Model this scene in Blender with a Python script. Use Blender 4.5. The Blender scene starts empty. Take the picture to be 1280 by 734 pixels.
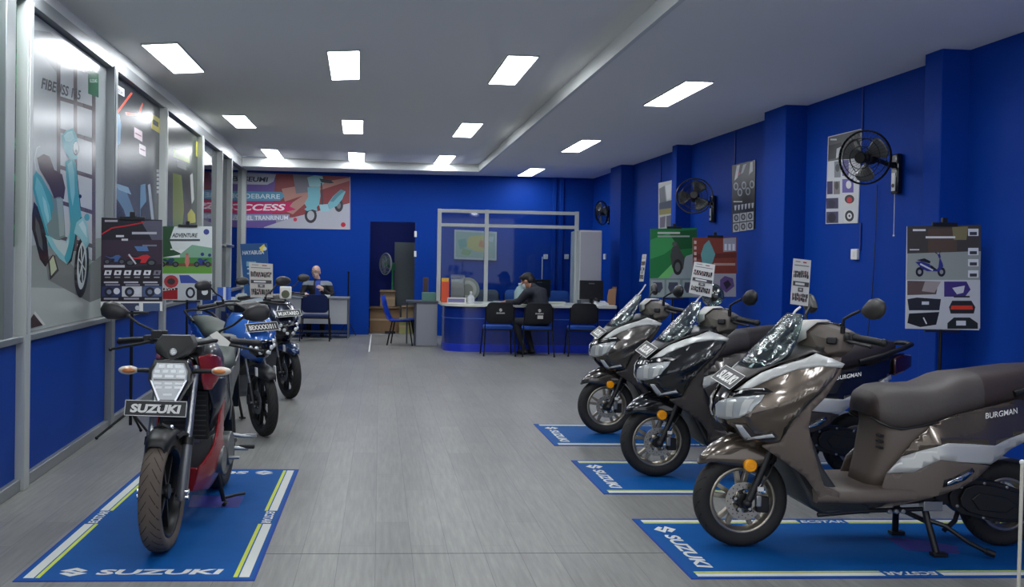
import bpy, bmesh, math, random
import numpy as np
from mathutils import Vector, Matrix, Euler
random.seed(7)
SC = bpy.context.scene
COL = SC.collection
PI = math.pi
R = math.radians
# ------------------------------------------------------------------ camera
CAM = dict(f=1204.822, yaw=0.0662, pitch=0.0138, roll=0.0172, cx=554.612, cy=350.526, h=1.42)
import json as _json
_c = CAM
_F = Vector((math.sin(_c['yaw'])*math.cos(_c['pitch']), math.cos(_c['yaw'])*math.cos(_c['pitch']), -math.sin(_c['pitch'])))
_R0 = Vector((math.cos(_c['yaw']), -math.sin(_c['yaw']), 0)); _U0 = _R0.cross(_F)
_RT = _R0*math.cos(_c['roll']) + _U0*math.sin(_c['roll']); _UP = -_R0*math.sin(_c['roll']) + _U0*math.cos(_c['roll'])
EYE = Vector((0, 0, _c['h']))
def ray(px, py): return _F + _RT*((px-_c['cx'])/_c['f']) - _UP*((py-_c['cy'])/_c['f'])
def at(px, py, Y):
    d = ray(px, py); return EYE + d*(Y/d.y)
def fl(px, py, z=0.0):
    d = ray(px, py); return EYE + d*((z-EYE.z)/d.z)
cam = bpy.data.cameras.new('camera'); camo = bpy.data.objects.new('camera', cam); COL.objects.link(camo)
cam.sensor_width = 36; cam.lens = _c['f']/1280*36
cam.shift_x = (640-_c['cx'])/1280; cam.shift_y = -(367-_c['cy'])/1280
cam.clip_start = .05; cam.clip_end = 200
m = Matrix((( _RT.x,_UP.x,-_F.x,0),(_RT.y,_UP.y,-_F.y,0),(_RT.z,_UP.z,-_F.z,0),(0,0,0,1)))
camo.matrix_world = Matrix.Translation(EYE) @ m
SC.camera = camo
# ------------------------------------------------------------------ materials
def s2l(c):
    return tuple(((v/255)/12.92 if v/255 <= .04045 else ((v/255+.055)/1.055)**2.4) for v in c)
MATS = {}
def mat(name, rgb, rough=.5, metal=0.0, coat=0.0, spec=.5, noise=None, bump=None, emit=0.0, flake=0.0):
    if name in MATS: return MATS[name]
    m = bpy.data.materials.new(name); m.use_nodes = True
    nt = m.node_tree; b = nt.nodes['Principled BSDF']
    col = s2l(rgb) + (1,)
    b.inputs['Base Color'].default_value = col
    b.inputs['Roughness'].default_value = rough
    b.inputs['Metallic'].default_value = metal
    b.inputs['Coat Weight'].default_value = coat
    b.inputs['Coat Roughness'].default_value = .05
    b.inputs['Specular IOR Level'].default_value = spec
    if emit:
        b.inputs['Emission Color'].default_value = col; b.inputs['Emission Strength'].default_value = emit
    tc = None
    if noise or bump or flake:
        tc = nt.nodes.new('ShaderNodeTexCoord')
    if noise:
        n = nt.nodes.new('ShaderNodeTexNoise'); n.inputs['Scale'].default_value = noise[0]; n.inputs['Detail'].default_value = 5
        nt.links.new(tc.outputs['Object'], n.inputs['Vector'])
        mx = nt.nodes.new('ShaderNodeMix'); mx.data_type = 'RGBA'
        k = noise[1]
        mx.inputs['A'].default_value = tuple(min(1, v*(1-k)) for v in col[:3]) + (1,)
        mx.inputs['B'].default_value = tuple(min(1, v*(1+k)) for v in col[:3]) + (1,)
        nt.links.new(n.outputs['Fac'], mx.inputs['Factor']); nt.links.new(mx.outputs['Result'], b.inputs['Base Color'])
    if bump:
        n = nt.nodes.new('ShaderNodeTexNoise'); n.inputs['Scale'].default_value = bump[0]; n.inputs['Detail'].default_value = 3
        nt.links.new(tc.outputs['Object'], n.inputs['Vector'])
        bp = nt.nodes.new('ShaderNodeBump'); bp.inputs['Strength'].default_value = bump[1]; bp.inputs['Distance'].default_value = .02
        nt.links.new(n.outputs['Fac'], bp.inputs['Height']); nt.links.new(bp.outputs['Normal'], b.inputs['Normal'])
    MATS[name] = m
    return m
def glass_mat(name, tint=(235, 245, 245), refl=.10, rough=.03, crinkle=0.0, top=.85):
    """thin sheet: mostly see-through, with a mirror reflection that grows at grazing angles"""
    if name in MATS: return MATS[name]
    m = bpy.data.materials.new(name); m.use_nodes = True; nt = m.node_tree; nt.nodes.clear()
    o = nt.nodes.new('ShaderNodeOutputMaterial'); mix = nt.nodes.new('ShaderNodeMixShader')
    t = nt.nodes.new('ShaderNodeBsdfTransparent'); t.inputs['Color'].default_value = s2l(tint)+(1,)
    g = nt.nodes.new('ShaderNodeBsdfGlossy'); g.inputs['Roughness'].default_value = rough
    lw = nt.nodes.new('ShaderNodeLayerWeight'); lw.inputs['Blend'].default_value = .35
    mp = nt.nodes.new('ShaderNodeMapRange'); mp.inputs['To Min'].default_value = refl; mp.inputs['To Max'].default_value = top
    nt.links.new(lw.outputs['Fresnel'], mp.inputs['Value']); nt.links.new(mp.outputs['Result'], mix.inputs['Fac'])
    nt.links.new(t.outputs[0], mix.inputs[1]); nt.links.new(g.outputs[0], mix.inputs[2]); nt.links.new(mix.outputs[0], o.inputs['Surface'])
    if crinkle:
        tc = nt.nodes.new('ShaderNodeTexCoord'); n = nt.nodes.new('ShaderNodeTexNoise'); n.inputs['Scale'].default_value = 9; n.inputs['Detail'].default_value = 4; n.inputs['Distortion'].default_value = 1.5
        bp = nt.nodes.new('ShaderNodeBump'); bp.inputs['Strength'].default_value = crinkle; bp.inputs['Distance'].default_value = .05
        nt.links.new(tc.outputs['Object'], n.inputs['Vector']); nt.links.new(n.outputs['Fac'], bp.inputs['Height'])
        nt.links.new(bp.outputs['Normal'], g.inputs['Normal']); nt.links.new(bp.outputs['Normal'], lw.inputs['Normal'])
    MATS[name] = m
    return m
# ------------------------------------------------------------------ mesh builder
def frame(o, x, y, z=None):
    x = Vector(x); y = Vector(y); z = Vector(z) if z is not None else x.cross(y)
    o = Vector(o)
    return Matrix(((x.x,y.x,z.x,o.x),(x.y,y.y,z.y,o.y),(x.z,y.z,z.z,o.z),(0,0,0,1)))
def XZ(y=0.0): return frame((0,y,0),(1,0,0),(0,0,1),(0,-1,0))     # (u,v,w) -> x,z ; w towards -y
def YZ(x=0.0): return frame((x,0,0),(0,1,0),(0,0,1),(1,0,0))      # (u,v,w) -> y,z ; w towards +x
class MB:
    def __init__(s): s.v = []; s.f = []; s.m = []
    def add(s, vs, fs, mi=0, M=None):
        b = len(s.v)
        s.v += [ (M @ Vector(p)) if M is not None else Vector(p) for p in vs]
        for f in fs: s.f.append([b+i for i in f]); s.m.append(mi)
        return s
    def box(s, a, b, mi=0, M=None):
        x0,y0,z0 = a; x1,y1,z1 = b
        return s.add([(x0,y0,z0),(x1,y0,z0),(x1,y1,z0),(x0,y1,z0),(x0,y0,z1),(x1,y0,z1),(x1,y1,z1),(x0,y1,z1)],
              [(0,3,2,1),(4,5,6,7),(0,1,5,4),(1,2,6,5),(2,3,7,6),(3,0,4,7)], mi, M)
    def cbox(s, c, d, mi=0, rot=None, M=None):
        T = Matrix.Translation(Vector(c))
        if rot is not None: T = T @ Euler(rot).to_matrix().to_4x4()
        if M is not None: T = M @ T
        return s.box((-d[0]/2,-d[1]/2,-d[2]/2),(d[0]/2,d[1]/2,d[2]/2), mi, T)
    def loft(s, rings, mi=0, caps=True, closed=True, M=None):
        n = len(rings[0]); vs = [p for r in rings for p in r]; fs = []
        for i in range(len(rings)-1):
            for j in range(n if closed else n-1):
                k = (j+1) % n
                fs.append((i*n+j, i*n+k, (i+1)*n+k, (i+1)*n+j))
        if caps and closed:
            fs.append(tuple(range(n-1,-1,-1))); fs.append(tuple((len(rings)-1)*n+j for j in range(n)))
        return s.add(vs, fs, mi, M)
    def tube(s, pts, r, n=10, mi=0, caps=True, closed=False, M=None):
        pts = [Vector(p) for p in pts]; N = len(pts)
        rs = r if isinstance(r, (list, tuple)) else [r]*N
        rings = []; up = None
        for i in range(N):
            if closed: t = (pts[(i+1)%N]-pts[i-1])
            elif i == 0: t = pts[1]-pts[0]
            elif i == N-1: t = pts[-1]-pts[-2]
            else: t = (pts[i+1]-pts[i]).normalized() + (pts[i]-pts[i-1]).normalized()
            t.normalize()
            if up is None:
                up = Vector((0,0,1)) if abs(t.z) < .9 else Vector((1,0,0))
            a = up.cross(t).normalized(); up = t.cross(a).normalized()
            rings.append([pts[i] + (a*math.cos(2*PI*k/n) + up*math.sin(2*PI*k/n))*rs[i] for k in range(n)])
        if closed:
            rings.append(rings[0]); return s.loft(rings, mi, False, True, M)
        return s.loft(rings, mi, caps, True, M)
    def lathe(s, prof, c=(0,0,0), axis='y', n=32, mi=0, M=None, closed=False, arc=2*PI):
        """prof = [(radius, height along the axis)]"""
        c = Vector(c); rings = []
        full = abs(arc-2*PI) < 1e-6
        for k in range(n if full else n+1):
            a = arc*k/n; ca, sa = math.cos(a), math.sin(a); rg = []
            for r_, h in prof:
                if axis == 'y': p = Vector((r_*ca, h, r_*sa))
                elif axis == 'z': p = Vector((r_*ca, r_*sa, h))
                else: p = Vector((h, r_*ca, r_*sa))
                rg.append(c+p)
            rings.append(rg)
        if full: rings.append(rings[0])
        return s.loft(rings, mi, False, closed, M)
    def cyl(s, a, b, r, n=16, mi=0, M=None): return s.tube([a, b], r, n, mi, True, False, M)
    def prism(s, poly, t, F=None, mi=0, w0=0.0):
        """polygon in (u,v), thickness t along w from w0"""
        n = len(poly); ar = sum(poly[i][0]*poly[(i+1)%n][1]-poly[(i+1)%n][0]*poly[i][1] for i in range(n))
        if ar < 0: poly = poly[::-1]
        vs = [(u,v,w0) for u,v in poly]+[(u,v,w0+t) for u,v in poly]
        fs = [tuple(range(n-1,-1,-1)), tuple(range(n,2*n))]+[(i,(i+1)%n,n+(i+1)%n,n+i) for i in range(n)]
        return s.add(vs, fs, mi, F)
    def flat(s, poly, F=None, mi=0, w=0.0):
        n = len(poly); ar = sum(poly[i][0]*poly[(i+1)%n][1]-poly[(i+1)%n][0]*poly[i][1] for i in range(n))
        if ar < 0: poly = poly[::-1]
        return s.add([(u,v,w) for u,v in poly], [tuple(range(n))], mi, F)
    def ball(s, c, r, mi=0, nu=16, nv=10, M=None, rot=None):
        T = Matrix.Translation(Vector(c))
        if rot is not None: T = T @ Euler(rot).to_matrix().to_4x4()
        if M is not None: T = M @ T
        if not isinstance(r, (list, tuple)): r = (r, r, r)
        vs = [(0,0,-r[2])]; fs = []
        for i in range(1, nv):
            ph = -PI/2+PI*i/nv
            for k in range(nu): vs.append((r[0]*math.cos(ph)*math.cos(2*PI*k/nu), r[1]*math.cos(ph)*math.sin(2*PI*k/nu), r[2]*math.sin(ph)))
        vs.append((0,0,r[2])); top = len(vs)-1
        for k in range(nu):
            fs.append((0, 1+(k+1)%nu, 1+k)); fs.append((top, top-nu+k, top-nu+(k+1)%nu))
        for i in range(nv-2):
            for k in range(nu):
                a = 1+i*nu; fs.append((a+k, a+(k+1)%nu, a+nu+(k+1)%nu, a+nu+k))
        return s.add(vs, fs, mi, T)
    def saddle(s, st, n=14, mi=0, p=1.0, q=1.0, M=None, mis=None):
        """stations (centre x, centre z, edge x, edge half width, edge z): an arch from the left edge over the centre to the right edge"""
        rings = []
        for cx, cz, ex, w, ez in st:
            rg = []
            for k in range(n+1):
                a = PI*k/n; sn = math.sin(a)**p; cs = math.copysign(abs(math.cos(a))**q, math.cos(a))
                rg.append((ex+(cx-ex)*sn, w*cs, ez+(cz-ez)*sn))
            rings.append(rg)
        if mis is None: return s.loft(rings, mi, False, False, M)
        for i in range(len(rings)-1): s.loft(rings[i:i+2], mis[i], False, False, M)
        return s
    def text(s, txt, F, size, mi=0, shear=0.0, fat=0.0, sx=1.0, align='C', w=0.0, width=None):
        vs, fs, (x0, x1, y0, y1) = text_mesh(txt, shear, fat)
        k = size/(TEXT_CAP)
        if width: sx = width/((x1-x0)*k)
        cx = (x0+x1)/2 if align == 'C' else x0
        return s.add([((p[0]-cx)*k*sx, (p[1]-TEXT_CAP/2)*k, w) for p in vs], fs, mi, F)
    def build(s, name, mats, parent=None, bevel=0.0, smooth=True, angle=38, solid=0.0, subd=0, weld=True, loc=None, out=None):
        if not isinstance(mats, (list, tuple)): mats = [mats]
        me = bpy.data.meshes.new(name)
        me.from_pydata([tuple(p) for p in s.v], [], s.f)
        me.polygons.foreach_set('material_index', s.m)
        for m_ in mats: me.materials.append(m_)
        bm = bmesh.new(); bm.from_mesh(me)
        if weld: bmesh.ops.remove_doubles(bm, verts=bm.verts, dist=1e-5)
        if out is not None:                       # open sheet: make faces point away from a point or along a direction
            bmesh.ops.recalc_face_normals(bm, faces=bm.faces)
            tot = sum((f.normal.dot(out(f.calc_center_median()))*f.calc_area() for f in bm.faces))
            if tot < 0: bmesh.ops.reverse_faces(bm, faces=bm.faces)
        else:
            bmesh.ops.recalc_face_normals(bm, faces=bm.faces)
        bm.to_mesh(me); bm.free()
        if smooth:
            me.shade_smooth(); me.set_sharp_from_angle(angle=R(angle))
        o = bpy.data.objects.new(name, me); COL.objects.link(o)
        if parent is not None: o.parent = parent
        if loc is not None: o.location = loc
        if solid:
            d = o.modifiers.new('solid', 'SOLIDIFY'); d.thickness = abs(solid); d.offset = -1 if solid > 0 else 1
        if subd:
            d = o.modifiers.new('sub', 'SUBSURF'); d.levels = subd; d.render_levels = subd
        if bevel:
            d = o.modifiers.new('bevel', 'BEVEL'); d.width = bevel; d.segments = 2; d.limit_method = 'ANGLE'; d.angle_limit = R(40)
        return o
_tc = {}
TEXT_CAP = .73
def text_mesh(txt, shear=0.0, fat=0.0):
    key = (txt, shear, fat)
    if key in _tc: return _tc[key]
    cu = bpy.data.curves.new('t', 'FONT'); cu.body = txt; cu.size = 1; cu.shear = shear; cu.offset = fat; cu.resolution_u = 3
    cu.fill_mode = 'FRONT'
    o = bpy.data.objects.new('t', cu); COL.objects.link(o)
    dg = bpy.context.evaluated_depsgraph_get(); me = o.evaluated_get(dg).to_mesh()
    vs = [tuple(v.co) for v in me.vertices]; fs = [tuple(p.vertices) for p in me.polygons]
    o.evaluated_get(dg).to_mesh_clear(); bpy.data.objects.remove(o); bpy.data.curves.remove(cu)
    xs = [v[0] for v in vs] or [0]; ys = [v[1] for v in vs] or [0]
    _tc[key] = (vs, fs, (min(xs), max(xs), min(ys), max(ys)))
    return _tc[key]
def tag(o, label=None, cat=None, group=None, kind=None):
    if label: o['label'] = label
    if cat: o['category'] = cat
    if group: o['group'] = group
    if kind: o['kind'] = kind
    return o
def struct(o): o['kind'] = 'structure'; return o
def thing(name, label, cat, loc=(0,0,0), rz=0.0, group=None, rx=0.0):
    o = bpy.data.objects.new(name, None); COL.objects.link(o); o.empty_display_size = .1
    o.location = loc; o.rotation_euler = (rx, 0, rz)
    return tag(o, label, cat, group)
# --------------------------------------------------- curved body panels
def panel(mb, outline, emb, h=.02, mi=0):
    """fill a 2-D outline with a fine grid and map it through emb(a,b) -> (x,y,z)"""
    pts = []
    n = len(outline)
    for i in range(n):
        a = Vector(outline[i]); b = Vector(outline[(i+1)%n]); k = max(1, int((b-a).length/h))
        for j in range(k): pts.append(a.lerp(b, j/k))
    bm = bmesh.new()
    f = bm.faces.new([bm.verts.new((p.x, p.y, 0)) for p in pts])
    bm.normal_update()
    bmesh.ops.triangulate(bm, faces=[f])
    x0 = min(p.x for p in pts); x1 = max(p.x for p in pts); y0 = min(p.y for p in pts); y1 = max(p.y for p in pts)
    for lo, hi, no in ((x0, x1, (1,0,0)), (y0, y1, (0,1,0))):
        k = int((hi-lo)/h)
        for i in range(1, k+1):
            c = lo+i*h+.00037
            if c >= hi: break
            bmesh.ops.bisect_plane(bm, geom=bm.verts[:]+bm.edges[:]+bm.faces[:], plane_co=(c*no[0], c*no[1], 0), plane_no=no)
    bm.verts.index_update()
    mb.add([emb(v.co.x, v.co.y) for v in bm.verts], [[v.index for v in f.verts] for f in bm.faces], mi)
    bm.free()
    return mb
def rbf(ctrl):
    """smooth height function through (a, b, value) control points"""
    P = np.array([c[:2] for c in ctrl], float); V = np.array([c[2] for c in ctrl], float)
    d = np.linalg.norm(P[:,None]-P[None], axis=2); N = len(P)
    A = np.zeros((N+3, N+3)); A[:N,:N] = d**1.5 + 1e-4*np.eye(N); A[:N,N] = 1; A[N,:N] = 1; A[:N,N+1:] = P; A[N+1:,:N] = P.T
    w = np.linalg.solve(A, np.concatenate([V, np.zeros(3)]))
    def f(a, b):
        return float((np.hypot(P[:,0]-a, P[:,1]-b)**1.5) @ w[:N] + w[N] + w[N+1]*a + w[N+2]*b)
    return f
def tab(xs, ys):
    xs = np.array(xs, float); ys = np.array(ys, float)
    return lambda x: float(np.interp(x, xs, ys))
def seg_d(x, z, a, b):
    ax, az = a; bx, bz = b; t = max(0, min(1, ((x-ax)*(bx-ax)+(z-az)*(bz-az))/((bx-ax)**2+(bz-az)**2)))
    return math.hypot(x-ax-t*(bx-ax), z-az-t*(bz-az))
# --------------------------------------------------- a wheel about the y axis at (x, 0, z)
def wheel(parent, name, x, z, r, rim_r, w, m_tyre, m_groove, m_rim, m_hub, spokes=5, disc=None, m_disc=None, m_bolt=None, rot=0.0, grooves=26, spoke_w=.022, side=1):
    h = r-rim_r
    rm = MB()
    lip = [(rim_r+.004, -w*.36), (rim_r-.004, -w*.42), (rim_r-.014, -w*.40), (rim_r-.022, -w*.25), (rim_r-.03, 0), (rim_r-.022, w*.25), (rim_r-.014, w*.40), (rim_r-.004, w*.42), (rim_r+.004, w*.36)]
    rm.lathe(lip, (x,0,z), 'y', 48)
    rm.lathe([(.0,-.032),(.036,-.032),(.04,-.02),(.04,.02),(.036,.032),(0,.032)], (x,0,z), 'y', 24, 0)
    for i in range(spokes):
        a = 2*PI*i/spokes+rot
        for da in ((-.16, .16) if spokes <= 5 else (0,)):
            c0 = Vector((x+.036*math.cos(a+da*.8), 0, z+.036*math.sin(a+da*.8))); c1 = Vector((x+(rim_r-.02)*math.cos(a+da*1.2), 0, z+(rim_r-.02)*math.sin(a+da*1.2)))
            t = (c1-c0).normalized(); nrm = Vector((-t.z, 0, t.x)); y = Vector((0,1,0))
            def ring(c, a_, b_): return [c+nrm*a_+y*b_, c-nrm*a_+y*b_, c-nrm*a_-y*b_, c+nrm*a_-y*b_]
            rm.loft([ring(c0, spoke_w*.5, .018), ring(c1, spoke_w*.42, .013)])
    wh = rm.build(name, [m_rim], parent, bevel=.003)
    ty = MB()
    prof = [(rim_r-.004,-w*.36),(rim_r+h*.15,-w*.45),(rim_r+h*.45,-w*.5),(rim_r+h*.7,-w*.46),(rim_r+h*.88,-w*.34),(rim_r+h*.97,-w*.17),(r,0),
            (rim_r+h*.97,w*.17),(rim_r+h*.88,w*.34),(rim_r+h*.7,w*.46),(rim_r+h*.45,w*.5),(rim_r+h*.15,w*.45),(rim_r-.004,w*.36)]
    ty.lathe(prof, (x,0,z), 'y', 64, 0)
    P = tab([p[1] for p in prof[2:11]], [p[0] for p in prof[2:11]])
    for i in range(grooves):
        for sd in (1, -1):
            a0 = 2*PI*(i+(.5 if sd < 0 else 0))/grooves; quad = []
            for u in np.linspace(.06, .44, 6):
                aa = a0+u*.62*side; rr = P(sd*w*u)+.0006; wd = .0032*(1-abs(u-.25)*2)/rr+.0012/rr
                quad.append(((x+rr*math.cos(aa-wd), sd*w*u, z+rr*math.sin(aa-wd)), (x+rr*math.cos(aa+wd), sd*w*u, z+rr*math.sin(aa+wd))))
            ty.loft([list(q) for q in quad], 1, False, False)
    ty.build('tyre', [m_tyre, m_groove], wh, angle=60)
    if disc:
        y0 = side*(w*.5+.006)
        db = MB()
        db.lathe([(disc*.62,y0-.002),(disc,y0-.002),(disc,y0+.002),(disc*.62,y0+.002)], (x,0,z), 'y', 48, 0, closed=True)
        for i in range(5):
            a = 2*PI*i/5+.3; c = Vector((x+disc*.5*math.cos(a), y0-.004*side, z+disc*.5*math.sin(a)))
            db.cyl(c, c+Vector((0,.012*side,0)), .008, 10, 1)
            d2 = Vector((x+disc*.66*math.cos(a), y0, z+disc*.66*math.sin(a)))
            db.tube([(x+.03*math.cos(a),y0-.004*side,z+.03*math.sin(a)), d2], .009, 8, 2)
        for i in range(30):
            a = 2*PI*i/30; rr = disc*(.74 if i % 2 else .88); c = Vector((x+rr*math.cos(a), y0+.0023*side, z+rr*math.sin(a)))
            db.cyl(c, c+Vector((0,.0006*side,0)), .0032, 6, 2)
        db.lathe([(0,y0+.006*side),(.034,y0+.006*side),(.04,y0),(.04,y0-.02*side)], (x,0,z), 'y', 20, 2)
        db.build('brake_disc', [m_disc, m_bolt, m_hub], wh)
    return wh
# =================================================================== materials
BLUE = mat('wall_blue_paint', (6, 58, 152), .6, spec=.12, noise=(1.5, .06))
PANEL_BLUE = mat('panel_blue_laminate', (5, 60, 150), .5, spec=.15, noise=(2.0, .05))
WHITE_CEIL = mat('ceiling_paint', (250, 250, 250), .85, noise=(.8, .03))
FASCIA = mat('fascia_white_paint', (226, 229, 227), .45)
ALU = mat('aluminium_frame', (146, 151, 153), .35, metal=.5)
ALU_W = mat('aluminium_pale', (190, 195, 193), .4, metal=.25)
BLACK = mat('black_plastic', (17, 18, 20), .45)
BLACK_G = mat('black_gloss', (10, 11, 13), .12, coat=.6)
DARK = mat('dark_grey_plastic', (48, 50, 53), .5)
RUB = mat('tyre_rubber', (33, 32, 31), .75, noise=(30, .12))
RUB_D = mat('tyre_groove', (14, 13, 13), .9)
CHROME = mat('chrome_metal', (215, 218, 222), .12, metal=1)
STEEL = mat('brushed_steel', (165, 168, 170), .32, metal=.9)
WHITE = mat('white_plastic', (225, 227, 226), .4)
PAPER = mat('white_paper', (222, 220, 214), .7)
CREAM = mat('cream_laminate', (214, 216, 205), .3)
GREYW = mat('grey_laminate', (178, 182, 188), .5)
SILV = mat('silver_paint', (186, 188, 186), .38, metal=.25, coat=.3)
RED = mat('red_paint', (150, 30, 40), .3, metal=.2, coat=.6)
NAVY = mat('navy_fabric', (16, 34, 84), .9, bump=(120, .15))
SEATBLUE = mat('blue_cushion', (24, 78, 168), .8)
BLUEP = mat('blue_plastic', (16, 52, 160), .3)
ORANGE = mat('orange_lens', (255, 166, 4), .25, coat=.5)
AMBER = mat('amber_lens', (196, 120, 60), .3, coat=.3)
CLEAR = glass_mat('clear_plastic', (250, 252, 251), .06, .08)
GLASS = glass_mat('window_glass', (150, 172, 188), .16, .04)
GLASS_C = glass_mat('partition_glass', (216, 224, 230), .012, .03, top=.3)
WSCR = glass_mat('windscreen_in_plastic_wrap', (200, 216, 214), .10, .06, crinkle=.2)
SKIN = mat('skin', (176, 128, 104), .6)
HAIR = mat('black_hair', (16, 14, 14), .6)
LIGHT = mat('light_diffuser', (244, 248, 252), .5, emit=18.5)

def floor_material():
    m = bpy.data.materials.new('grey_wood_planks'); m.use_nodes = True; nt = m.node_tree; b = nt.nodes['Principled BSDF']
    L = nt.links.new; N = nt.nodes.new
    tc = N('ShaderNodeTexCoord'); mp = N('ShaderNodeMapping'); mp.inputs['Rotation'].default_value = (0, 0, PI/2)
    L(tc.outputs['Object'], mp.inputs['Vector'])
    br = N('ShaderNodeTexBrick'); br.offset = .37; br.inputs['Scale'].default_value = 1
    br.inputs['Brick Width'].default_value = 1.22; br.inputs['Row Height'].default_value = .18; br.inputs['Mortar Size'].default_value = .0015; br.inputs['Mortar Smooth'].default_value = .3
    br.inputs['Color1'].default_value = s2l((134, 134, 130))+(1,); br.inputs['Color2'].default_value = s2l((124, 124, 121))+(1,); br.inputs['Mortar'].default_value = s2l((96, 96, 96))+(1,)
    L(mp.outputs['Vector'], br.inputs['Vector'])
    st = N('ShaderNodeMapping'); st.inputs['Scale'].default_value = (14, .9, 1); L(tc.outputs['Object'], st.inputs['Vector'])
    n1 = N('ShaderNodeTexNoise'); n1.inputs['Scale'].default_value = 3.2; n1.inputs['Detail'].default_value = 8; n1.inputs['Roughness'].default_value = .62; L(st.outputs['Vector'], n1.inputs['Vector'])
    r1 = N('ShaderNodeMapRange'); r1.inputs['From Min'].default_value = .3; r1.inputs['From Max'].default_value = .72; r1.inputs['To Min'].default_value = .72; r1.inputs['To Max'].default_value = 1.23; L(n1.outputs['Fac'], r1.inputs['Value'])
    n2 = N('ShaderNodeTexNoise'); n2.inputs['Scale'].default_value = .9; n2.inputs['Detail'].default_value = 4; L(tc.outputs['Object'], n2.inputs['Vector'])
    r2 = N('ShaderNodeMapRange'); r2.inputs['To Min'].default_value = .84; r2.inputs['To Max'].default_value = 1.14; L(n2.outputs['Fac'], r2.inputs['Value'])
    ml = N('ShaderNodeMath'); ml.operation = 'MULTIPLY'; L(r1.outputs[0], ml.inputs[0]); L(r2.outputs[0], ml.inputs[1])
    vm = N('ShaderNodeVectorMath'); vm.operation = 'SCALE'; L(br.outputs['Color'], vm.inputs[0]); L(ml.outputs[0], vm.inputs['Scale'])
    L(vm.outputs['Vector'], b.inputs['Base Color'])
    rr = N('ShaderNodeMapRange'); rr.inputs['To Min'].default_value = .28; rr.inputs['To Max'].default_value = .46; L(n1.outputs['Fac'], rr.inputs['Value']); L(rr.outputs[0], b.inputs['Roughness'])
    b.inputs['Specular IOR Level'].default_value = .2
    return m
FLOOR = floor_material()

# =================================================================== room frames
P0 = Vector((-2.204, 5.79, 0)); DL = Vector((-.0413, .99915, 0)).normalized()
ML = frame(P0, DL, Vector((-DL.y, DL.x, 0)), (0,0,1))            # left wall: (along, outward, up)
PR = Vector((4.851, 9.476, 0)); DR = Vector((-.0417, .99913, 0)).normalized()
MR = frame(PR, DR, Vector((-DR.y, DR.x, 0)), (0,0,1))            # right wall: (along, into the room, up)
MLi = ML.inverted(); MRi = MR.inverted()
def on_plane(px, py, M, off=0.0):
    n = (M @ Vector((0,1,0))) - (M @ Vector((0,0,0))); o = M @ Vector((0,off,0)); d = ray(px, py)
    return EYE + d*((o-EYE).dot(n)/d.dot(n))
def wl(px, py, off=0.0):
    p = MLi @ on_plane(px, py, ML, off); return p.x, p.z
def wr(px, py, off=0.0):
    p = MRi @ on_plane(px, py, MR, off); return p.x, p.z
def linfit(pts):
    a = np.polyfit([p[0] for p in pts], [p[1] for p in pts], 1); return lambda s: float(a[0]*s+a[1])
YB = 19.88
SB = (YB-5.79)/DL.y
z_glass = linfit([wl(40, 12), wl(130, 79), wl(235, 160)])
z_seam = linfit([wl(48, 0), wl(176, 100), wl(304, 202)])
z_fasc = linfit([wl(67, 0), wl(187, 100), wl(310, 197)])
SN = -9.0

# =================================================================== floor and walls
struct(MB().box((-7, -4, -.1), (6.2, 23, 0)).build('floor', FLOOR, smooth=False))
struct(MB().box((SN, .0, .07), (SB, .05, .915), 0, ML).build('wall_left', PANEL_BLUE, smooth=False))
struct(MB().box((SN, -.035, 0), (SB, .06, .075), 0, ML).build('baseboard_left', ALU, bevel=.006))
struct(MB().box((SN, -.045, .912), (SB, .06, .955), 0, ML).build('trim_1', ALU, bevel=.006))
ss = [SN + (SB-SN)*i/12 for i in range(13)]
b = MB(); b.loft([[ML @ Vector((s, y, z)) for y, z in ((-.04, z_glass(s)), (-.04, z_seam(s)-.008), (-.028, z_seam(s)-.004), (-.028, z_seam(s)), (.06, z_seam(s)), (.06, z_glass(s)))] for s in ss])
struct(b.build('trim_2', ALU, angle=25))
b = MB(); b.loft([[ML @ Vector((s, y, z)) for y, z in ((-.03, z_seam(s)), (-.03, z_fasc(s)+.05), (.06, z_fasc(s)+.05), (.06, z_seam(s)))] for s in ss])
struct(b.build('trim_3', FASCIA, angle=25))
# posts
post_px = [(25, .15), (135, .17), (201, .2), (248, .22), (272.5, .24), (285, .26), (302, .3)]
post_s = []
for i, (px, wd) in enumerate(post_px):
    s, _ = wl(px, 300)
    if i == len(post_px)-1: s = SB-.12
    post_s.append(s)
    b = MB(); b.box((s-wd*.35, -.055, 0), (s+wd*.35, .06, z_glass(s)+.01), 0, ML)
    b.box((s-wd*.35+.02, -.062, .96), (s-wd*.35+.035, -.054, z_glass(s)), 0, ML)
    struct(b.build('trim_%d' % (4+i), ALU_W if i != 1 else ALU, bevel=.005))
s0b = wl(8, 300)[0]
struct(MB().box((s0b-.12, -.03, .95), (s0b+.04, .04, z_glass(s0b)), 0, ML).build('trim_11', ALU, bevel=.005))
edges = [(-2.2, s0b-.12), (s0b+.04, post_s[0])] + [(post_s[i], post_s[i+1]) for i in range(6)]
for i, (a, c) in enumerate(edges):
    zt = min(z_glass(a), z_glass(c))+.01
    p = MB().box((a, .022, .95), (c, .028, max(z_glass(a), z_glass(c))+.02), 0, ML).build('window_%d' % (i+1), GLASS, smooth=False)
    struct(p)
# push bar of the glass door leaf between two posts
b = MB(); sd = (post_s[4]+post_s[5])/2
b.tube([ML @ Vector((post_s[4]+.15, -.10, 1.72)), ML @ Vector((post_s[5]-.1, -.10, 1.72))], .022, 10)
for s in (post_s[4]+.18, post_s[5]-.13): b.tube([ML @ Vector((s, 0, 1.72)), ML @ Vector((s, -.10, 1.72))], .015, 8)
struct(b.build('door_1', STEEL))
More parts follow.
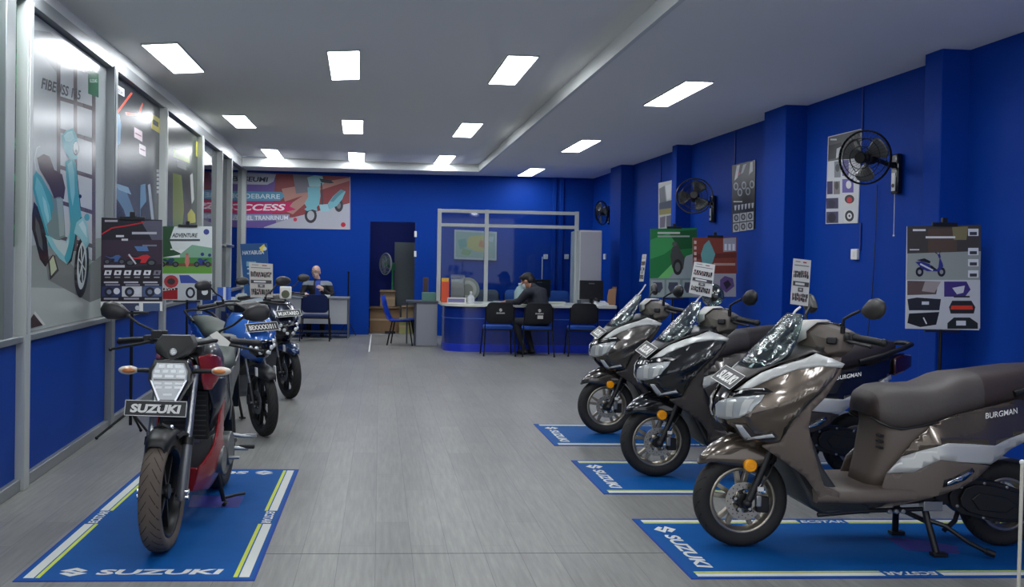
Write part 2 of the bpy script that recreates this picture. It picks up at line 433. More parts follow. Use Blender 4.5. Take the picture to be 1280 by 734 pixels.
# dark wall added beyond the see-through panes to keep sky light out
SKYBLOCK = mat('sky_block_blue', (30, 46, 92), .8)
struct(MB().box((6.2, 1.9, 0), (SB+1, 2.0, 3.6), 0, ML).build('wall_sky_block', SKYBLOCK, smooth=False))
# back wall with its doorway
b = MB(); FB = frame((0, YB, 0), (1,0,0), (0,0,1), (0,-1,0))
dx0, dx1, dz = at(462.5, 300, YB).x, at(519, 300, YB).x, 2.33
b.prism([(-5.2, 0), (dx0, 0), (dx0, dz), (dx1, dz), (dx1, 0), (4.7, 0), (4.7, 3.7), (-5.2, 3.7)], -.12, FB)
struct(b.build('wall_back', BLUE, smooth=False))
b = MB()
for z in (2.03, 1.62):
    b.box((dx1-.02, YB-.012, z), (dx1+.03, YB+.05, z+.12))
struct(b.build('trim_12', WHITE, bevel=.003))
b = MB(); b.box((-1.2, 22.2, 0), (2.6, 22.3, 2.8)); b.box((-1.2, YB+.12, 0), (-1.1, 22.2, 2.8)); b.box((2.5, YB+.12, 0), (2.6, 22.2, 2.8)); b.box((-1.2, YB+.12, 2.7), (2.6, 22.3, 2.8))
struct(b.build('wall_storeroom', mat('storeroom_paint', (16, 44, 140), .7), smooth=False))
# right wall with its pilasters
SRB = (YB+.2-9.476)/DR.y
struct(MB().box((-14, -.12, 0), (SRB, 0, 3.5), 0, MR).build('wall_right', BLUE, smooth=False))
for i, (ya, yb, d) in enumerate([(7.815, 8.057, .25), (10.65, 11.21, .255), (14.25, 14.45, .235), (17.15, 17.83, .225)]):
    struct(MB().box(((ya-9.476)/DR.y, -.02, 0), ((yb-9.476)/DR.y, d, 3.4), 0, MR).build('wall_pilaster_%d' % (i+1), BLUE, bevel=.008))
# ceilings
def tray_x(y): return 2.071 + (y-6.678)*(1.924-2.071)/(18.877-6.678)
def left_x(y): return P0.x + (y-P0.y)/DL.y*DL.x
ZL, ZT, YT = 3.32, 3.46, 19.0
def tray_z(x, y):
    s = (y-P0.y)/DL.y; zl = min(z_fasc(s), ZT+.05); x0 = left_x(y); t = max(0, min(1, (x-x0)/(tray_x(y)-x0)))
    return zl + (ZT-zl)*min(1, t*1.6)
ys = [-2.5 + (YT+2.5)*i/14 for i in range(15)]
b = MB(); rows = []
for y in ys: rows.append([Vector((left_x(y)-.02+(tray_x(y)+.02-left_x(y))*k/10, y, tray_z(left_x(y)+(tray_x(y)-left_x(y))*k/10, y))) for k in range(11)])
b.loft(rows, 0, False, False)
struct(b.build('ceiling', WHITE_CEIL, out=lambda p: Vector((0,0,-1)), solid=.04))
b = MB()
b.box((0, 0, 0), (0, 0, 0)) if False else None
b.loft([[Vector((tray_x(y), y, ZL)), Vector((5.6, y, ZL)), Vector((5.6, y, ZL+.06)), Vector((tray_x(y), y, ZL+.06))] for y in (-2.5, YT, YB+.1)])
b.loft([[Vector((x, YT, ZL)), Vector((x, YB+.1, ZL)), Vector((x, YB+.1, ZL+.06)), Vector((x, YT, ZL+.06))] for x in (left_x(YT)-.05, tray_x(YT))])
struct(b.build('ceiling_soffit', WHITE_CEIL, smooth=False))
b = MB()
b.loft([[Vector((tray_x(y)-.012, y, ZL-.004)), Vector((tray_x(y)+.03, y, ZL-.004)), Vector((tray_x(y)+.03, y, ZT+.02)), Vector((tray_x(y)-.012, y, ZT+.02))] for y in (-2.5, YT)])
b.box((left_x(YT)-.02, YT-.012, ZL-.004), (tray_x(YT), YT+.03, ZT+.04))
struct(b.build('trim_13', FASCIA, smooth=False))
# picture-rail cable runs on the right wall
for i, (px, y0, y1) in enumerate([(1080, 107, 162), (920, 165, 206), (827, 195, 228)]):
    s, z1 = wr(px, y0); _, z0 = wr(px, y1)
    struct(MB().box((s-.012, 0, z0), (s+.012, .014, 3.31), 0, MR).build('trim_%d' % (14+i), mat('conduit_blue', (10, 40, 130), .5), bevel=.003))
s, z0 = wr(1076, 313); _, z1 = wr(1072, 279)
struct(MB().box((s-.012, 0, z0), (s+.012, .014, z1), 0, MR).build('trim_17', MATS['conduit_blue'], bevel=.003))
b = MB(); b.box((fl(330,723).x-.4, 4.745, 0), (3.2, 4.749, .0012))
struct(b.build('trim_18', mat('floor_seam', (92, 92, 95), .6), smooth=False))
pa, pb = fl(464, 419), fl(464, 440)
struct(MB().box((pa.x-.012, pb.y, 0), (pa.x+.012, YB-.02, .004)).build('trim_19', WHITE, smooth=False))
b = MB(); b.box((dx0, YB-.02, 0), (dx1, YB+.12, .012))
struct(b.build('trim_20', mat('threshold', (150, 152, 156), .5), smooth=False))

# =================================================================== ceiling lights
def ceiling_light(cx, cy, z, w, l, ang, label):
    t = thing('ceiling_light', label, 'light', (cx, cy, z), ang, 'recessed ceiling light panels')
    if cx < tray_x(cy):
        t.rotation_euler = (math.atan((tray_z(cx, cy+.4)-tray_z(cx, cy-.4))/.8), -math.atan((tray_z(cx+.1, cy)-tray_z(cx-.1, cy))/.2), ang)
    b = MB(); k = .012
    for a, c in (((-w/2-k, -l/2-k), (-w/2, l/2+k)), ((w/2, -l/2-k), (w/2+k, l/2+k)), ((-w/2, -l/2-k), (w/2, -l/2)), ((-w/2, l/2), (w/2, l/2+k))):
        b.box((a[0], a[1], -.012), (c[0], c[1], .03))
    b.build('frame', ALU_W, t, smooth=False)
    b = MB(); b.box((-w/2, -l/2, -.014), (w/2, l/2, .01)); b.build('diffuser', LIGHT, t, smooth=False)
    return t
LT = [([(183,53),(219,53.5),(251,90),(219,90)], 'long white ceiling light nearest the glass wall, in the front row'),
      ([(411,62),(447,63.5),(448,99),(416.5,97.5)], 'white ceiling light in the middle of the front row on the raised ceiling'),
      ([(636,68.5),(671,70),(643,104),(613,104)], 'front row white ceiling light nearest the bright step of the raised ceiling'),
      ([(280,141.5),(304,142),(319,160.5),(297,160)], 'white ceiling light nearest the glass wall, second row'),
      ([(428,149),(453,149.5),(454,167),(429,166)], 'white ceiling light in the middle of the second row on the raised ceiling'),
      ([(577,152),(601,153),(590,171.5),(568,171)], 'second row white ceiling light nearest the bright step of the raised ceiling'),
      ([(327,186.5),(345,187),(355,197.5),(336,196.5)], 'small far ceiling light at the back, above the red and blue banner'),
      ([(435,190.5),(455,191),(455,201),(438,200.5)], 'small far ceiling light at the middle of the back row'),
      ([(553,194),(567,195),(559,204.3),(543,204)], 'small far ceiling light in the back row near the corner of the ceiling step')]
for pts, lab in LT:
    z = ZT
    for _ in range(3):
        c = sum((fl(*p, z=z) for p in pts), Vector())/4; z = tray_z(c.x, c.y)-.004
    ceiling_light(c.x, c.y, z, .285, 1.4, .02, lab)
for pts, lab in [([(806,131),(835,131),(890.5,101.7),(856.7,99.9)], 'white light on the lower ceiling nearest the right wall, the closest of three'),
                 ([(704,189),(724,189),(750,174.5),(726,173.5)], 'white light on the lower ceiling, the middle one of three in line'),
                 ([(649,219.5),(665,219.5),(679,210),(662,209)], 'white light on the lower ceiling, the furthest one, over the glass partition')]:
    c = sum((fl(*p, z=ZL) for p in pts), Vector())/4
    ceiling_light(c.x, c.y, ZL-.004, .27, 1.42, .02, lab)
for y in (5.6, 1.2):
    for x in (-2.05 if y > 3 else -1.9, -.42, 1.3):
        ceiling_light(x, y, tray_z(x, y)-.004, .285, 1.4, .02, 'white ceiling light over the front of the showroom')
    ceiling_light(3.25, y, ZL-.004, .27, 1.42, .02, 'white ceiling light over the front of the showroom')
# daylight from the open shop front behind the camera
W = bpy.data.worlds.new('sky'); SC.world = W; W.use_nodes = True
W.node_tree.nodes['Background'].inputs['Color'].default_value = s2l((196, 200, 206))+(1,)
W.node_tree.nodes['Background'].inputs['Strength'].default_value = 1.5
SC.view_settings.view_transform = 'Standard'; SC.view_settings.look = 'None'; SC.view_settings.gamma = 1; SC.view_settings.use_curve_mapping = False
SC.view_settings.exposure = 0.36
SC.cycles.use_denoising = True
SC.cycles.max_bounces = 7; SC.cycles.diffuse_bounces = 4; SC.cycles.glossy_bounces = 4; SC.cycles.transparent_max_bounces = 12; SC.cycles.caustics_reflective = False; SC.cycles.caustics_refractive = False
SC.cycles.sample_clamp_indirect = 8
# =================================================================== maxi scooter (x forward, y to its left, z up; origin on the floor under the front axle)
SP = {}
SP['titan'] = dict(paint=mat('metallic_titanium_paint', (92, 82, 72), .24, metal=.6, coat=.9), matte=mat('matte_brown_plastic', (100, 90, 83), .5, spec=.4), seat=mat('brown_grey_vinyl', (82, 76, 73), .55, bump=(60, .06)),
    seat2=mat('dark_brown_vinyl', (62, 52, 50), .5, bump=(60, .06)), cowl=mat('brown_cowl', (98, 88, 81), .45), dark=mat('bronze_grey_plastic', (60, 56, 54), .4))
SP['black'] = dict(paint=mat('metallic_black_paint', (30, 32, 36), .2, metal=.6, coat=.9), matte=mat('matte_black_brown_plastic', (58, 52, 50), .5), seat=mat('charcoal_vinyl', (60, 57, 57), .55, bump=(60, .06)),
    seat2=mat('dark_vinyl', (44, 38, 38), .5), cowl=mat('grey_brown_cowl', (92, 86, 80), .45), dark=mat('dark_panel', (30, 30, 32), .35))
SP['grey'] = dict(paint=mat('metallic_grey_paint', (72, 68, 65), .24, metal=.6, coat=.9), matte=mat('matte_dark_grey_plastic', (52, 48, 47), .5), seat=mat('charcoal_vinyl', (60, 57, 57), .55),
    seat2=mat('dark_vinyl', (44, 38, 38), .5), cowl=mat('grey_cowl', (96, 90, 85), .45), dark=mat('dark_panel', (30, 30, 32), .35))
RIMM = mat('bronze_alloy', (168, 160, 146), .32, metal=.85)
DISCM = mat('brake_disc_steel', (190, 186, 178), .3, metal=.9)
LENS = mat('headlight_lens', (168, 172, 174), .15, metal=.2, coat=1)
LENS_D = mat('headlight_smoke', (96, 98, 100), .15, metal=.4, coat=1)
TAIL = mat('tail_light_red', (46, 6, 9), .2, coat=1)
RUNL = mat('running_light_lens', (206, 208, 208), .22, metal=.15, coat=.8)
LETTER = mat('white_lettering', (228, 228, 224), .5)
PLATE = mat('number_plate_dark', (40, 41, 43), .45)

a_xf = tab([.54,.57,.60,.65,.70,.76,.82,.88,.93,.98,1.005,1.03], [.03,.055,.09,.135,.148,.142,.108,.062,.018,-.055,-.105,-.16])
a_W = tab([.54,.57,.60,.65,.70,.76,.82,.88,.93,.98,1.0,1.03], [.215,.245,.265,.285,.30,.315,.322,.325,.325,.315,.295,.235])
a_xr = tab([.54,.70,.80,.88,.98,1.03], [-.19,-.215,-.27,-.32,-.373,-.41])
RIDGES = [((.05,.70),(-.275,.862),.013,.016), ((-.02,.645),(-.185,.735),.010,.014), ((.06,.80),(-.25,.955),-.007,.03)]
def ap_theta(x, z):
    u = (x-a_xr(z))/(a_xf(z)-a_xr(z)); return math.asin(max(-1, min(1, u)))
def ap_emb(off=0.0, side=1):
    def f(th, z):
        x = a_xr(z)+(a_xf(z)-a_xr(z))*math.sin(th); w = a_W(z)*math.cos(th)**.95 if math.cos(th) > 0 else 0
        o = off
        for a, b_, h, s in RIDGES: o += h*math.exp(-(seg_d(x, z, a, b_)/s)**2)
        return (x+o*math.sin(th), side*(w+o*math.cos(th)), z)
    return f
def ap_patch(outline, off, h=.03):
    """the same patch on both flanks -> list of two builders"""
    out = []
    for side in (1, -1):
        b = MB(); panel(b, [(ap_theta(x, z), z) for x, z in outline], ap_emb(off, side), h); out.append(b)
    return out
def pair(name, builders, mats, parent, solid=.006, **kw):
    return [b.build(name, mats, parent, solid=solid, out=lambda p, s=s: Vector((.25, s, 0)), angle=50, **kw) for b, s in zip(builders, (1, -1))]

def flank(outline, ctrl, h=.035, off=0.0):
    f = rbf(ctrl); out = []
    for side in (1, -1):
        b = MB(); panel(b, outline, lambda x, z, s=side: (x, s*(f(x, z)+off), z), h); out.append(b)
    return out
SIDE = [(-.64,.26,.225),(-.68,.42,.215),(-.745,.505,.205),(-.82,.60,.20),(-.98,.70,.195),(-1.1,.73,.19),(-1.4,.80,.16),(-1.62,.86,.11),(-1.72,.87,.06),
        (-.80,.30,.245),(-.93,.40,.272),(-1.05,.38,.262),(-1.05,.50,.27),(-.92,.51,.268),(-.90,.58,.245),(-1.2,.575,.258),(-1.18,.47,.25),(-1.1,.64,.235),(-1.37,.635,.225),(-1.35,.72,.205),(-1.3,.55,.22),(-1.6,.73,.12),(-1.7,.80,.06)]
side_f = rbf(SIDE)

def make_scooter(M, label, loc, group, left_mirror=True, wrap=None, plate_txt='SUZUKI'):
    P = SP[M]; root = thing('scooter', label, 'scooter', loc, PI, group)
    # ---- front wheel, fork, fender
    wheel(root, 'front_wheel', 0, .245, .245, .172, .105, RUB, RUB_D, RIMM, BLACK, 5, .098, DISCM, CHROME, .35, 22, .026)
    for s in (1, -1):
        b = MB(); b.tube([(-.005, s*.088, .235), (-.075, s*.088, .40), (-.135, s*.084, .54)], [.019, .019, .022], 12)
        b.ball((-.005, s*.092, .24), .024, 0, 10, 8)
        fk = b.build('fork_leg', [BLACK], root)
    b = MB(); b.cbox((-.085, .082, .235), (.062, .034, .08), 0); b.cbox((-.062, .09, .255), (.03, .03, .06), 1)
    b.build('brake_caliper', [BLACK, STEEL], root, bevel=.006)
    b = MB(); b.tube([(-.062,.10,.30),(-.07,.105,.33),(-.115,.10,.40),(-.16,.07,.47)], .005, 8); b.cbox((-.066,.108,.318), (.03,.008,.022), 1)
    b.build('brake_hose', [BLACK, WHITE], root)
    st = [(.228,.428,.222,.012,.424),(.205,.474,.20,.046,.436),(.15,.528,.165,.07,.447),(.09,.564,.11,.083,.437),(.02,.583,.04,.09,.428),(-.05,.588,-.03,.094,.424),(-.11,.58,-.10,.097,.434),(-.16,.56,-.15,.097,.456)]
    fd = MB().saddle(st, 18, 0, .8, .72).build('front_fender', [P['paint']], root, solid=.006, out=lambda p: p-Vector((0,0,.25)), angle=50)
    for s in (1, -1):
        b = MB(); b.prism([(.14,.487),(.06,.52),(-.04,.525),(-.10,.50),(-.03,.495),(.06,.487)], .008*s, XZ(s*.082), 0)
        b.build('fender_trim', [P['paint']], fd, bevel=.003)
        b = MB(); b.lathe([(0,s*.118),(.026,s*.118),(.032,s*.113),(.033,s*.09)], (-.012,0,.437), 'y', 24, 0); b.lathe([(.012,s*.1185),(.014,s*.1205),(.016,s*.1185)], (-.012,0,.437), 'y', 20, 0)
        tag(b.build('side_reflector', [ORANGE], fd), 'round orange reflector')
    # ---- front apron
    paint = [(.097,.80),(.045,.86),(-.03,.905),(-.155,.955),(-.28,.985),(-.368,.976),(-.325,.905),(-.27,.848),(-.15,.72),(-.105,.60),(-.10,.576),(-.03,.552),(.02,.568),(.065,.62),(.105,.645),(.138,.69),(.138,.76)]
    pair('apron_panel', ap_patch(paint, 0), [P['paint']], root)
    silv = [(.09,.81),(.03,.868),(-.03,.917),(-.12,.962),(-.20,.99),(-.285,1.022),(-.34,1.0),(-.385,.978),(-.37,.96),(-.28,.966),(-.165,.945),(-.06,.895),(.02,.845),(.085,.795)]
    pair('silver_trim', ap_patch(silv, .006), [SILV], root)
    pair('channel_trim', ap_patch([(-.285,.868),(-.26,.835),(-.17,.735),(-.122,.64),(-.108,.60),(-.135,.70),(-.20,.79)], .003, .02), [BLACK], root)
    hl = pair('headlight', ap_patch([(.136,.758),(.10,.785),(.04,.803),(-.02,.816),(-.005,.785),(.035,.728),(.075,.692),(.115,.672),(.140,.672),(.1455,.70),(.1435,.735)], .006, .02), [LENS], root)
    for s, h in zip((1, -1), hl):
        b = MB(); panel(b, [(ap_theta(x, z), z) for x, z in [(.118,.688),(.10,.692),(.092,.77),(.112,.77)]], ap_emb(.0085, s), .02); b.build('reflector_bowl', [SILV], h, out=lambda p, s=s: Vector((.3,s,0)))
        b = MB(); panel(b, [(ap_theta(x, z), z) for x, z in [(.078,.70),(.05,.72),(.02,.79),(.055,.785)]], ap_emb(.0085, s), .02); b.build('reflector_bowl', [SILV], h, out=lambda p, s=s: Vector((.3,s,0)))
    pair('headlight_brow', ap_patch([(.10,.805),(.05,.835),(-.03,.848),(-.055,.832),(-.02,.817),(.04,.805),(.098,.788)], .0065, .02), [BLACK_G], root)
    b = MB(); rings = []
    for z in np.linspace(.645, .86, 12):
        rings.append([ap_emb(.004, 1)(math.asin(.955)+t*(PI-2*math.asin(.955)), z) for t in np.linspace(0, 1, 9)])
    b.loft([[(x, (abs(y) if i < 4 else -abs(y)) if i != 4 else 0, z) for i, (x, y, z) in enumerate(r)] for r in rings], 0, False, False)
    b.build('nose_panel', [BLACK_G], root, solid=.004, out=lambda p: Vector((1,0,0)))
    pair('running_light_bezel', ap_patch([(.10,.652),(.05,.658),(.0,.602),(-.06,.632),(-.09,.60),(.02,.562),(.07,.62)], .006, .02), [P['dark']], root)
    pair('running_light', ap_patch([(.083,.652),(.062,.651),(.010,.590),(.022,.575)], .012, .02), [RUNL], root)
    pair('running_light', ap_patch([(.018,.572),(.008,.592),(-.062,.622),(-.076,.607)], .012, .02), [RUNL], root)
    # cover between the silver strips, under the windscreen
    st = [(.10,.835,.085,.075,.812),(.05,.885,.03,.118,.87),(-.02,.945,-.03,.155,.918),(-.10,.985,-.12,.178,.964),(-.20,1.02,-.20,.19,.99),(-.30,1.045,-.29,.175,1.02),(-.36,1.05,-.35,.20,1.0)]
    MB().saddle(st, 14, 0).build('nose_cover', [P['dark']], root, solid=.005, out=lambda p: Vector((.5,0,1)))
    # ---- leg shields
    ls = [(-.372,.968),(-.325,.905),(-.265,.838),(-.145,.71),(-.10,.576),(-.03,.552),(-.12,.49),(-.23,.411),(-.29,.33),(-.325,.285),(-.40,.285),(-.40,.335),(-.325,.36),(-.285,.45),(-.245,.559),(-.218,.663),(-.228,.745),(-.288,.81),(-.365,.93)]
    lc = [(-.372,.968,.318),(-.265,.838,.318),(-.145,.71,.28),(-.10,.576,.245),(-.03,.552,.20),(-.12,.49,.225),(-.23,.411,.258),(-.33,.285,.25),(-.40,.31,.262),(-.285,.45,.285),(-.218,.663,.305),(-.228,.745,.312),(-.288,.81,.32),(-.18,.58,.285),(-.16,.50,.262)]
    pair('leg_shield', flank(ls, lc, .03), [P['matte']], root, solid=.03)
    b = MB(); rings = []
    for z, x, w in [(.30,-.38,.24),(.40,-.30,.26),(.56,-.25,.28),(.67,-.225,.29),(.75,-.235,.295),(.82,-.295,.30),(.93,-.36,.30),(1.0,-.40,.26)]:
        rings.append([(x+.02*math.sin(PI*t)-.05*math.sin(PI*t)**4, w*math.cos(PI*t), z) for t in np.linspace(0, 1, 13)])
    b.loft(rings, 0, False, False); b.build('inner_shield', [P['matte']], root, solid=.006, out=lambda p: Vector((-1,0,0)))
    b = MB()
    b.loft([[(x0,w,z),(x0,-w,z),(x1,-w,z),(x1,w,z)] for z, x0, x1, w in [(.62,-.05,-.30,.13),(.55,-.10,-.33,.14),(.43,-.215,-.38,.14),(.31,-.27,-.45,.19),(.25,-.29,-.6,.19),(.205,-.36,-.62,.17)]])
    b.loft([[(x,w,z0),(x,-w,z0),(x,-w,z1),(x,w,z1)] for x, w, z0, z1 in [(-.33,.17,.215,.29),(-.39,.18,.203,.29),(-.62,.18,.235,.29),(-.80,.16,.25,.30),(-1.0,.14,.26,.30)]])
    b.build('belly_cover', [DARK if M == 'titan' else BLACK], root, bevel=.015)
    b = MB()
    b.tube([(-.34,.16,.20),(-.6,.17,.225),(-.95,.17,.235)], .012, 8)
    for x in (-.70,-.735,-.77): b.cyl((x,.165,.225),(x,.195,.225), .012, 10, 1)
    b.cbox((-.93,.16,.25), (.10,.05,.05), 1)
    b.build('frame_tube', [BLACK, STEEL], root, bevel=.003)
    # ---- floorboard and seat base
    b = MB(); rings = []
    for x, w, zt in [(-.30,.245,.338),(-.34,.256,.345),(-.50,.262,.342),(-.64,.262,.344),(-.80,.25,.348)]:
        rings.append([(x,-w+.012,zt-.062),(x,-w-.004,zt-.045),(x,-w-.004,zt-.02),(x,-w+.012,zt),(x,w-.012,zt),(x,w+.004,zt-.02),(x,w+.004,zt-.045),(x,w-.012,zt-.062)])
    b.loft(rings); b.build('floorboard', [P['matte']], root, angle=60)
    b = MB(); rings = []
    for z, xf, W_ in [(.34,-.612,.165),(.40,-.627,.172),(.48,-.648,.18),(.56,-.664,.19),(.64,-.676,.185),(.69,-.66,.165)]:
        rings.append([(-1.0+(xf+1.0)*math.sin(PI*t)**.42, W_*math.copysign(abs(math.cos(PI*t))**.5, math.cos(PI*t))*(1.0+.0*t), z) for t in np.linspace(0, 1, 25)])
    b.loft(rings, 0, False, False); b.build('seat_base', [P['matte']], root, solid=.006, out=lambda p: p-Vector((-1,0,.5)), angle=60)
    b = MB()
    for k in range(3): b.cbox((-.668,.135,.60-.03*k), (.02,.05,.012), 0)
    b.build('vent', [BLACK], root, bevel=.003)
    # ---- rear bodywork
    up = [(-.745,.507),(-.80,.578),(-.889,.658),(-.98,.703),(-1.075,.728),(-1.40,.803),(-1.62,.862),(-1.73,.875),(-1.71,.80),(-1.55,.705),(-1.371,.633),(-1.2,.575),(-1.07,.583),(-.954,.585),(-.85,.55)]
    upp = pair('rear_upper_panel', flank(up, SIDE), [P['paint']], root)
    tx = MB(); vs, fs, bb = text_mesh('BURGMAN', .25, .01); k = .027/TEXT_CAP
    for s, o in zip((1, -1), upp):
        tb = MB(); L = (bb[1]-bb[0])*k
        def tp(v, s=s):
            u = v[0]*k
            x = -1.17-u if s > 0 else -1.17-L+u
            z = .700+.155*(-1.17-x)+v[1]*k
            return (x, s*(side_f(x, z)+.003), z)
        tb.add([tp(v) for v in vs], fs); tb.build('lettering', [LETTER], o, smooth=False)
    pair('rear_silver_trim', flank([(-.665,.424),(-.745,.505),(-.85,.548),(-.954,.583),(-1.07,.581),(-1.2,.573),(-1.371,.631),(-1.6,.728),(-1.605,.70),(-1.303,.549),(-1.18,.478),(-1.05,.49),(-.911,.503),(-.86,.475),(-.792,.434)], SIDE, .035, .004), [SILV], root)
    pair('rear_lower_panel', flank([(-.64,.345),(-.665,.422),(-.792,.434),(-.86,.475),(-.911,.503),(-1.053,.49),(-1.181,.47),(-1.11,.41),(-1.047,.374),(-.93,.33),(-.817,.294),(-.70,.262),(-.635,.254),(-.70,.30)], SIDE), [P['matte']], root)
    pair('reflector_strip', flank([(-.925,.366),(-.93,.402),(-.97,.415),(-1.075,.463),(-1.09,.445),(-1.04,.402)], SIDE, .03, .004), [BLACK], root)
    pair('reflector_strip', flank([(-.94,.374),(-.945,.395),(-.985,.412),(-1.07,.452),(-1.075,.438),(-1.03,.405)], SIDE, .03, .009), [CHROME], root)
    b = MB(); b.loft([[(x,w,z0),(x,-w,z0),(x,-w,z1),(x,w,z1)] for x, w, z0, z1 in [(-.72,.15,.36,.64),(-.95,.16,.36,.69),(-1.2,.15,.47,.74),(-1.5,.11,.62,.82),(-1.70,.05,.80,.86)]])
    b.build('rear_frame_cover', [BLACK], root, bevel=.01)
    # ---- seat
    stn = [(-.622,.70,.70,.05),(-.632,.775,.69,.115),(-.655,.815,.672,.155),(-.70,.842,.652,.172),(-.76,.85,.642,.18),(-.86,.85,.66,.185),(-.94,.855,.684,.187),(-1.0,.878,.706,.188),(-1.05,.902,.72,.186),(-1.10,.915,.733,.182),(-1.19,.923,.752,.178),(-1.30,.938,.774,.17),(-1.445,.958,.80,.155),(-1.58,.965,.84,.12),(-1.66,.955,.87,.07),(-1.68,.91,.90,.03)]
    b = MB(); b.saddle([(x, zt, x, w, zb) for x, zt, zb, w in stn], 22, 0, .5, .62, None, [1]*2+[0]*8+[1]*5)
    seat = b.build('seat', [P['seat'], P['seat2']], root, solid=.01, out=lambda p: p-Vector((-1.1,0,.7)), angle=60)
    b = MB()
    for s in (1, -1): b.tube([(x, s*w, zb-.003) for x, zt, zb, w in stn[1:]], .006, 6)
    b.build('piping', [BLACK], seat)
    b = MB(); b.tube([(-1.35,.17,.82),(-1.5,.165,.86),(-1.66,.15,.91),(-1.76,.09,.935),(-1.77,0,.94),(-1.76,-.09,.935),(-1.66,-.15,.91),(-1.5,-.165,.86),(-1.35,-.17,.82)], .017, 10)
    b.build('grab_rail', [BLACK], root)
    b = MB(); b.loft([[(x,w,z0),(x,-w,z0),(x,-w,z1),(x,w,z1)] for x, w, z0, z1 in [(-1.62,.13,.72,.84),(-1.70,.11,.745,.865),(-1.775,.07,.775,.86),(-1.79,.04,.79,.85)]]); b.build('tail_light', [TAIL], root, bevel=.012)
    b = MB(); b.loft([[(x,w,z0),(x,-w,z0),(x,-w,z1),(x,w,z1)] for x, w, z0, z1 in [(-1.42,.09,.55,.66),(-1.60,.085,.55,.69),(-1.74,.08,.47,.56),(-1.80,.075,.38,.43)]]); b.build('rear_fender', [BLACK], root, bevel=.01)
    # ---- engine, rear wheel, stands, exhaust
    wheel(root, 'rear_wheel', -1.41, .225, .225, .14, .105, RUB, RUB_D, RIMM, BLACK, 5, None, None, None, .1, 22, .026)
    b = MB(); o = [(-1.02,.30),(-1.05,.36),(-1.12,.385),(-1.24,.375),(-1.36,.345),(-1.45,.31),(-1.49,.255),(-1.47,.195),(-1.40,.165),(-1.30,.165),(-1.18,.185),(-1.08,.21),(-1.03,.25)]
    b.prism(o, -.075, XZ(.10), 0); b.prism([(x*.8-.2*1.25, z*.8+.2*.27) for x, z in o], -.02, XZ(.175), 0)
    for q, (x, z) in enumerate([(-1.08,.345),(-1.2,.365),(-1.32,.345),(-1.46,.27),(-1.4,.18),(-1.2,.19),(-1.06,.25)]): b.cyl((x,.17,z),(x,.182,z), .009, 8, 1)
    b.prism([(-1.12,.29),(-1.16,.32),(-1.30,.30),(-1.36,.26),(-1.30,.22),(-1.16,.235)], -.008, XZ(.195), 0)
    b.build('drive_cover', [BLACK, STEEL], root, bevel=.008)
    b = MB(); b.cbox((-.98,0,.315), (.36,.22,.13)); b.cbox((-.86,0,.31), (.16,.16,.11), 1); b.cyl((-1.0,.1,.30),(-1.0,.16,.30), .05, 16)
    for k in range(5): b.cbox((-.80-.03*k,0,.31), (.012,.19,.14), 1)
    b.build('engine', [BLACK, DARK], root, bevel=.006)
    b = MB(); b.tube([(-1.0,-.15,.27),(-1.1,-.19,.25),(-1.2,-.20,.27)], .022, 10, 1); b.tube([(-1.18,-.20,.27),(-1.25,-.205,.29),(-1.6,-.21,.36),(-1.66,-.21,.37)], [.05,.06,.06,.045], 16, 0)
    b.build('exhaust', [BLACK, STEEL], root)
    b = MB()
    for s in (1, -1):
        b.tube([(-.915,s*.11,.27),(-.925,s*.155,.15),(-.945,s*.195,.018)], .017, 10); b.cbox((-.955,s*.20,.012), (.075,.045,.018))
    b.tube([(-.925,.15,.16),(-.925,-.15,.16)], .014, 8)
    b.build('centre_stand', [BLACK], root, bevel=.002)
    b = MB(); b.tube([(-.93,.15,.17),(-.985,.20,.155),(-1.09,.225,.08),(-1.19,.25,.03)], .012, 8); b.tube([(-1.17,.245,.04),(-1.21,.255,.026)], .017, 8); b.tube([(-.985,.19,.13),(-1.06,.16,.17),(-1.10,.12,.21)], .012, 8)
    b.build('side_stand', [BLACK], root)
    # ---- windscreen, handlebar
    st = [(-.0,.935,-.055,.145,.925),(-.05,.985,-.11,.172,.952),(-.10,1.04,-.17,.182,1.0),(-.16,1.10,-.21,.165,1.065),(-.215,1.155,-.24,.145,1.13),(-.25,1.19,-.258,.125,1.178),(-.268,1.208,-.268,.10,1.203)]
    MB().saddle(st, 16, 0, .8, .8).build('windscreen', [WSCR], root, solid=.003, out=lambda p: Vector((1,0,.6)), angle=70)
    b = MB(); rings = []
    for y, pts in [(-.21,0),(-.15,1),(-.08,2),(0,3),(.08,2),(.15,1),(.21,0)]:
        sec = [[(-.415,1.03),(-.415,1.09),(-.44,1.128),(-.49,1.128),(-.505,1.09),(-.47,1.03)], [(-.35,1.0),(-.36,1.09),(-.40,1.14),(-.475,1.145),(-.50,1.09),(-.45,.99)],
               [(-.315,1.02),(-.315,1.11),(-.37,1.155),(-.455,1.155),(-.48,1.09),(-.42,.985)], [(-.295,1.045),(-.29,1.12),(-.35,1.16),(-.44,1.16),(-.47,1.09),(-.40,1.0)]][pts]
        rings.append([(x, y, z) for x, z in sec])
    b.loft(rings); cw = b.build('handlebar_cowl', [P['cowl']], root, bevel=.008, angle=25)
    b = MB(); b.loft([[(x, y, z) for x, z in q] for y, q in [(-.13,[(-.345,1.06),(-.345,1.10),(-.385,1.148),(-.40,1.152)]),(-.06,[(-.300,1.06),(-.298,1.12),(-.347,1.166),(-.43,1.169)]),(.02,[(-.286,1.06),(-.282,1.12),(-.34,1.169),(-.43,1.173)]),(.07,[(-.305,1.085),(-.303,1.12),(-.36,1.164),(-.43,1.167)])]], 0, False, False)
    tag(b.build('instrument_cover', [mat('silver_grey_plastic', (206, 203, 198), .4)], cw, solid=-.006, out=lambda p: Vector((1,0,.5))), 'silver cover')
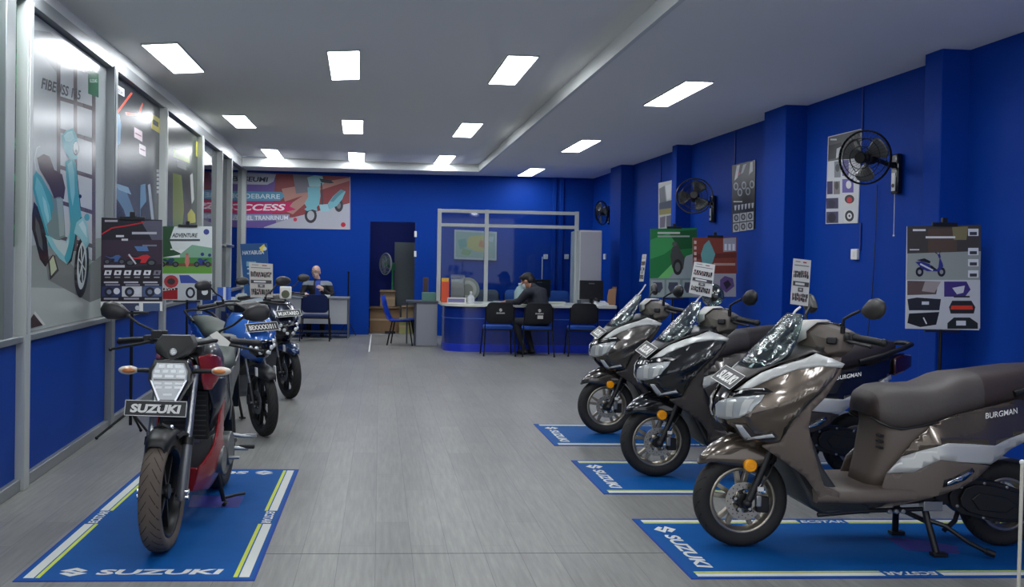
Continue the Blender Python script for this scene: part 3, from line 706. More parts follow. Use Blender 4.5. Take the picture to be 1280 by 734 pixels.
    b = MB(); b.loft([[(x0,w,z),(x0,-w,z),(x1,-w,z),(x1,w,z)] for z, x0, x1, w in [(.95,-.30,-.42,.12),(1.0,-.33,-.45,.14),(1.05,-.33,-.46,.16)]]); b.build('steering_cover', [P['dark']], root, bevel=.01)
    b = MB(); b.cbox((-.46,.02,1.135), (.02,.20,.06)); b.build('instrument_panel', [BLACK_G], root, bevel=.004)
    for s in (1, -1):
        b = MB(); b.cbox((-.475,s*.215,1.095), (.05,.05,.055)); b.cbox((-.445,s*.20,1.10), (.03,.07,.03)); b.build('switch_housing', [BLACK], root, bevel=.008)
        MB().cbox((-.392,s*.165,1.082), (.05,.085,.036), rot=(0,0,R(-28*s))).build('switch_pod', [BLACK], root, bevel=.008)
        g = MB(); g.tube([(-.475,s*.23,1.10),(-.515,s*.285,1.094),(-.555,s*.345,1.085)], [.019,.018,.018], 14); g.ball((-.56,s*.352,1.085), .021, 0, 12, 8); g.build('grip', [BLACK], root)
        b = MB(); b.tube([(-.435,s*.20,1.09),(-.45,s*.25,1.08),(-.50,s*.34,1.065)], [.009,.008,.007], 8); b.ball((-.50,s*.343,1.065), .010, 0, 8, 6); b.build('brake_lever', [BLACK], root)
        if s < 0 and wrap is None and M != 'titan': pass
        st = MB(); st.tube([(-.43,s*.20,1.12),(-.428,s*.205,1.155)], .012, 10); st.tube([(-.428,s*.205,1.15),(-.426,s*.215,1.19),(-.45,s*.245,1.215),(-.478,s*.275,1.236)], .0075, 10)
        stem = st.build('mirror_stem', [BLACK], root)
        ol = [(.255,1.228),(.285,1.205),(.335,1.195),(.39,1.205),(.425,1.232),(.432,1.262),(.415,1.288),(.37,1.302),(.325,1.295),(.28,1.262)]
        b = MB(); c = (.345, 1.25); Fm = Matrix.Translation((0,0,0))
        rings = []
        for w_, k in ((-.004,.55),(.012,.9),(.022,1.0),(.036,1.0),(.040,.94)):
            rings.append([(-.478-w_+ -.08*(u-.28), s*(c[0]+(u-c[0])*k), c[1]+(v-c[1])*k) for u, v in ol])
        b.loft(rings); b.build('mirror', [BLACK if M != 'titan' else mat('mirror_shell', (52, 50, 48), .42)], stem, angle=50)
        if wrap and s < 0:
            b = MB(); b.ball((-.50, s*.34, 1.245), (.075,.125,.085), 0, 16, 10); w_ = b.build('plastic_wrap', [WSCR], stem); tag(w_, 'clear plastic bag')
    # ---- number plate
    b = MB(); up_ = Vector((-.066,0,.058)).normalized(); rt = Vector((0,1,-.10)).normalized(); up_ = (up_-rt*up_.dot(rt)).normalized(); no = up_.cross(rt)*-1
    if no.x < 0: no = -no
    Fp = frame((.075,0,.872), rt, up_, no); H_ = .052
    pl = MB().box((-.14,-H_,0), (.14,H_,.003), 0, Fp).build('number_plate', [PLATE], root, bevel=.002)
    b = MB()
    for a, c in (((-.14,-H_),(.14,-H_+.003)),((-.14,H_-.003),(.14,H_)),((-.14,-H_),(-.137,H_)),((.137,-H_),(.14,H_))): b.box((a[0],a[1],.003),(c[0],c[1],.0045),0,Fp)
    b.build('plate_border', [LETTER], pl, smooth=False)
    MB().text(plate_txt, Fp, .056, 0, .12, .045, width=.21, w=.0045).build('plate_lettering', [LETTER], pl, smooth=False)
    b = MB(); b.cyl((.04,-.04,.862),(.07,-.04,.868),.008); b.cyl((.04,.04,.862),(.07,.04,.868),.008); b.build('plate_bracket', [BLACK], root)
    return root

S1 = make_scooter('titan', 'bronze-brown maxi scooter, the nearest of three in line on the right', (1.877, 4.86, .004), 'maxi scooters on blue mats')
S2 = make_scooter('black', 'black maxi scooter standing between the two brown-grey scooters', (1.915, 6.52, .004), 'maxi scooters on blue mats', wrap=True)
S3 = make_scooter('grey', 'dark grey maxi scooter, the furthest of three, nearest the counter', (1.965, 8.2, .004), 'maxi scooters on blue mats')
# =================================================================== motorcycles on the left
DUSTY = mat('dusty_tyre_rubber', (92, 82, 74), .85, noise=(40, .1))
DUSTY_D = mat('dusty_tyre_groove', (44, 38, 34), .9)
BLKMET = mat('black_alloy', (30, 31, 33), .35, metal=.5)
GUN = mat('gunmetal', (112, 115, 118), .38, metal=.55)
ENG = mat('engine_alloy', (122, 124, 124), .4, metal=.8)
OLIVE = mat('olive_grey_vinyl', (62, 70, 66), .5, bump=(50, .05))
CHAR = mat('charcoal_panel', (36, 38, 41), .35, coat=.4)
MIRR = mat('mirror_shell_dark', (46, 45, 46), .4)
S_LOGO = [(.5,1),(1,.62),(.80,.50),(.56,.68),(.44,.60),(.98,.22),(.5,-.1),(0,.26),(.2,.40),(.44,.22),(.56,.30),(.02,.68)]
def s_logo(mb, F, size, mi=0, w=0.0):
    """the angular S badge"""
    a = [(-.5,.12),(0,.5),(.5,.14),(.30,0),(0,.22),(-.12,.13),(.16,-.06),(.5,-.12),(0,-.5),(-.5,-.14),(-.30,0),(0,-.22),(.12,-.13),(-.16,.06)]
    a = [(-.52,.14),(-.02,.5),(.46,.16),(.27,.02),(-.02,.22),(-.13,.14),(.52,-.14),(.02,-.5),(-.46,-.16),(-.27,-.02),(.02,-.22),(.13,-.14)]
    mb.flat([(x*size, y*size) for x, y in a], F, mi, w)
def mirrors(root, x0, y0, z0, x1, y1, z1, stem_pts=None, w=.145, h=.085, tilt=.0, round_=False):
    for s in (1, -1):
        st = MB(); st.tube([(x0, s*y0, z0), (x0, s*(y0+.008), z0+.05), (x0*.6+x1*.4, s*(y0*.6+y1*.4), z0*.45+z1*.55), (x1, s*(y1-w*.35), z1-.012)], .007, 8)
        st.cyl((x0, s*y0, z0-.01), (x0, s*y0, z0+.03), .011, 10)
        so = st.build('mirror_stem', [BLACK], root)
        if round_:
            ol = [(w/2*math.cos(t)*(1 if math.cos(t) > 0 else .95), h/2*math.sin(t)) for t in np.linspace(0, 2*PI, 20, endpoint=False)]
            ol = [(u, v*(1-.12*u/w)) for u, v in ol]
        else:
            ol = [(-w*.52,-h*.02),(-w*.42,-h*.34),(-w*.1,-h*.5),(w*.25,-h*.5),(w*.46,-h*.3),(w*.5,h*.05),(w*.38,h*.4),(w*.1,h*.5),(-w*.25,h*.36)]
        b = MB(); rings = []
        for d, k in ((.022,.35),(.016,.72),(.004,.96),(-.012,1.0),(-.018,.95)):
            rings.append([(x1+d, s*(y1+u*k), z1+v*k+u*tilt) for u, v in ol])
        b.loft(rings); b.build('mirror', [MIRR], so, angle=60)
def plate(root, F, w, h, txt, size, shear=.12, sx=1.2, fat=.03, frame_m=None):
    pl = MB().box((-w/2,-h/2,0), (w/2,h/2,.003), 0, F).build('number_plate', [PLATE], root, bevel=.0015)
    b = MB(); k = .003
    for a, c in (((-w/2,-h/2),(w/2,-h/2+k)),((-w/2,h/2-k),(w/2,h/2)),((-w/2,-h/2),(-w/2+k,h/2)),((w/2-k,-h/2),(w/2,h/2))): b.box((a[0],a[1],.003),(c[0],c[1],.0045),0,F)
    b.build('plate_border', [LETTER], pl, smooth=False)
    MB().text(txt, F, size, 0, shear, fat, width=w*.82, w=.0045).build('plate_lettering', [LETTER], pl, smooth=False)
    return pl
def side_panels(name, root, outline, ctrl, mats, h=.035, solid=.006, off=0):
    return pair(name, flank(outline, ctrl, h, off), mats, root, solid)

def make_naked(label, loc, rz):
    root = thing('motorcycle', label, 'motorcycle', loc, rz)
    wheel(root, 'front_wheel', 0, .29, .29, .222, .108, DUSTY, DUSTY_D, BLKMET, BLACK, 6, .125, GUN, CHROME, .2, 30, .024, side=-1)
    for s in (1, -1):
        b = MB(); b.tube([(.0, s*.088, .245),(-.005, s*.09, .28),(-.10, s*.092, .50)], [.021,.029,.026], 14, 1); b.tube([(-.10, s*.092, .50),(-.115,s*.092,.535)], .031, 14, 0)
        b.tube([(-.115,s*.092,.535),(-.265,s*.092,.88)], .0195, 14, 2); b.cyl((0,s*.075,.29),(0,s*.125,.29), .014, 10, 3); b.cyl((.0,s*.06,.262),(.0,s*.125,.262), .013, 10, 3)
        b.build('fork_leg', [BLACK, GUN, STEEL, CHROME], root)
    b = MB(); b.cbox((-.09,-.105,.34), (.07,.04,.09)); b.build('brake_caliper', [BLACK], root, bevel=.008)
    st = [(.175,.545,.165,.045,.50),(.12,.588,.11,.062,.53),(.04,.608,.04,.068,.545),(-.05,.604,-.045,.070,.545),(-.13,.575,-.12,.068,.52),(-.20,.52,-.185,.06,.48)]
    fd = MB().saddle(st, 16, 0, .7, .7).build('front_fender', [BLACK], root, solid=.006, out=lambda p: p-Vector((0,0,.3)))
    b = MB()
    for s in (1, -1): b.tube([(.02,s*.066,.56),(-.04,s*.085,.57),(-.11,s*.09,.55)], .012, 8)
    b.tube([(.02,.04,.60),(.03,0,.622),(.02,-.04,.60)], .010, 8); b.ball((.03,.045,.612), .012, 1, 10, 8)
    b.build('fender_brace', [BLACK, CHROME], fd)
    # head lamp
    hexo = [(-.066,.912),(.070,.912),(.092,.872),(.092,.828),(.042,.728),(-.036,.728),(-.086,.828),(-.086,.872)]
    def off(o, k, c=(.002,.83)): return [(c[0]+(u-c[0])*k, c[1]+(v-c[1])*k) for u, v in o]
    b = MB(); b.loft([[(x+(.905-v)*.28, u, v) for u, v in off(hexo, k)] for x, k in ((-.30,.8),(-.22,1.14),(-.115,1.22),(-.098,1.16),(-.100,1.02),(-.112,1.0))])
    hs = b.build('headlight_shell', [BLACK_G], root, angle=30)
    ln = MB(); ln.loft([[(x+(.905-v)*.28, u, v) for u, v in off(hexo, k)] for x, k in ((-.114,1.0),(-.100,1.0),(-.094,.94))]); lens = ln.build('headlight', [mat('lamp_inner_grey', (178,182,184), .25, metal=.2, coat=1)], root, angle=30)
    def q(b, u0, u1, v0, v1, x, mi):
        b.loft([[(x+(.905-v)*.28-.012, u, v) for u, v in ((u0,v0),(u1,v0),(u1,v1),(u0,v1))], [(x+(.905-v)*.28, u, v) for u, v in ((u0+.003,v0+.003),(u1-.003,v0+.003),(u1-.003,v1-.003),(u0+.003,v1-.003))]], mi)
    led = MB()
    for r_, (v0, v1, hw, n) in enumerate([(.885,.906,.062,3),(.862,.882,.080,4),(.838,.858,.086,3),(.806,.822,.078,3),(.785,.803,.070,3),(.752,.768,.030,1)]):
        for k in range(n):
            u0 = -hw+2*hw*k/n+.004; u1 = -hw+2*hw*(k+1)/n-.004; q(led, .003+u0, .003+u1, v0, v1, -.090, r_ % 2)
    q(led, -.075, .081, .824, .837, -.091, 2)
    led.build('led_cell', [mat('white_lamp_cell', (244,246,246), .25, coat=1), mat('pale_lamp_cell', (214,218,220), .2, metal=.2, coat=1), LENS_D], lens, smooth=False)
    for s, o in ((1, [(.094,.83),(.083,.825),(.038,.735),(.046,.728)]), (-1, [(-.088,.83),(-.077,.825),(-.032,.735),(-.040,.728)])):
        b = MB(); b.loft([[(-.10+(.905-v)*.28, u, v) for u, v in o], [(-.086+(.905-v)*.28, u, v) for u, v in o]])
        b.build('headlight_trim', [CHROME], lens, smooth=False)
    # instrument visor with round badge
    vo = [(-.072,1.045),(.078,1.045),(.098,1.015),(.106,.985),(.092,.955),(.045,.925),(.003,.915),(-.039,.925),(-.086,.955),(-.10,.985),(-.092,1.015)]
    b = MB(); b.loft([[(x-(v-.95)*.6, .003+(u-.003)*k, .975+(v-.975)*k) for u, v in vo] for x, k in ((-.27,.9),(-.17,1.0),(-.155,.95),(-.148,.8))])
    vs = b.build('instrument_visor', [BLACK], root, angle=35)
    b = MB(); Fv = frame((-.150,.003,.962), (0,1,0), (-.35,0,.94)); b.lathe([(0,.006),(.016,.006),(.019,.004),(.019,-.01)], (0,0,0), 'z', 20, 0, Fv); s_logo(b, Fv, .027, 1, .0065)
    b.build('badge', [STEEL, WHITE], vs)
    b = MB(); b.cbox((-.30,0,1.0), (.10,.15,.05)); b.build('instrument_panel', [BLACK_G], root, bevel=.01)
    pl = plate(root, frame((-.035,-.05,.692), Matrix.Rotation(R(-7),3,'Z') @ Vector((0,1,0)), Vector((-.30,0,.95)).normalized()), .315, .078, 'SUZUKI', .040, .12, 1.42, .05)
    b = MB(); b.cbox((-.10,-.02,.70), (.14,.02,.015)); b.build('plate_bracket', [BLACK], root)
    for s in (1, -1):
        b = MB(); b.tube([(-.20,s*.10,.862),(-.205,s*.19,.862)], [.014,.011], 10, 0); stalk = b.build('turn_signal', [BLACK], root)
        b = MB(); b.ball((-.205, s*.235, .862), (.026,.052,.023), 0, 16, 12); b.ball((-.186, s*.230, .862), (.012,.034,.013), 1, 12, 8)
        b.build('signal_lens', [mat('pale_signal_shell', (206, 198, 184), .3, coat=.4), AMBER], stalk)
    # bars
    b = MB(); b.tube([(-.52,.36,.985),(-.49,.24,.995),(-.42,.15,1.0),(-.38,.06,.985),(-.38,-.06,.985),(-.42,-.15,1.0),(-.49,-.24,.995),(-.52,-.36,.985)], .011, 10)
    b.cbox((-.36,0,.96), (.06,.22,.03)); b.build('handlebar', [BLACK], root)
    for s in (1, -1):
        g = MB(); g.tube([(-.492,s*.225,.995),(-.512,s*.30,.990),(-.53,s*.372,.982)], .018, 14); g.ball((-.532,s*.375,.982), .020, 0, 12, 8); g.build('grip', [BLACK], root)
        b = MB(); b.cbox((-.475,s*.20,1.0), (.05,.06,.045)); b.build('switch_housing', [BLACK], root, bevel=.006)
        b = MB(); b.tube([(-.445,s*.17,.995),(-.44,s*.24,.978),(-.46,s*.40,.945)], [.010,.008,.007], 8); b.ball((-.461,s*.405,.943), .011, 0, 8, 6); b.build('brake_lever' if s < 0 else 'clutch_lever', [BLACK], root)
    b = MB(); b.cbox((-.45,-.155,1.022), (.05,.055,.055)); b.cbox((-.45,-.115,1.02), (.035,.03,.06)); b.tube([(-.44,-.12,.985),(-.38,-.10,.93),(-.30,-.08,.86)], .006, 6)
    b.build('brake_reservoir', [BLACK], root, bevel=.004)
    b = MB(); b.tube([(-.43,-.14,.985),(-.40,-.10,.955),(-.36,-.07,.94)], .008, 8); b.build('cable_sleeve', [WHITE], root)
    mirrors(root, -.45, .17, 1.0, -.42, .375, 1.155, w=.15, h=.098, tilt=.05)
    # tank, shrouds, body
    st = [(-.36,.93,-.36,.09,.80),(-.44,.985,-.44,.145,.78),(-.55,1.01,-.55,.165,.77),(-.68,.995,-.68,.165,.76),(-.80,.94,-.80,.14,.76),(-.88,.88,-.88,.11,.77)]
    MB().saddle(st, 18, 0, .6, .7).build('fuel_tank', [CHAR], root, solid=.008, out=lambda p: p-Vector((-.6,0,.8)), angle=60)
    side_panels('tank_shroud', root, [(-.30,.925),(-.40,.932),(-.54,.90),(-.56,.84),(-.48,.79),(-.42,.74),(-.36,.745),(-.33,.80)],
        [(-.30,.925,.10),(-.54,.90,.17),(-.56,.84,.175),(-.42,.74,.145),(-.36,.745,.12),(-.45,.85,.172)], [RED], solid=.01)
    side_panels('radiator_shroud', root, [(-.40,.77),(-.50,.80),(-.62,.78),(-.60,.62),(-.53,.50),(-.48,.50),(-.45,.62)],
        [(-.40,.77,.13),(-.62,.78,.19),(-.60,.62,.17),(-.48,.50,.12),(-.5,.65,.175)], [mat('dark_navy_plastic', (20, 28, 46), .3, coat=.3)], solid=.012)
    b = MB(); b.cbox((-.46,0,.60), (.05,.25,.26), 0)
    for k in range(9): b.cbox((-.432,0,.49+.027*k), (.006,.23,.008), 1)
    b.build('radiator', [BLACK, DARK], root, bevel=.004)
    side_panels('belly_cowl', root, [(-.37,.205),(-.355,.33),(-.45,.44),(-.57,.66),(-.62,.66),(-.60,.46),(-.70,.33),(-.82,.22),(-.60,.165)],
        [(-.37,.205,.06),(-.355,.33,.10),(-.45,.44,.16),(-.57,.66,.175),(-.62,.66,.18),(-.60,.46,.175),(-.70,.33,.165),(-.82,.22,.12),(-.60,.165,.10),(-.50,.30,.155)], [RED], solid=.012)
    b = MB(); b.prism([(-.065,.205),(.065,.205),(.10,.33),(-.10,.33)], .02, YZ(-.385)); b.build('belly_cowl', [RED], root, bevel=.006)
    b = MB(); b.cbox((-.70,0,.36), (.34,.26,.22), 0)
    for k in range(7): b.cbox((-.56,0,.47+.022*k), (.17,.19,.010), 1)
    b.cbox((-.56,0,.56), (.14,.15,.24), 1); b.cyl((-.78,.12,.36),(-.78,.19,.36), .095, 24, 0); b.cyl((-.60,.12,.33),(-.60,.185,.33), .075, 24, 0); b.cyl((-.78,-.12,.36),(-.78,-.19,.36), .10, 24, 0)
    b.build('engine', [ENG, STEEL], root, bevel=.008)
    b = MB(); b.tube([(-.49,-.03,.50),(-.44,-.05,.38),(-.48,-.09,.24),(-.70,-.13,.19),(-.95,-.16,.22)], .022, 12, 1); b.tube([(-.93,-.16,.22),(-1.0,-.17,.24),(-1.45,-.20,.34),(-1.50,-.20,.35)], [.04,.058,.062,.045], 16, 0)
    b.build('exhaust', [BLACK, STEEL], root)
    st = [(-.82,.86,-.82,.09,.80),(-.88,.862,-.88,.12,.78),(-1.0,.872,-1.0,.145,.78),(-1.10,.885,-1.10,.15,.80),(-1.17,.925,-1.17,.135,.84),(-1.30,.945,-1.30,.12,.88),(-1.48,.965,-1.48,.09,.91),(-1.56,.955,-1.56,.05,.92)]
    MB().saddle(st, 16, 0, .55, .65).build('seat', [OLIVE], root, solid=.008, out=lambda p: p-Vector((-1.1,0,.8)), angle=60)
    side_panels('side_panel', root, [(-.66,.80),(-.82,.81),(-1.0,.79),(-1.15,.83),(-1.5,.915),(-1.66,.94),(-1.60,.86),(-1.30,.75),(-1.05,.66),(-.88,.50),(-.74,.52),(-.64,.66)],
        [(-.66,.80,.165),(-1.0,.79,.15),(-1.5,.915,.10),(-1.66,.94,.05),(-1.3,.75,.14),(-.88,.50,.13),(-.74,.52,.15),(-.64,.66,.175),(-.9,.68,.175)], [CHAR], solid=.01)
    b = MB()
    for s in (1, -1): b.tube([(-.70,s*.182,.80),(-.86,s*.172,.60),(-.93,s*.15,.50)], .005, 6)
    b.build('pinstripe', [STEEL], root)
    b = MB(); b.loft([[(x,w,z0),(x,-w,z0),(x,-w,z1),(x,w,z1)] for x, w, z0, z1 in [(-.40,.03,.70,.92),(-.62,.10,.62,.80),(-.95,.11,.42,.78),(-1.25,.08,.72,.86),(-1.6,.04,.86,.92)]]); b.build('frame', [BLACK], root, bevel=.01)
    b = MB()
    for s in (1, -1): b.tube([(-.93,s*.09,.36),(-1.15,s*.10,.32),(-1.36,s*.10,.30)], .022, 10)
    b.tube([(-.95,0,.42),(-1.05,0,.62)], .03, 10); b.build('swingarm', [BLACK], root)
    wheel(root, 'rear_wheel', -1.36, .30, .30, .222, .13, RUB, RUB_D, BLKMET, BLACK, 6, None, None, None, 0, 26, .024)
    b = MB(); b.loft([[(x,w,z0),(x,-w,z0),(x,-w,z1),(x,w,z1)] for x, w, z0, z1 in [(-1.40,.08,.72,.80),(-1.62,.08,.70,.80),(-1.72,.07,.52,.58),(-1.75,.06,.45,.48)]]); b.build('rear_fender', [BLACK], root, bevel=.008)
    b = MB(); b.cbox((-1.66,0,.90), (.05,.12,.05)); b.build('tail_light', [TAIL], root, bevel=.012)
    for s in (1, -1):
        b = MB(); b.tube([(-.93,s*.14,.33),(-.95,s*.26,.325)], .013, 8, 1); b.cbox((-.95,s*.25,.335), (.03,.09,.02), 0); b.build('foot_peg', [BLACK, STEEL], root, bevel=.004)
    b = MB(); b.tube([(-.92,.17,.30),(-.80,.185,.305),(-.70,.20,.32)], .008, 8); b.cyl((-.70,.19,.32),(-.70,.25,.322), .011, 8); b.build('gear_lever', [STEEL], root)
    b = MB(); b.tube([(-1.0,.15,.40),(-1.02,.20,.385),(-1.04,.27,.38)], .011, 8); b.cbox((-1.04,.25,.385), (.025,.08,.018)); b.build('pillion_peg', [STEEL], root)
    b = MB(); b.tube([(-.84,.09,.25),(-.885,.13,.03)], .013, 10); b.tube([(-.885,.13,.02),(-.885,.145,.008)], [.018,.024], 10); b.tube([(-.88,.128,.045),(-.95,.19,.05),(-.985,.235,.05)], .009, 8)
    b.build('side_stand', [BLACK], root)
    return root

u_xf = tab([.60,.66,.72,.78,.84,.90,.96,1.02], [-.02,.055,.085,.08,.05,.0,-.06,-.13])
u_W = tab([.60,.66,.72,.78,.84,.90,.96,1.02], [.035,.11,.165,.20,.215,.21,.185,.135])
def u_emb(off=0, side=1):
    def f(th, z):
        x = -.26+(u_xf(z)+.26)*math.sin(th); w = u_W(z)*max(0, math.cos(th))**.9
        return (x+off*math.sin(th), side*(w+off*math.cos(th)), z)
    return f
def make_underbone(label, loc, rz, steer, M, txt, group, txt_size):
    root = thing('motorcycle', label, 'motorcycle', loc, rz, group, R(3.2))
    wheel_root = wheel(root, 'front_wheel', 0, .287, .287, .222, .082, RUB, RUB_D, BLKMET, BLACK, 5, .10, GUN, CHROME, .5, 30, .03, side=-1)
    fk = []
    for s in (1, -1):
        b = MB(); b.tube([(0,s*.078,.27),(-.06,s*.08,.44)], .020, 12, 1); b.tube([(-.06,s*.08,.44),(-.22,s*.075,.80)], .014, 12, 0); b.cyl((0,s*.05,.287),(0,s*.105,.287), .012, 8, 0); fk.append(b.build('fork_leg', [GUN, BLACK], root))
    b = MB(); b.cbox((-.07,-.085,.30), (.06,.035,.08)); fk.append(b.build('brake_caliper', [BLACK], root, bevel=.006))
    st = [(.26,.50,.245,.03,.475),(.20,.555,.19,.055,.50),(.12,.585,.11,.072,.51),(.02,.60,.02,.08,.515),(-.08,.592,-.07,.082,.51),(-.16,.56,-.15,.08,.49)]
    fd = MB().saddle(st, 16, 0, .7, .7).build('front_fender', [M['fender']], root, solid=.006, out=lambda p: p-Vector((0,0,.3)))
    fk.append(fd)
    for s in (1, -1): MB().cbox((.10, s*.078, .55), (.05,.006,.07)).build('fender_sticker', [WHITE], fd)
    for o in fk+[wheel_root]: o.rotation_euler = (0, 0, steer)
    # front cowl
    b = MB(); zs = np.linspace(.60, 1.02, 15); ths = np.linspace(0, PI, 21)
    b.loft([[ (lambda p: (p[0], p[1] if t <= PI/2 else -p[1], p[2]))(u_emb()(t if t <= PI/2 else PI-t, z)) for t in ths] for z in zs], 0, False, False)
    b.build('front_cowl', [M['paint']], root, solid=.006, out=lambda p: Vector((1,0,0)), angle=60)
    b = MB(); zs = np.linspace(.66, .80, 8)
    rings = []
    for z in zs:
        t0 = .92+max(0, z-.76)*8+max(0, .70-z)*6; t0 = min(t0, 1.3); rings.append([(lambda p: (p[0], p[1] if t <= PI/2 else -p[1], p[2]))(u_emb(.006)(t if t <= PI/2 else PI-t, z)) for t in np.linspace(t0, PI-t0, 15)])
    b.loft(rings, 0, False, False); hl = b.build('headlight', [BLACK_G], root, solid=.004, out=lambda p: Vector((1,0,0)), angle=60)
    for i, (t, z, r_) in enumerate([(1.15,.785,.017),(1.05,.745,.016),(1.25,.735,.018),(1.4,.70,.017),(1.25,.69,.013),(PI-1.4,.70,.017),(PI-1.25,.735,.018),(PI-1.05,.745,.016),(PI-1.15,.785,.017)]):
        p = u_emb(.006)(t if t <= PI/2 else PI-t, z); p = (p[0], p[1] if t <= PI/2 else -p[1], p[2])
        MB().ball(p, (.014, r_*1.15, r_*1.15), 0, 12, 8).build('led_lamp', [mat('bright_lamp_bowl', (232, 236, 238), .15, metal=.4, coat=1)], hl)
    b = MB()
    for s in (1, -1): b.tube([u_emb(.004, s)(th, z) for th, z in ((1.3,.98),(1.1,.90),(.9,.80),(.62,.72))], .004, 6)
    b.build('cowl_stripe', [WHITE], root)
    plate(root, frame((.055,0,.905), Vector((0,1,0)), Vector((-.62,0,.78)).normalized()), .28, .085, txt, txt_size, 0.0, 1.05, .02)
    b = MB(); b.tube([(-.02,.05,.88),(.05,.05,.90)], .008, 6); b.tube([(-.02,-.05,.88),(.05,-.05,.90)], .008, 6); b.cbox((.045,0,.893),(.012,.12,.02)); b.build('plate_bracket', [BLACK], root)
    # handlebar
    b = MB(); b.tube([(-.36,.36,1.075),(-.33,.24,1.085),(-.26,.12,1.085),(-.25,0,1.06),(-.26,-.12,1.085),(-.33,-.24,1.085),(-.36,-.36,1.075)], .011, 10); b.loft([[(x,w,z0),(x,-w,z0),(x,-w,z1),(x,w,z1)] for x, w, z0, z1 in [(-.14,.06,1.02,1.05),(-.20,.10,1.0,1.085),(-.30,.10,1.0,1.10),(-.34,.06,1.02,1.08)]])
    b.build('handlebar', [BLACK], root, bevel=.008)
    for s in (1, -1):
        g = MB(); g.tube([(-.33,s*.24,1.085),(-.36,s*.37,1.073)], .018, 12); g.ball((-.361,s*.375,1.073), .02, 0, 10, 8); g.build('grip', [BLACK], root)
        b = MB(); b.cbox((-.315,s*.21,1.09), (.05,.06,.045)); b.build('switch_housing', [BLACK], root, bevel=.006)
        b = MB(); b.tube([(-.28,s*.18,1.085),(-.28,s*.26,1.07),(-.31,s*.39,1.05)], [.010,.008,.007], 8); b.build('brake_lever', [BLACK], root)
    mirrors(root, -.30, .19, 1.10, -.29, .355, 1.255, w=.15, h=.088, round_=True)
    # leg shield, body, seat
    side_panels('leg_shield', root, [(-.16,.90),(-.26,.90),(-.34,.78),(-.46,.55),(-.58,.36),(-.46,.33),(-.34,.46),(-.22,.60),(-.14,.68)], [(-.16,.90,.16),(-.34,.78,.17),(-.58,.36,.17),(-.46,.33,.15),(-.22,.60,.14),(-.14,.68,.14),(-.35,.6,.19)], [M['lower']], solid=.012)
    side_panels('body_panel', root, [(-.26,.84),(-.40,.72),(-.62,.68),(-.85,.74),(-1.15,.84),(-1.52,.93),(-1.60,.93),(-1.45,.80),(-1.1,.66),(-.85,.52),(-.60,.48),(-.42,.58)],
        [(-.26,.84,.12),(-.62,.68,.12),(-.85,.74,.145),(-1.15,.84,.13),(-1.52,.93,.06),(-1.60,.93,.03),(-1.1,.66,.15),(-.6,.48,.12),(-.42,.58,.13),(-.9,.62,.165)], [M['paint']], solid=.01)
    b = MB(); b.loft([[(x,w,z0),(x,-w,z0),(x,-w,z1),(x,w,z1)] for x, w, z0, z1 in [(-.18,.08,.60,.98),(-.35,.09,.48,.74),(-.62,.10,.42,.68),(-.9,.12,.45,.74),(-1.2,.10,.66,.84),(-1.55,.03,.88,.93)]]); b.build('frame_cover', [BLACK], root, bevel=.012)
    st = [(-.50,.745,-.50,.07,.70),(-.56,.79,-.56,.10,.71),(-.68,.825,-.68,.125,.73),(-.82,.835,-.82,.14,.75),(-.95,.85,-.95,.145,.77),(-1.05,.89,-1.05,.135,.81),(-1.20,.915,-1.20,.12,.85),(-1.38,.93,-1.38,.10,.88),(-1.44,.92,-1.44,.06,.89)]
    MB().saddle(st, 16, 0, .55, .65).build('seat', [OLIVE], root, solid=.008, out=lambda p: p-Vector((-1,0,.75)), angle=60)
    b = MB(); b.tube([(-1.25,.12,.88),(-1.42,.12,.935),(-1.58,.09,.965),(-1.62,0,.97),(-1.58,-.09,.965),(-1.42,-.12,.935),(-1.25,-.12,.88)], .013, 8); b.build('grab_rail', [BLACK], root)
    b = MB(); b.loft([[(x,w,z0),(x,-w,z0),(x,-w,z1),(x,w,z1)] for x, w, z0, z1 in [(-1.5,.07,.82,.90),(-1.6,.06,.84,.91),(-1.66,.03,.87,.90)]]); b.build('tail_light', [TAIL], root, bevel=.01)
    b = MB(); b.loft([[(x,w,z0),(x,-w,z0),(x,-w,z1),(x,w,z1)] for x, w, z0, z1 in [(-1.2,.07,.62,.68),(-1.48,.07,.66,.76),(-1.62,.07,.52,.58),(-1.67,.06,.42,.45)]]); b.build('rear_fender', [BLACK], root, bevel=.008)
    b = MB(); b.cbox((-.70,0,.36), (.36,.24,.20), 0); b.cyl((-.78,-.10,.35),(-.78,-.17,.35), .09, 20, 0); b.cyl((-.78,.10,.35),(-.78,.17,.35), .085, 20, 0); b.cbox((-.48,0,.40), (.14,.15,.14), 1)
    for k in range(5): b.cbox((-.44-.025*k,0,.40), (.010,.19,.17), 1)
    b.build('engine', [GUN, ENG], root, bevel=.008)
    b = MB(); b.tube([(-.45,-.03,.34),(-.46,-.07,.24),(-.7,-.12,.20),(-.92,-.15,.23)], .018, 10, 1); b.tube([(-.9,-.15,.23),(-1.0,-.16,.25),(-1.42,-.18,.36),(-1.47,-.18,.37)], [.03,.05,.052,.04], 14, 0); b.build('exhaust', [BLACK, STEEL], root)
    b = MB()
    for s in (1, -1): b.tube([(-.88,s*.09,.36),(-1.05,s*.10,.33),(-1.26,s*.10,.287)], .02, 8)
    b.build('swingarm', [BLACK], root)
    wheel(root, 'rear_wheel', -1.26, .287, .287, .222, .09, RUB, RUB_D, BLKMET, BLACK, 5, None, None, None, 0, 26, .03)
    for s in (1, -1):
        b = MB(); b.tube([(-.78,s*.12,.27),(-.80,s*.25,.265)], .012, 8, 1); b.cbox((-.80,s*.24,.275), (.03,.10,.02), 0); b.build('foot_peg', [BLACK, STEEL], root, bevel=.004)
    b = MB()
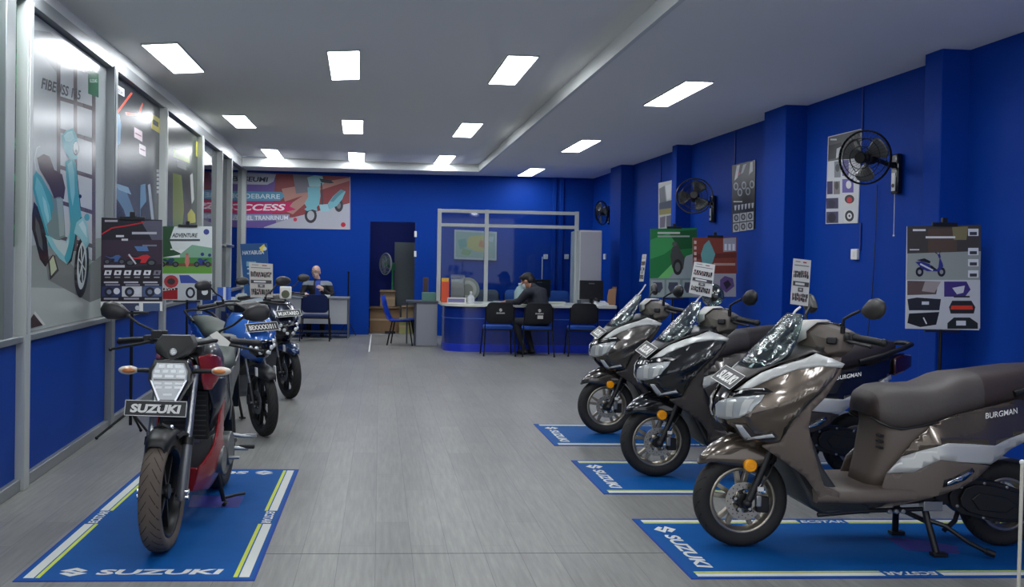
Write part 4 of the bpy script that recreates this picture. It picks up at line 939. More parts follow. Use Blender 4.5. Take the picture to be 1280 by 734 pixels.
    for s in (1, -1): b.tube([(-.80,s*.10,.26),(-.86,s*.16,.012)], .013, 8); b.cbox((-.87,s*.165,.008), (.06,.04,.014))
    b.tube([(-.82,.12,.18),(-.82,-.12,.18)], .011, 8); b.build('centre_stand', [BLACK], root)
    return root

B1 = make_naked('charcoal and red motorcycle facing us at the front left, SUZUKI plate under its headlight', (-1.045, 4.80, .004), R(-90-1.7))
MB_BLUE = dict(paint=mat('metallic_blue_paint', (46, 106, 196), .25, metal=.15, coat=.8), fender=BLACK, lower=BLACK)
MB_NAVY = dict(paint=mat('dark_navy_paint', (26, 36, 58), .25, metal=.4, coat=.8), fender=mat('navy_fender_paint', (30, 52, 88), .25, metal=.4, coat=.8), lower=BLACK)
B2 = make_underbone('bright blue motorcycle parked right behind the charcoal and red one', (-.935, 8.02, 0), R(-90+30), R(-3), MB_BLUE, 'BEXXXX1011', 'motorcycles by the glass wall', .046)
B3 = make_underbone('dark navy motorcycle, the third back in the row by the glass', (-.935, 10.28, 0), R(-90+30), R(-3), MB_NAVY, 'MUATAREO', 'motorcycles by the glass wall', .046)

# =================================================================== printed floor mats
MATB = mat('mat_blue_vinyl', (12, 80, 146), .6, noise=(6, .12), spec=.1)
MAT_BORDER = mat('mat_border_blue', (28, 66, 150), .6, spec=.1)
MAT_WHITE = mat('mat_white_print', (205, 208, 202), .6, spec=.3)
MAT_LIME = mat('mat_lime_print', (190, 205, 70), .6, spec=.3)
MAT_DARK = mat('mat_navy_print', (18, 44, 98), .6, spec=.3)
PURP = mat('purple_vinyl', (54, 54, 132), .5, spec=.3)
def floor_mat(label, corner, w, l, F0, group, txt='SUZUKI'):
    """F0: frame at the near-left corner, u across the short side, v along the long side"""
    root = MB().box((0,0,0), (w,l,.0035), 0, F0).build('floor_mat', [MAT_BORDER], None, smooth=False)
    tag(root, label, 'mat', group)
    b = MB(); z = .0038; e = .012
    b.flat([(e,e),(w-e,e),(w-e,l-e),(e,l-e)], F0, 0, z)
    for u0, u1, k in ((.03,.076,1),(.083,.102,2),(w-.076,w-.03,1),(w-.102,w-.083,2)):
        for v0, v1 in ((e+.03, l*.40), (l*.52, l-e-.03)): b.flat([(u0,v0),(u1,v0),(u1,v1),(u0,v1)], F0, k, z+.0003)
    for s, u in ((1,.062),(-1,w-.062)):
        Ft = F0 @ frame((u, l*.46, z+.0003), (0,s,0), (-s,0,0)); b.text('ECSTAR', Ft, .05, 1, .2, .03, 1.05)
    Ft = F0 @ frame((w/2, .125, z+.0003), (1,0,0), (0,1,0)); b.text(txt, Ft @ Matrix.Translation((.086,0,0)), .072, 1, .12, .035, width=.565)
    s_logo(b, Ft @ Matrix.Translation((-.303,0,0)), .125, 1)
    Ft = F0 @ frame((w/2, l-.115, z+.0003), (-1,0,0), (0,-1,0)); b.text(txt, Ft @ Matrix.Translation((.086,0,0)), .072, 1, .12, .035, width=.565)
    s_logo(b, Ft @ Matrix.Translation((-.303,0,0)), .125, 1)
    b.build('mat_print', [MATB, MAT_WHITE, MAT_LIME], root, smooth=False)
    return root
pb = fl(15.3, 727.9)
floor_mat('blue SUZUKI floor mat under the charcoal and red motorcycle', None, 1.056, 2.36, frame((pb.x, pb.y, 0), (1,0,0), (0,1,0)), None)
for (x, y), lab in zip([(1.455, 4.335), (1.435, 5.99), (1.419, 7.64)], ['blue SUZUKI mat lying under the bronze-brown scooter', 'blue SUZUKI mat lying under the black scooter', 'blue SUZUKI mat lying under the dark grey scooter, nearest the counter']):
    floor_mat(lab, None, 1.056, 2.36, frame((x, y+1.056, 0), (0,-1,0), (1,0,0)), 'blue mats under the scooters')
for pts, lab in [([(235,635),(298,635),(305,622),(240,620)], 'thin purple pad under the side stand of the charcoal and red motorcycle'), ([(1105,672),(1133,689),(1200,694),(1196,684),(1150,676)], 'thin purple pad under the centre stand of the bronze-brown scooter')]:
    b = MB(); b.prism([(fl(*p).x, fl(*p).y) for p in pts], .0008, Matrix.Translation((0,0,.0042))); tag(b.build('stand_pad', [PURP]), lab, 'pad', 'pads under the stands')
# =================================================================== printed sheets (posters, banners, tags)
def onF(px, py, F, w=0.0):
    o = F @ Vector((0,0,w)); n = F.to_3x3() @ Vector((0,0,1)); d = ray(px, py); p = EYE + d*((o-EYE).dot(n)/d.dot(n))
    q = F.inverted() @ p; return (q.x, q.y)
PR_CACHE = {}
def ink(rgb, rough=.5): return mat('print_%d_%d_%d_%d' % (*rgb, int(rough*100)), rgb, rough, spec=.4 if rough > .3 else .28)
class Art:
    """flat print: polygons whose corners are read off the photograph and laid on the sheet's own plane"""
    def __init__(s, F, rough=.5, w0=.0006, dw=.00006): s.F = F; s.b = MB(); s.m = []; s.w = w0; s.dw = dw; s.rough = rough
    def mi(s, rgb):
        m = ink(rgb, s.rough)
        if m not in s.m: s.m.append(m)
        return s.m.index(m)
    def poly(s, rgb, pts): s.w += s.dw; s.b.flat([onF(x, y, s.F) for x, y in pts], s.F, s.mi(rgb), s.w); return s
    def rect(s, rgb, x0, y0, x1, y1): return s.poly(rgb, [(x0,y0),(x1,y0),(x1,y1),(x0,y1)])
    def disc(s, rgb, x, y, rx, ry=None, n=18):
        ry = rx if ry is None else ry; return s.poly(rgb, [(x+rx*math.cos(2*PI*i/n), y+ry*math.sin(2*PI*i/n)) for i in range(n)])
    def line(s, rgb, pts, t):
        for (x0,y0),(x1,y1) in zip(pts, pts[1:]):
            L = math.hypot(x1-x0, y1-y0) or 1; nx, ny = -(y1-y0)/L*t/2, (x1-x0)/L*t/2
            s.poly(rgb, [(x0+nx,y0+ny),(x1+nx,y1+ny),(x1-nx,y1-ny),(x0-nx,y0-ny)])
        return s
    def text(s, rgb, txt, x0, y, x1, h, shear=.0, fat=.02, y1=None):
        s.w += s.dw; a = Vector(onF(x0, y, s.F)); c = Vector(onF(x1, y if y1 is None else y1, s.F)); hh = abs(onF((x0+x1)/2, y-h/2, s.F)[1]-onF((x0+x1)/2, y+h/2, s.F)[1])
        vs, fs, bb = text_mesh(txt, shear, fat); k = hh/TEXT_CAP; sx = (c-a).length/((bb[1]-bb[0])*k); ang = math.atan2((c-a).y, (c-a).x); mid = (a+c)/2
        T = s.F @ Matrix.Translation((mid.x, mid.y, s.w)) @ Matrix.Rotation(ang, 4, 'Z')
        s.b.add([((p[0]-(bb[0]+bb[1])/2)*k*sx, (p[1]-TEXT_CAP/2)*k, 0) for p in vs], fs, s.mi(rgb), T); return s
    def scooter(s, x, y, L, rgb, flip=1, dark=(24,24,28), H=None):
        """little printed scooter, side view: x,y = ground point under the middle, L = length in pixels"""
        H = H or L
        def P(pts): return [(x+flip*u*L, y-v*H) for u, v in pts]
        s.disc(dark, x-flip*.36*L, y-.13*H, .13*L, .13*H); s.disc((150,150,150), x-flip*.36*L, y-.13*H, .06*L, .06*H)
        s.disc(dark, x+flip*.36*L, y-.13*H, .13*L, .13*H); s.disc((150,150,150), x+flip*.36*L, y-.13*H, .06*L, .06*H)
        s.poly(dark, P([(-.40,.20),(.30,.14),(.05,.30),(-.3,.36)]))
        s.poly(rgb, P([(-.5,.40),(-.30,.42),(-.02,.34),(.02,.20),(.20,.18),(.26,.26),(.30,.54),(.40,.36),(.42,.28),(.28,.14),(-.12,.15),(-.30,.24)]))
        s.poly(dark, P([(-.46,.45),(-.20,.50),(.0,.42),(-.02,.36),(-.3,.42)])); s.poly(rgb, P([(.22,.62),(.32,.60),(.34,.52),(.28,.50)]))
        s.line(dark, P([(.22,.62),(.16,.66)]), .03*L); s.line(dark, P([(.29,.58),(.32,.70)]), .02*L); return s
    def bike(s, x, y, L, rgb, flip=1, dark=(24,24,28), H=None):
        H = H or L
        def P(pts): return [(x+flip*u*L, y-v*H) for u, v in pts]
        for u in (-.35, .35): s.disc(dark, x+flip*u*L, y-.17*H, .17*L, .17*H); s.disc((86,88,94), x+flip*u*L, y-.17*H, .10*L, .10*H)
        s.poly(dark, P([(-.2,.14),(.16,.12),(.2,.34),(-.1,.38)]))
        s.poly(rgb, P([(-.48,.52),(-.2,.42),(-.05,.46),(.06,.54),(.22,.56),(.32,.46),(.24,.36),(.16,.16),(-.02,.16),(.02,.34),(-.2,.36)])); s.poly(dark, P([(-.4,.53),(-.14,.48),(-.06,.44),(-.2,.42)])); return s
    def build(s, name, parent, label=None):
        o = s.b.build(name, s.m, parent, smooth=False, weld=False)
        return o
def sheet(name, label, cat, F, corners, t=.006, rough=.5, edge=(225,225,222), group=None, back=None):
    """a thin real sheet whose outline is the four photographed corners on plane F; returns (object, Art)"""
    pts = [onF(x, y, F) for x, y in corners]
    o = MB().prism(pts, -t, F).build(name, [back or ink(edge, rough)], None, smooth=False)
    if label: tag(o, label, cat, group)
    return o, Art(F, rough)
FL = ML @ frame((0,.016,0), (1,0,0), (0,0,1))                       # inside face of the glass, looking into the room
FRW = MR @ frame((0,.012,0), (-1,0,0), (0,0,1))                     # right wall, just off the paint
def FY(Y, yaw=0.0): return Matrix.Translation((0,Y,0)) @ Matrix.Rotation(yaw, 4, 'Z') @ frame((0,0,0), (1,0,0), (0,0,1))

# ---- the three big window posters
def pane_corners(px0, px1):
    s0, s1 = wl(px0, 300)[0], wl(px1, 300)[0]; return s0, s1
def window_sheet(label, i, rough):
    a, c = edges[i]; a += .05; c -= .05
    pts = [(a,.958),(c,.958),(c,z_glass(c)-.01),(a,z_glass(a)-.01)]
    o = MB().prism(pts, -.004, FL).build('window_poster', [ink((150,156,158), rough)], None, smooth=False); tag(o, label, 'poster', 'window posters')
    art = Art(FL, rough)
    def bg(rgb, pts2):
        art.w += art.dw; art.b.flat(pts2, FL, art.mi(rgb), art.w)
    return o, art, bg, (a, c)
o, A, bg, (a, c) = window_sheet('tall grey window poster showing a teal scooter', 2, .2)
bg((168,174,176), [(a,.96),(c,.96),(c,z_glass(c)-.012),(a,z_glass(a)-.012)])
bg((142,150,146), [(a,.96),(c,.96),(c,1.62),(a,1.5)])
bg((172,178,172), [(a,.96),(c,.96),(c,1.18),(a,1.25)])
A.poly((126,132,136), [(33,36),(62,40),(84,60),(90,110),(84,170),(70,90),(48,62),(33,60)]).poly((194,199,202), [(72,76),(116,92),(116,326),(72,300)])
for y0, y1 in ((76,92),(122,136),(162,176),(208,222),(252,266),(296,308)): A.line((92,82,86), [(72,y0),(117,y1)], 5)
for x, y0, y1 in ((73,66,300),(94,74,314),(117,86,326)): A.line((92,82,86), [(x,y0),(x,y1)], 4.5)
A.text((58,60,64), 'FIBEUSS 125', 51, 103, 101, 13, .25, .02, y1=119).poly((30,112,76), [(110,87),(123,92),(123,122),(110,117)]).text((220,232,226), 'SUZUKI', 112, 101, 121, 4)
A.poly((116,120,116), [(56,322),(78,316),(98,342),(128,318),(128,372),(112,378),(86,364),(60,350)])
k = 3.057
def Q(pts): return [(25+x/k, 150+y/k) for x, y in pts]
A.poly((34,34,36), Q([(52,312),(72,340),(100,440),(110,540),(96,562),(75,532),(54,450),(40,400)])).poly((84,88,88), Q([(58,370),(72,400),(84,460),(86,500),(72,480),(58,420)]))
A.poly((52,48,46), Q([(106,540),(124,514),(132,520),(147,576),(114,612),(112,600)])).poly((188,196,160), Q([(112,540),(126,518),(140,570),(118,596)]))
A.poly((62,150,160), Q([(60,195),(80,215),(120,285),(142,340),(152,400),(152,450),(124,470),(132,504),(108,480),(88,400),(62,320),(48,265),(50,215)])).poly((104,182,192), Q([(62,215),(84,250),(112,330),(122,400),(112,450),(94,400),(70,315),(56,260)])).poly((148,206,212), Q([(84,290),(98,310),(110,370),(108,400),(92,350)]))
A.poly((118,140,138), Q([(120,290),(162,298),(170,400),(172,446),(140,460),(108,440),(100,400),(118,380),(126,330)])).poly((150,168,164), Q([(138,300),(160,300),(168,400),(168,440),(150,446),(146,380)]))
A.poly((60,42,46), Q([(64,145),(90,130),(112,140),(130,190),(160,208),(172,260),(166,304),(150,292),(130,300),(110,250),(75,190)])).poly((82,58,60), Q([(90,138),(108,146),(126,196),(150,214),(140,226),(112,200),(88,160)])).line((196,204,204), Q([(60,192),(54,150),(64,106),(76,100)]), 1.2)
A.poly((142,200,204), Q([(95,440),(120,490),(150,530),(176,550),(192,530),(206,470),(212,410),(226,376),(214,366),(188,430),(170,474),(140,462),(120,448)])).poly((196,212,208), Q([(120,452),(150,462),(176,470),(184,452),(182,500),(168,520),(140,490)]))
A.poly((34,40,44), Q([(206,410),(228,372),(240,372),(216,420),(206,490),(196,540),(178,556),(192,528)]))
A.poly((74,164,174), Q([(172,160),(200,140),(214,170),(220,260),(228,330),(234,368),(216,398),(206,470),(192,530),(177,548),(168,528),(186,470),(191,400),(183,300),(175,220)])).poly((134,198,206), Q([(180,170),(196,156),(206,200),(208,280),(200,330),(192,290),(186,220)])).line((34,52,58), Q([(212,160),(222,262),(230,336)]), .8)
A.poly((96,176,186), Q([(158,60),(175,40),(200,31),(214,58),(222,100),(216,150),(190,152),(175,132),(162,100)])).poly((148,208,214), Q([(166,60),(180,46),(198,42),(206,70),(190,84),(172,80)])).disc((40,52,56), 25+212/k, 150+108/k, 3.9, 9).disc((214,222,222), 25+212/k, 150+106/k, 3.2, 7.6).disc((110,120,122), 25+213/k, 150+120/k, 1.6, 2.6)
A.poly((34,34,36), Q([(234+27*math.cos(t)-.045*118*math.sin(t), 562+118*math.sin(t)) for t in np.linspace(0, 2*PI, 28)[:-1]])).poly((206,214,214), Q([(235+18*math.cos(t)-.045*92*math.sin(t), 556+92*math.sin(t)) for t in np.linspace(0, 2*PI, 28)[:-1]])).poly((64,68,70), Q([(235+13*math.cos(t), 552+72*math.sin(t)) for t in np.linspace(0, 2*PI, 24)[:-1]]))
for t in range(6): A.line((206,214,214), Q([(235,552),(235+14*math.cos(t*PI/3+.3),552+78*math.sin(t*PI/3+.3))]), 1.3)
A.poly((150,206,212), Q([(204,432),(214,392),(238,370),(256,400),(263,470),(252,492),(226,450)])).poly((196,226,228), Q([(222,400),(238,384),(250,410),(254,450),(240,430)])).disc((84,168,178), 25+254/k, 150+372/k, 3.4, 4.6).disc((34,38,40), 25+228/k, 150+292/k, 1.8, 2.4)
A.poly((62,46,44), [(30,411),(43,390),(55,406),(32,412)]).poly((206,206,200), [(41,392),(43,389),(56,406),(53,407)])
A.build('poster_print', o)
o, A, bg, (a, c) = window_sheet('dark window poster with red lines and a motorcycle', 3, .24)
bg((58,64,70), [(a,.96),(c,.96),(c,z_glass(c)-.012),(a,z_glass(a)-.012)]); bg((42,46,52), [(a,2.5),(c,2.5),(c,z_glass(c)-.012),(a,z_glass(a)-.012)])
k = 3.305
def Q(pts): return [(130+x/k, 80+y/k) for x, y in pts]
A.poly((206,84,66), Q([(48,202),(112,116),(118,122),(56,206)])).poly((206,84,66), Q([(88,198),(140,206),(158,158),(162,166),(146,216),(92,212)])).poly((214,218,220), Q([(44,80),(84,104),(84,136),(44,114)])).text((40,44,50), 'SUZUKI', 144.5, 111, 154, 4, 0, .01, y1=117)
A.poly((222,206,70), Q([(195,205),(230,226),(230,288),(195,266)])).poly((56,58,50), Q([(201,228),(224,242),(224,262),(201,248)])).poly((214,196,204), Q([(124,260),(158,280),(158,322),(124,302)])).poly((214,204,210), Q([(145,328),(172,342),(172,384),(145,370)])).line((150,110,126), Q([(128,285),(154,299)]), 1.2).line((150,110,126), Q([(149,350),(169,360)]), 1.2)
A.poly((96,132,160), Q([(44,215),(62,205),(70,250),(66,330),(48,340)])).poly((88,116,140), Q([(44,500),(90,520),(120,600),(140,690),(110,700),(80,600),(44,545)])).poly((34,38,46), Q([(44,560),(80,620),(90,700),(44,700)])).poly((122,150,170), Q([(40,490),(100,510),(112,540),(60,520)])).poly((104,140,168), Q([(150,500),(170,495),(175,580),(160,690),(148,640)])).poly((170,180,190), Q([(180,500),(190,495),(200,580),(208,660),(198,670),(190,600)])).poly((32,36,44), Q([(150,600),(180,560),(195,700),(150,705)]))
A.text((196,200,204), 'GIXXER', 196.5, 236, 197.5, 6) if False else None
for q in range(6): A.rect((190,194,198), 195.5, 212+q*5.2, 200.5, 215.6+q*5.2)
A.build('poster_print', o)
o, A, bg, (a, c) = window_sheet('window poster with lime green shapes on dark grey', 4, .24)
bg((66,74,66), [(a,.96),(c,.96),(c,z_glass(c)-.012),(a,z_glass(a)-.012)])
A.poly((150,170,60), Q([(286,350),(352,375),(352,410),(286,385)])).poly((128,146,58), Q([(284,450),(320,460),(330,600),(318,730),(284,730)])).poly((188,184,60), Q([(380,318),(404,335),(404,395),(380,380)])).poly((180,178,70), Q([(345,620),(360,598),(376,620),(378,655),(346,660)])).poly((40,44,44), Q([(330,500),(365,440),(375,560),(350,600)])).poly((188,190,186), Q([(355,460),(366,450),(372,560),(362,580)])).poly((170,176,170), Q([(302,400),(340,418),(340,440),(302,425)])).poly((36,40,40), Q([(300,700),(312,660),(330,690),(330,740),(300,740)])).poly((30,32,34), Q([(362,740),(370,705),(378,740)]))
A.build('poster_print', o)
# nearest pane: green foliage sheet over a white one
a, c = edges[1]
o = MB().prism([(a,.958),(c,.958),(c,z_glass(c)-.01),(a,z_glass(a)-.01)], -.004, FL).build('window_poster', [ink((150,156,158), .25)], None, smooth=False)
tag(o, 'narrow green leafy sheet on the nearest pane, white at its foot', 'poster', 'window posters')
A = Art(FL, .25); A.w += A.dw; A.b.flat([(a,1.5),(c,1.5),(c,z_glass(c)-.012),(a,z_glass(a)-.012)], FL, A.mi((30,92,66)), A.w); A.w += A.dw; A.b.flat([(a,.96),(c,.96),(c,1.5),(a,1.5)], FL, A.mi((176,184,186)), A.w)
rr = random.Random(3)
for q in range(70):
    u = rr.uniform(a, c); v = rr.uniform(1.6, 2.7); r_ = rr.uniform(.02, .05); th = rr.uniform(0, PI); A.w += .00001
    A.b.flat([(u+r_*2*math.cos(th), v+r_*2*math.sin(th)), (u-r_*.6*math.sin(th), v+r_*.6*math.cos(th)), (u-r_*2*math.cos(th), v-r_*2*math.sin(th)), (u+r_*.6*math.sin(th), v-r_*.6*math.cos(th))], FL, A.mi([(44,128,84),(24,76,58),(70,150,104),(30,60,64)][q % 4]), A.w)
A.build('poster_print', o)
a, c = edges[0]
o = MB().prism([(a,.958),(c,.958),(c,z_glass(c)-.01),(a,z_glass(a)-.01)], -.004, FL).build('window_poster', [ink((34,84,66), .25)], None, smooth=False)
tag(o, 'plain dark green sheet on the pane at the very edge of the picture', 'poster', 'window posters')

# ---- display stands with posters
STANDM = mat('black_steel_tube', (20, 21, 23), .4, metal=.4)
def poster_stand(label, F, corners, base, group, rough=.5, edge=(215,215,212), feet=True):
    root = thing('poster_stand', label, 'poster stand', base, 0, group)
    inv = Matrix.Translation(-Vector(base))
    pts = [onF(x, y, F) for x, y in corners]; Fl = inv @ F
    bd = MB().prism(pts, -.008, Fl).build('poster_board', [ink(edge, rough)], root, smooth=False)
    top = max(p[1] for p in pts); bot = min(p[1] for p in pts); cu = sum(p[0] for p in pts)/4
    b = MB(); p1 = Fl @ Vector((cu, top-.02, -.02)); p0 = Vector((p1.x, p1.y, 0))
    b.tube([p0+Vector((0,0,.10)), p1+Vector((0,0,.05))], .013, 10); b.build('pole', [STANDM], root)
    b = MB(); b.add(*(lambda m_: (m_.v, m_.f))(MB().box((cu-.10, top-.015, -.012), (cu+.10, top+.012, .012), 0, Fl))); b.add(*(lambda m_: (m_.v, m_.f))(MB().box((cu-.02, top+.01, -.02), (cu+.02, top+.05, .01), 0, Fl)))
    b.build('clip', [BLACK], root, bevel=.003)
    b = MB(); b.add(*(lambda m_: (m_.v, m_.f))(MB().box((cu-.14, bot-.02, -.012), (cu+.14, bot-.004, .015), 0, Fl))); b.build('shelf_bar', [BLACK], root)
    for k in range(3):
        t = 2*PI*k/3-.6; b = MB(); b.tube([p0+Vector((0,0,.22)), p0+Vector((.26*math.cos(t), .26*math.sin(t), .015))], .010, 8); b.ball(p0+Vector((.26*math.cos(t), .26*math.sin(t), .014)), .014, 0, 8, 6); b.build('leg', [STANDM], root)
    art = Art(F, rough)
    def done():
        o = art.b.build('poster_print', art.m, bd, smooth=False, weld=False); o.matrix_parent_inverse = Matrix.Identity(4); o.location = -Vector(base)
    return art, done
FA = FY(7.9)
A, done = poster_stand('poster stand with a dark red and purple motorcycle poster, by the glass wall', FA, [(127,272),(203,275),(203,389),(126,389)], fl(168,528), 'poster stands')
A.poly((36,30,42), [(127,272),(203,275),(203,377),(126,377)]).poly((58,44,60), [(127,300),(203,300),(203,330),(126,338)]).poly((88,86,104), [(176,276),(203,276),(203,300),(190,300)])
A.line((188,30,44), [(127,293),(140,285),(160,282),(180,278)], 1.6).rect((168,160,170), 131,275,147,277.5).rect((206,204,210), 145,294,155,296.5).rect((206,204,210), 152,298.5,160,301).rect((182,180,190), 165,290,196,293).rect((120,120,132), 178,306,196,308)
A.bike(143,331,26,(70,98,150),1,(30,32,48),22).bike(176,333,38,(196,44,54),1,(26,24,34),26).poly((86,120,170), [(168,308),(184,308),(186,314),(172,314)]).line((200,200,206), [(161,318),(170,330)], 2)
A.rect((196,196,204), 130,331.5,156,334.5)
for q in range(6): x = 130+q*12.3; A.poly((222,222,226) if q < 5 else (120,118,130), [(x+1.5,338),(x+10,338),(x+8.5,344),(x,344)]).rect((60,52,66), x+3.4,339.5,x+6.4,342.5).rect((150,148,156), x+1,346,x+8,347.5)
for x in (130,155,179): A.rect((188,186,194), x,352,x+18,354).rect((150,148,158), x+2,355.5,x+20,357)
for x0, x1, col in ((127,152,(46,54,96)),(152,178,(198,198,204)),(178,203,(74,92,130))):
    A.rect(col, x0+.5,358,x1-.5,371).disc((30,32,46), (x0+x1)/2-3,365,6).disc((120,126,150), (x0+x1)/2-3,365,3).disc((206,208,214), x1-6,364,4).rect((160,160,170), x0+3,372.5,x1-4,374.5)
A.rect((226,226,224), 126,377,203,389).disc((52,46,60), 134,387,5).rect((58,62,90), 151,379,174,389).disc((196,200,204), 172,385,3).rect((74,92,130), 179,379,200,389)
done()
FB2 = FY(10.45)
A, done = poster_stand('poster stand with a green field and people on motorcycles', FB2, [(203,283),(265,283),(265,375),(203,375)], fl(229,500), 'poster stands', edge=(220,224,222))
A.poly((206,214,214), [(203,283),(265,283),(265,312),(203,312)]).poly((44,78,52), [(203,283),(218,283),(212,300),(216,312),(228,318),(203,322)]).poly((122,164,140), [(225,318),(240,306),(265,310),(265,326),(225,326)]).rect((70,130,66), 203,322,265,330).rect((120,78,58), 203,329,265,333).rect((98,154,64), 203,333,265,342).rect((190,196,198), 203,342,265,375)
A.text((44,48,54), 'ADVENTURE', 215, 294, 247, 5, .2, .03).rect((66,70,76), 211,299,250,301.5).disc((60,70,140), 258,290,3.6).rect((206,208,208), 213,311,224,312.5)
A.bike(211,334,24,(40,66,100),1,(26,28,36),20).bike(253,334,20,(42,62,130),-1,(26,30,60),20).disc((168,110,90), 234,318,1.8).poly((196,120,108), [(232,320),(236,320),(237,328),(235,334),(233,334),(231,328)]).disc((40,50,110),253,318,2.2).disc((40,50,110),262,319,2)
A.disc((170,60,66), 214,352,9,8).disc((60,52,56), 214,352,5,4).rect((40,40,44), 204,360,222,363).text((220,220,220), 'EVO', 206, 361.5, 219, 3.4).poly((150,34,40), [(203,364),(222,362),(222,374),(203,374)])
A.poly((60,80,160), [(224,344),(236,344),(250,354),(226,354)]).disc((30,34,46), 238,366,6,7).disc((188,194,200), 238,366,3.4,4.4).rect((38,42,50), 246,352,264,375).disc((214,216,216), 256,365,4)
done()
FS3 = FY(7.55, R(-2))
A, done = poster_stand('poster stand with a blue scooter poster, behind the bronze-brown scooter', FS3, [(1134,283),(1226,281),(1224,413),(1132,411)], at(1180,640,7.57)*Vector((1,1,0)) if False else Vector((at(1179,475,7.57).x, 7.57, 0)), 'poster stands', edge=(200,202,204))
A.poly((68,64,60), [(1134,283),(1226,281),(1226,318),(1134,319)]).poly((88,72,60), [(1160,286),(1196,285),(1196,314),(1160,316)]).poly((128,120,84), [(1190,284),(1210,283),(1208,300),(1192,300)]).poly((150,156,150), [(1134,317),(1226,314),(1225,350),(1133,350)])
A.rect((222,222,222), 1141,286.5,1157,289).rect((222,222,222), 1157,295.5,1194,298).rect((206,206,206), 1137,311.5,1149,313)
for y in (286,310,324,338): A.rect((222,224,226), 1210,y,1223,y+9).rect((60,62,66), 1212,y+4,1221,y+8)
A.scooter(1163,346,38,(46,52,130),1,(24,24,40),46).line((206,208,214), [(1150,330),(1166,338)], 2)
A.rect((196,198,200), 1133,350,1225,411)
A.poly((96,80,76), [(1134,351),(1173,352),(1170,368),(1134,369)]).poly((160,150,148), [(1156,352),(1176,352),(1168,366),(1152,364)]).poly((66,52,120), [(1180,352),(1208,352),(1213,362),(1206,371),(1180,371)]).poly((206,206,212), [(1190,360),(1206,357),(1204,366),(1196,368)]).rect((40,40,44), 1192,370,1212,372)
A.poly((40,42,50), [(1134,374),(1146,372),(1176,374),(1174,388),(1136,388)]).rect((206,210,214), 1152,377,1161,381).poly((30,30,34), [(1136,392),(1174,390),(1170,406),(1150,409),(1134,404)]).line((222,222,222), [(1154,397),(1158,405)], 1.6)
A.poly((44,40,42), [(1190,376),(1214,376),(1219,384),(1217,392),(1188,392),(1186,384)]).poly((214,66,44), [(1189,382),(1215,382),(1216,387),(1188,387)]).poly((36,40,40), [(1184,404),(1192,397),(1212,397),(1222,404),(1222,411),(1184,411)]).rect((214,218,220), 1195,401,1207,407)
done()
FS1 = FY(12.55)
A, done = poster_stand('poster stand with a green motorcycle poster, behind the dark grey scooter', FS1, [(813,286),(871,285),(872,372),(812,372)], fl(842,477) if False else Vector((at(842,420,12.57).x, 12.57, 0)), 'poster stands', edge=(120,130,130))
A.poly((34,120,64), [(813,286),(871,285),(871,346),(812,348)]).poly((60,150,86), [(813,300),(840,290),(860,296),(830,318),(813,324)]).poly((22,84,46), [(835,290),(871,287),(871,310),(850,312)]).poly((110,190,112), [(822,348),(840,330),(852,318),(856,322),(836,348)]).poly((150,162,166), [(836,348),(858,320),(871,316),(871,348)]).rect((188,200,190), 822,290,850,292.5).rect((150,172,158), 822,294.5,862,296.5)
A.poly((70,72,70), [(840,310),(846,302),(850,312),(856,322),(854,336),(846,344),(840,334),(838,320)]).disc((34,36,36), 847,334,6,10).disc((96,98,98), 847,334,3.4,6).disc((84,88,84), 843,305,3)
A.rect((120,138,140), 812,348,872,372)
for x0 in (813.5,833,853): A.rect((150,164,164), x0,350,x0+17,371).poly((70,74,92), [(x0+3,353),(x0+14,353),(x0+15,360),(x0+11,366),(x0+5,366),(x0+2,360)])
done()
FS2 = FY(11.85)
A, done = poster_stand('poster stand with a red-brown poster, behind the black scooter', FS2, [(866,297),(921,296),(919,371),(866,371)], Vector((at(893,420,11.87).x, 11.87, 0)), 'poster stands', edge=(150,140,138))
A.poly((122,58,46), [(866,297),(921,296),(921,342),(866,342)]).poly((96,44,36), [(866,318),(921,316),(921,322),(866,324)]).poly((150,150,160), [(904,298),(920,297),(920,314),(904,315)]).rect((206,208,220), 905.5,305,908.5,313).rect((206,208,220), 910.5,305,913.5,313).rect((206,208,220), 915.5,305,918.5,313).rect((168,140,130), 892,329,919,332)
for q in range(5): A.rect((190,170,160), 867.5,301+q*7,870.5,305+q*7)
A.poly((96,150,150), [(880,306),(886,300),(890,308),(894,318),(890,330),(878,330),(876,318)]).rect((150,150,158), 866,342,920,371).poly((92,70,120), [(900,350),(906,345),(916,348),(918,358),(908,366),(900,360)]).poly((40,36,52), [(904,354),(910,350),(914,356),(908,362)])
done()

# ---- posters on the right wall
def wall_sheet(label, corners, edge, rough=.35):
    o, A = sheet('wall_poster', label, 'poster', FRW, corners, .010, rough, edge, 'posters on the right wall'); return o, A
o, A = wall_sheet('tall poster of parts pictures on the right wall, behind the nearest wall fan', [(1035,171),(1077,161),(1072,279),(1032,280)], (200,202,206))
A.poly((92,92,90), [(1036,172),(1076,162),(1075,196),(1035,202)]).poly((54,56,56), [(1036,182),(1052,178),(1052,196),(1035,200)]).rect((206,208,210), 1038,173.5,1046,175.5).poly((190,192,194), [(1046,186),(1052,183),(1050,196),(1045,198)])
for x, y, w_, h_, col in ((1043,202,8,20,(120,124,130)),(1053,200,8,20,(86,80,140)),(1034,227,7,16,(56,48,88)),(1042,227,8,16,(118,112,112)),(1053,224,14,17,(92,78,160)),(1033,248,15,13,(58,54,84)),(1055,243,14,15,(206,204,200)),(1033,265,15,14,(70,66,96)),(1055,263,14,15,(210,210,210))):
    A.poly(col, [(x,y),(x+w_,y-.6),(x+w_,y+h_-.3),(x,y+h_)])
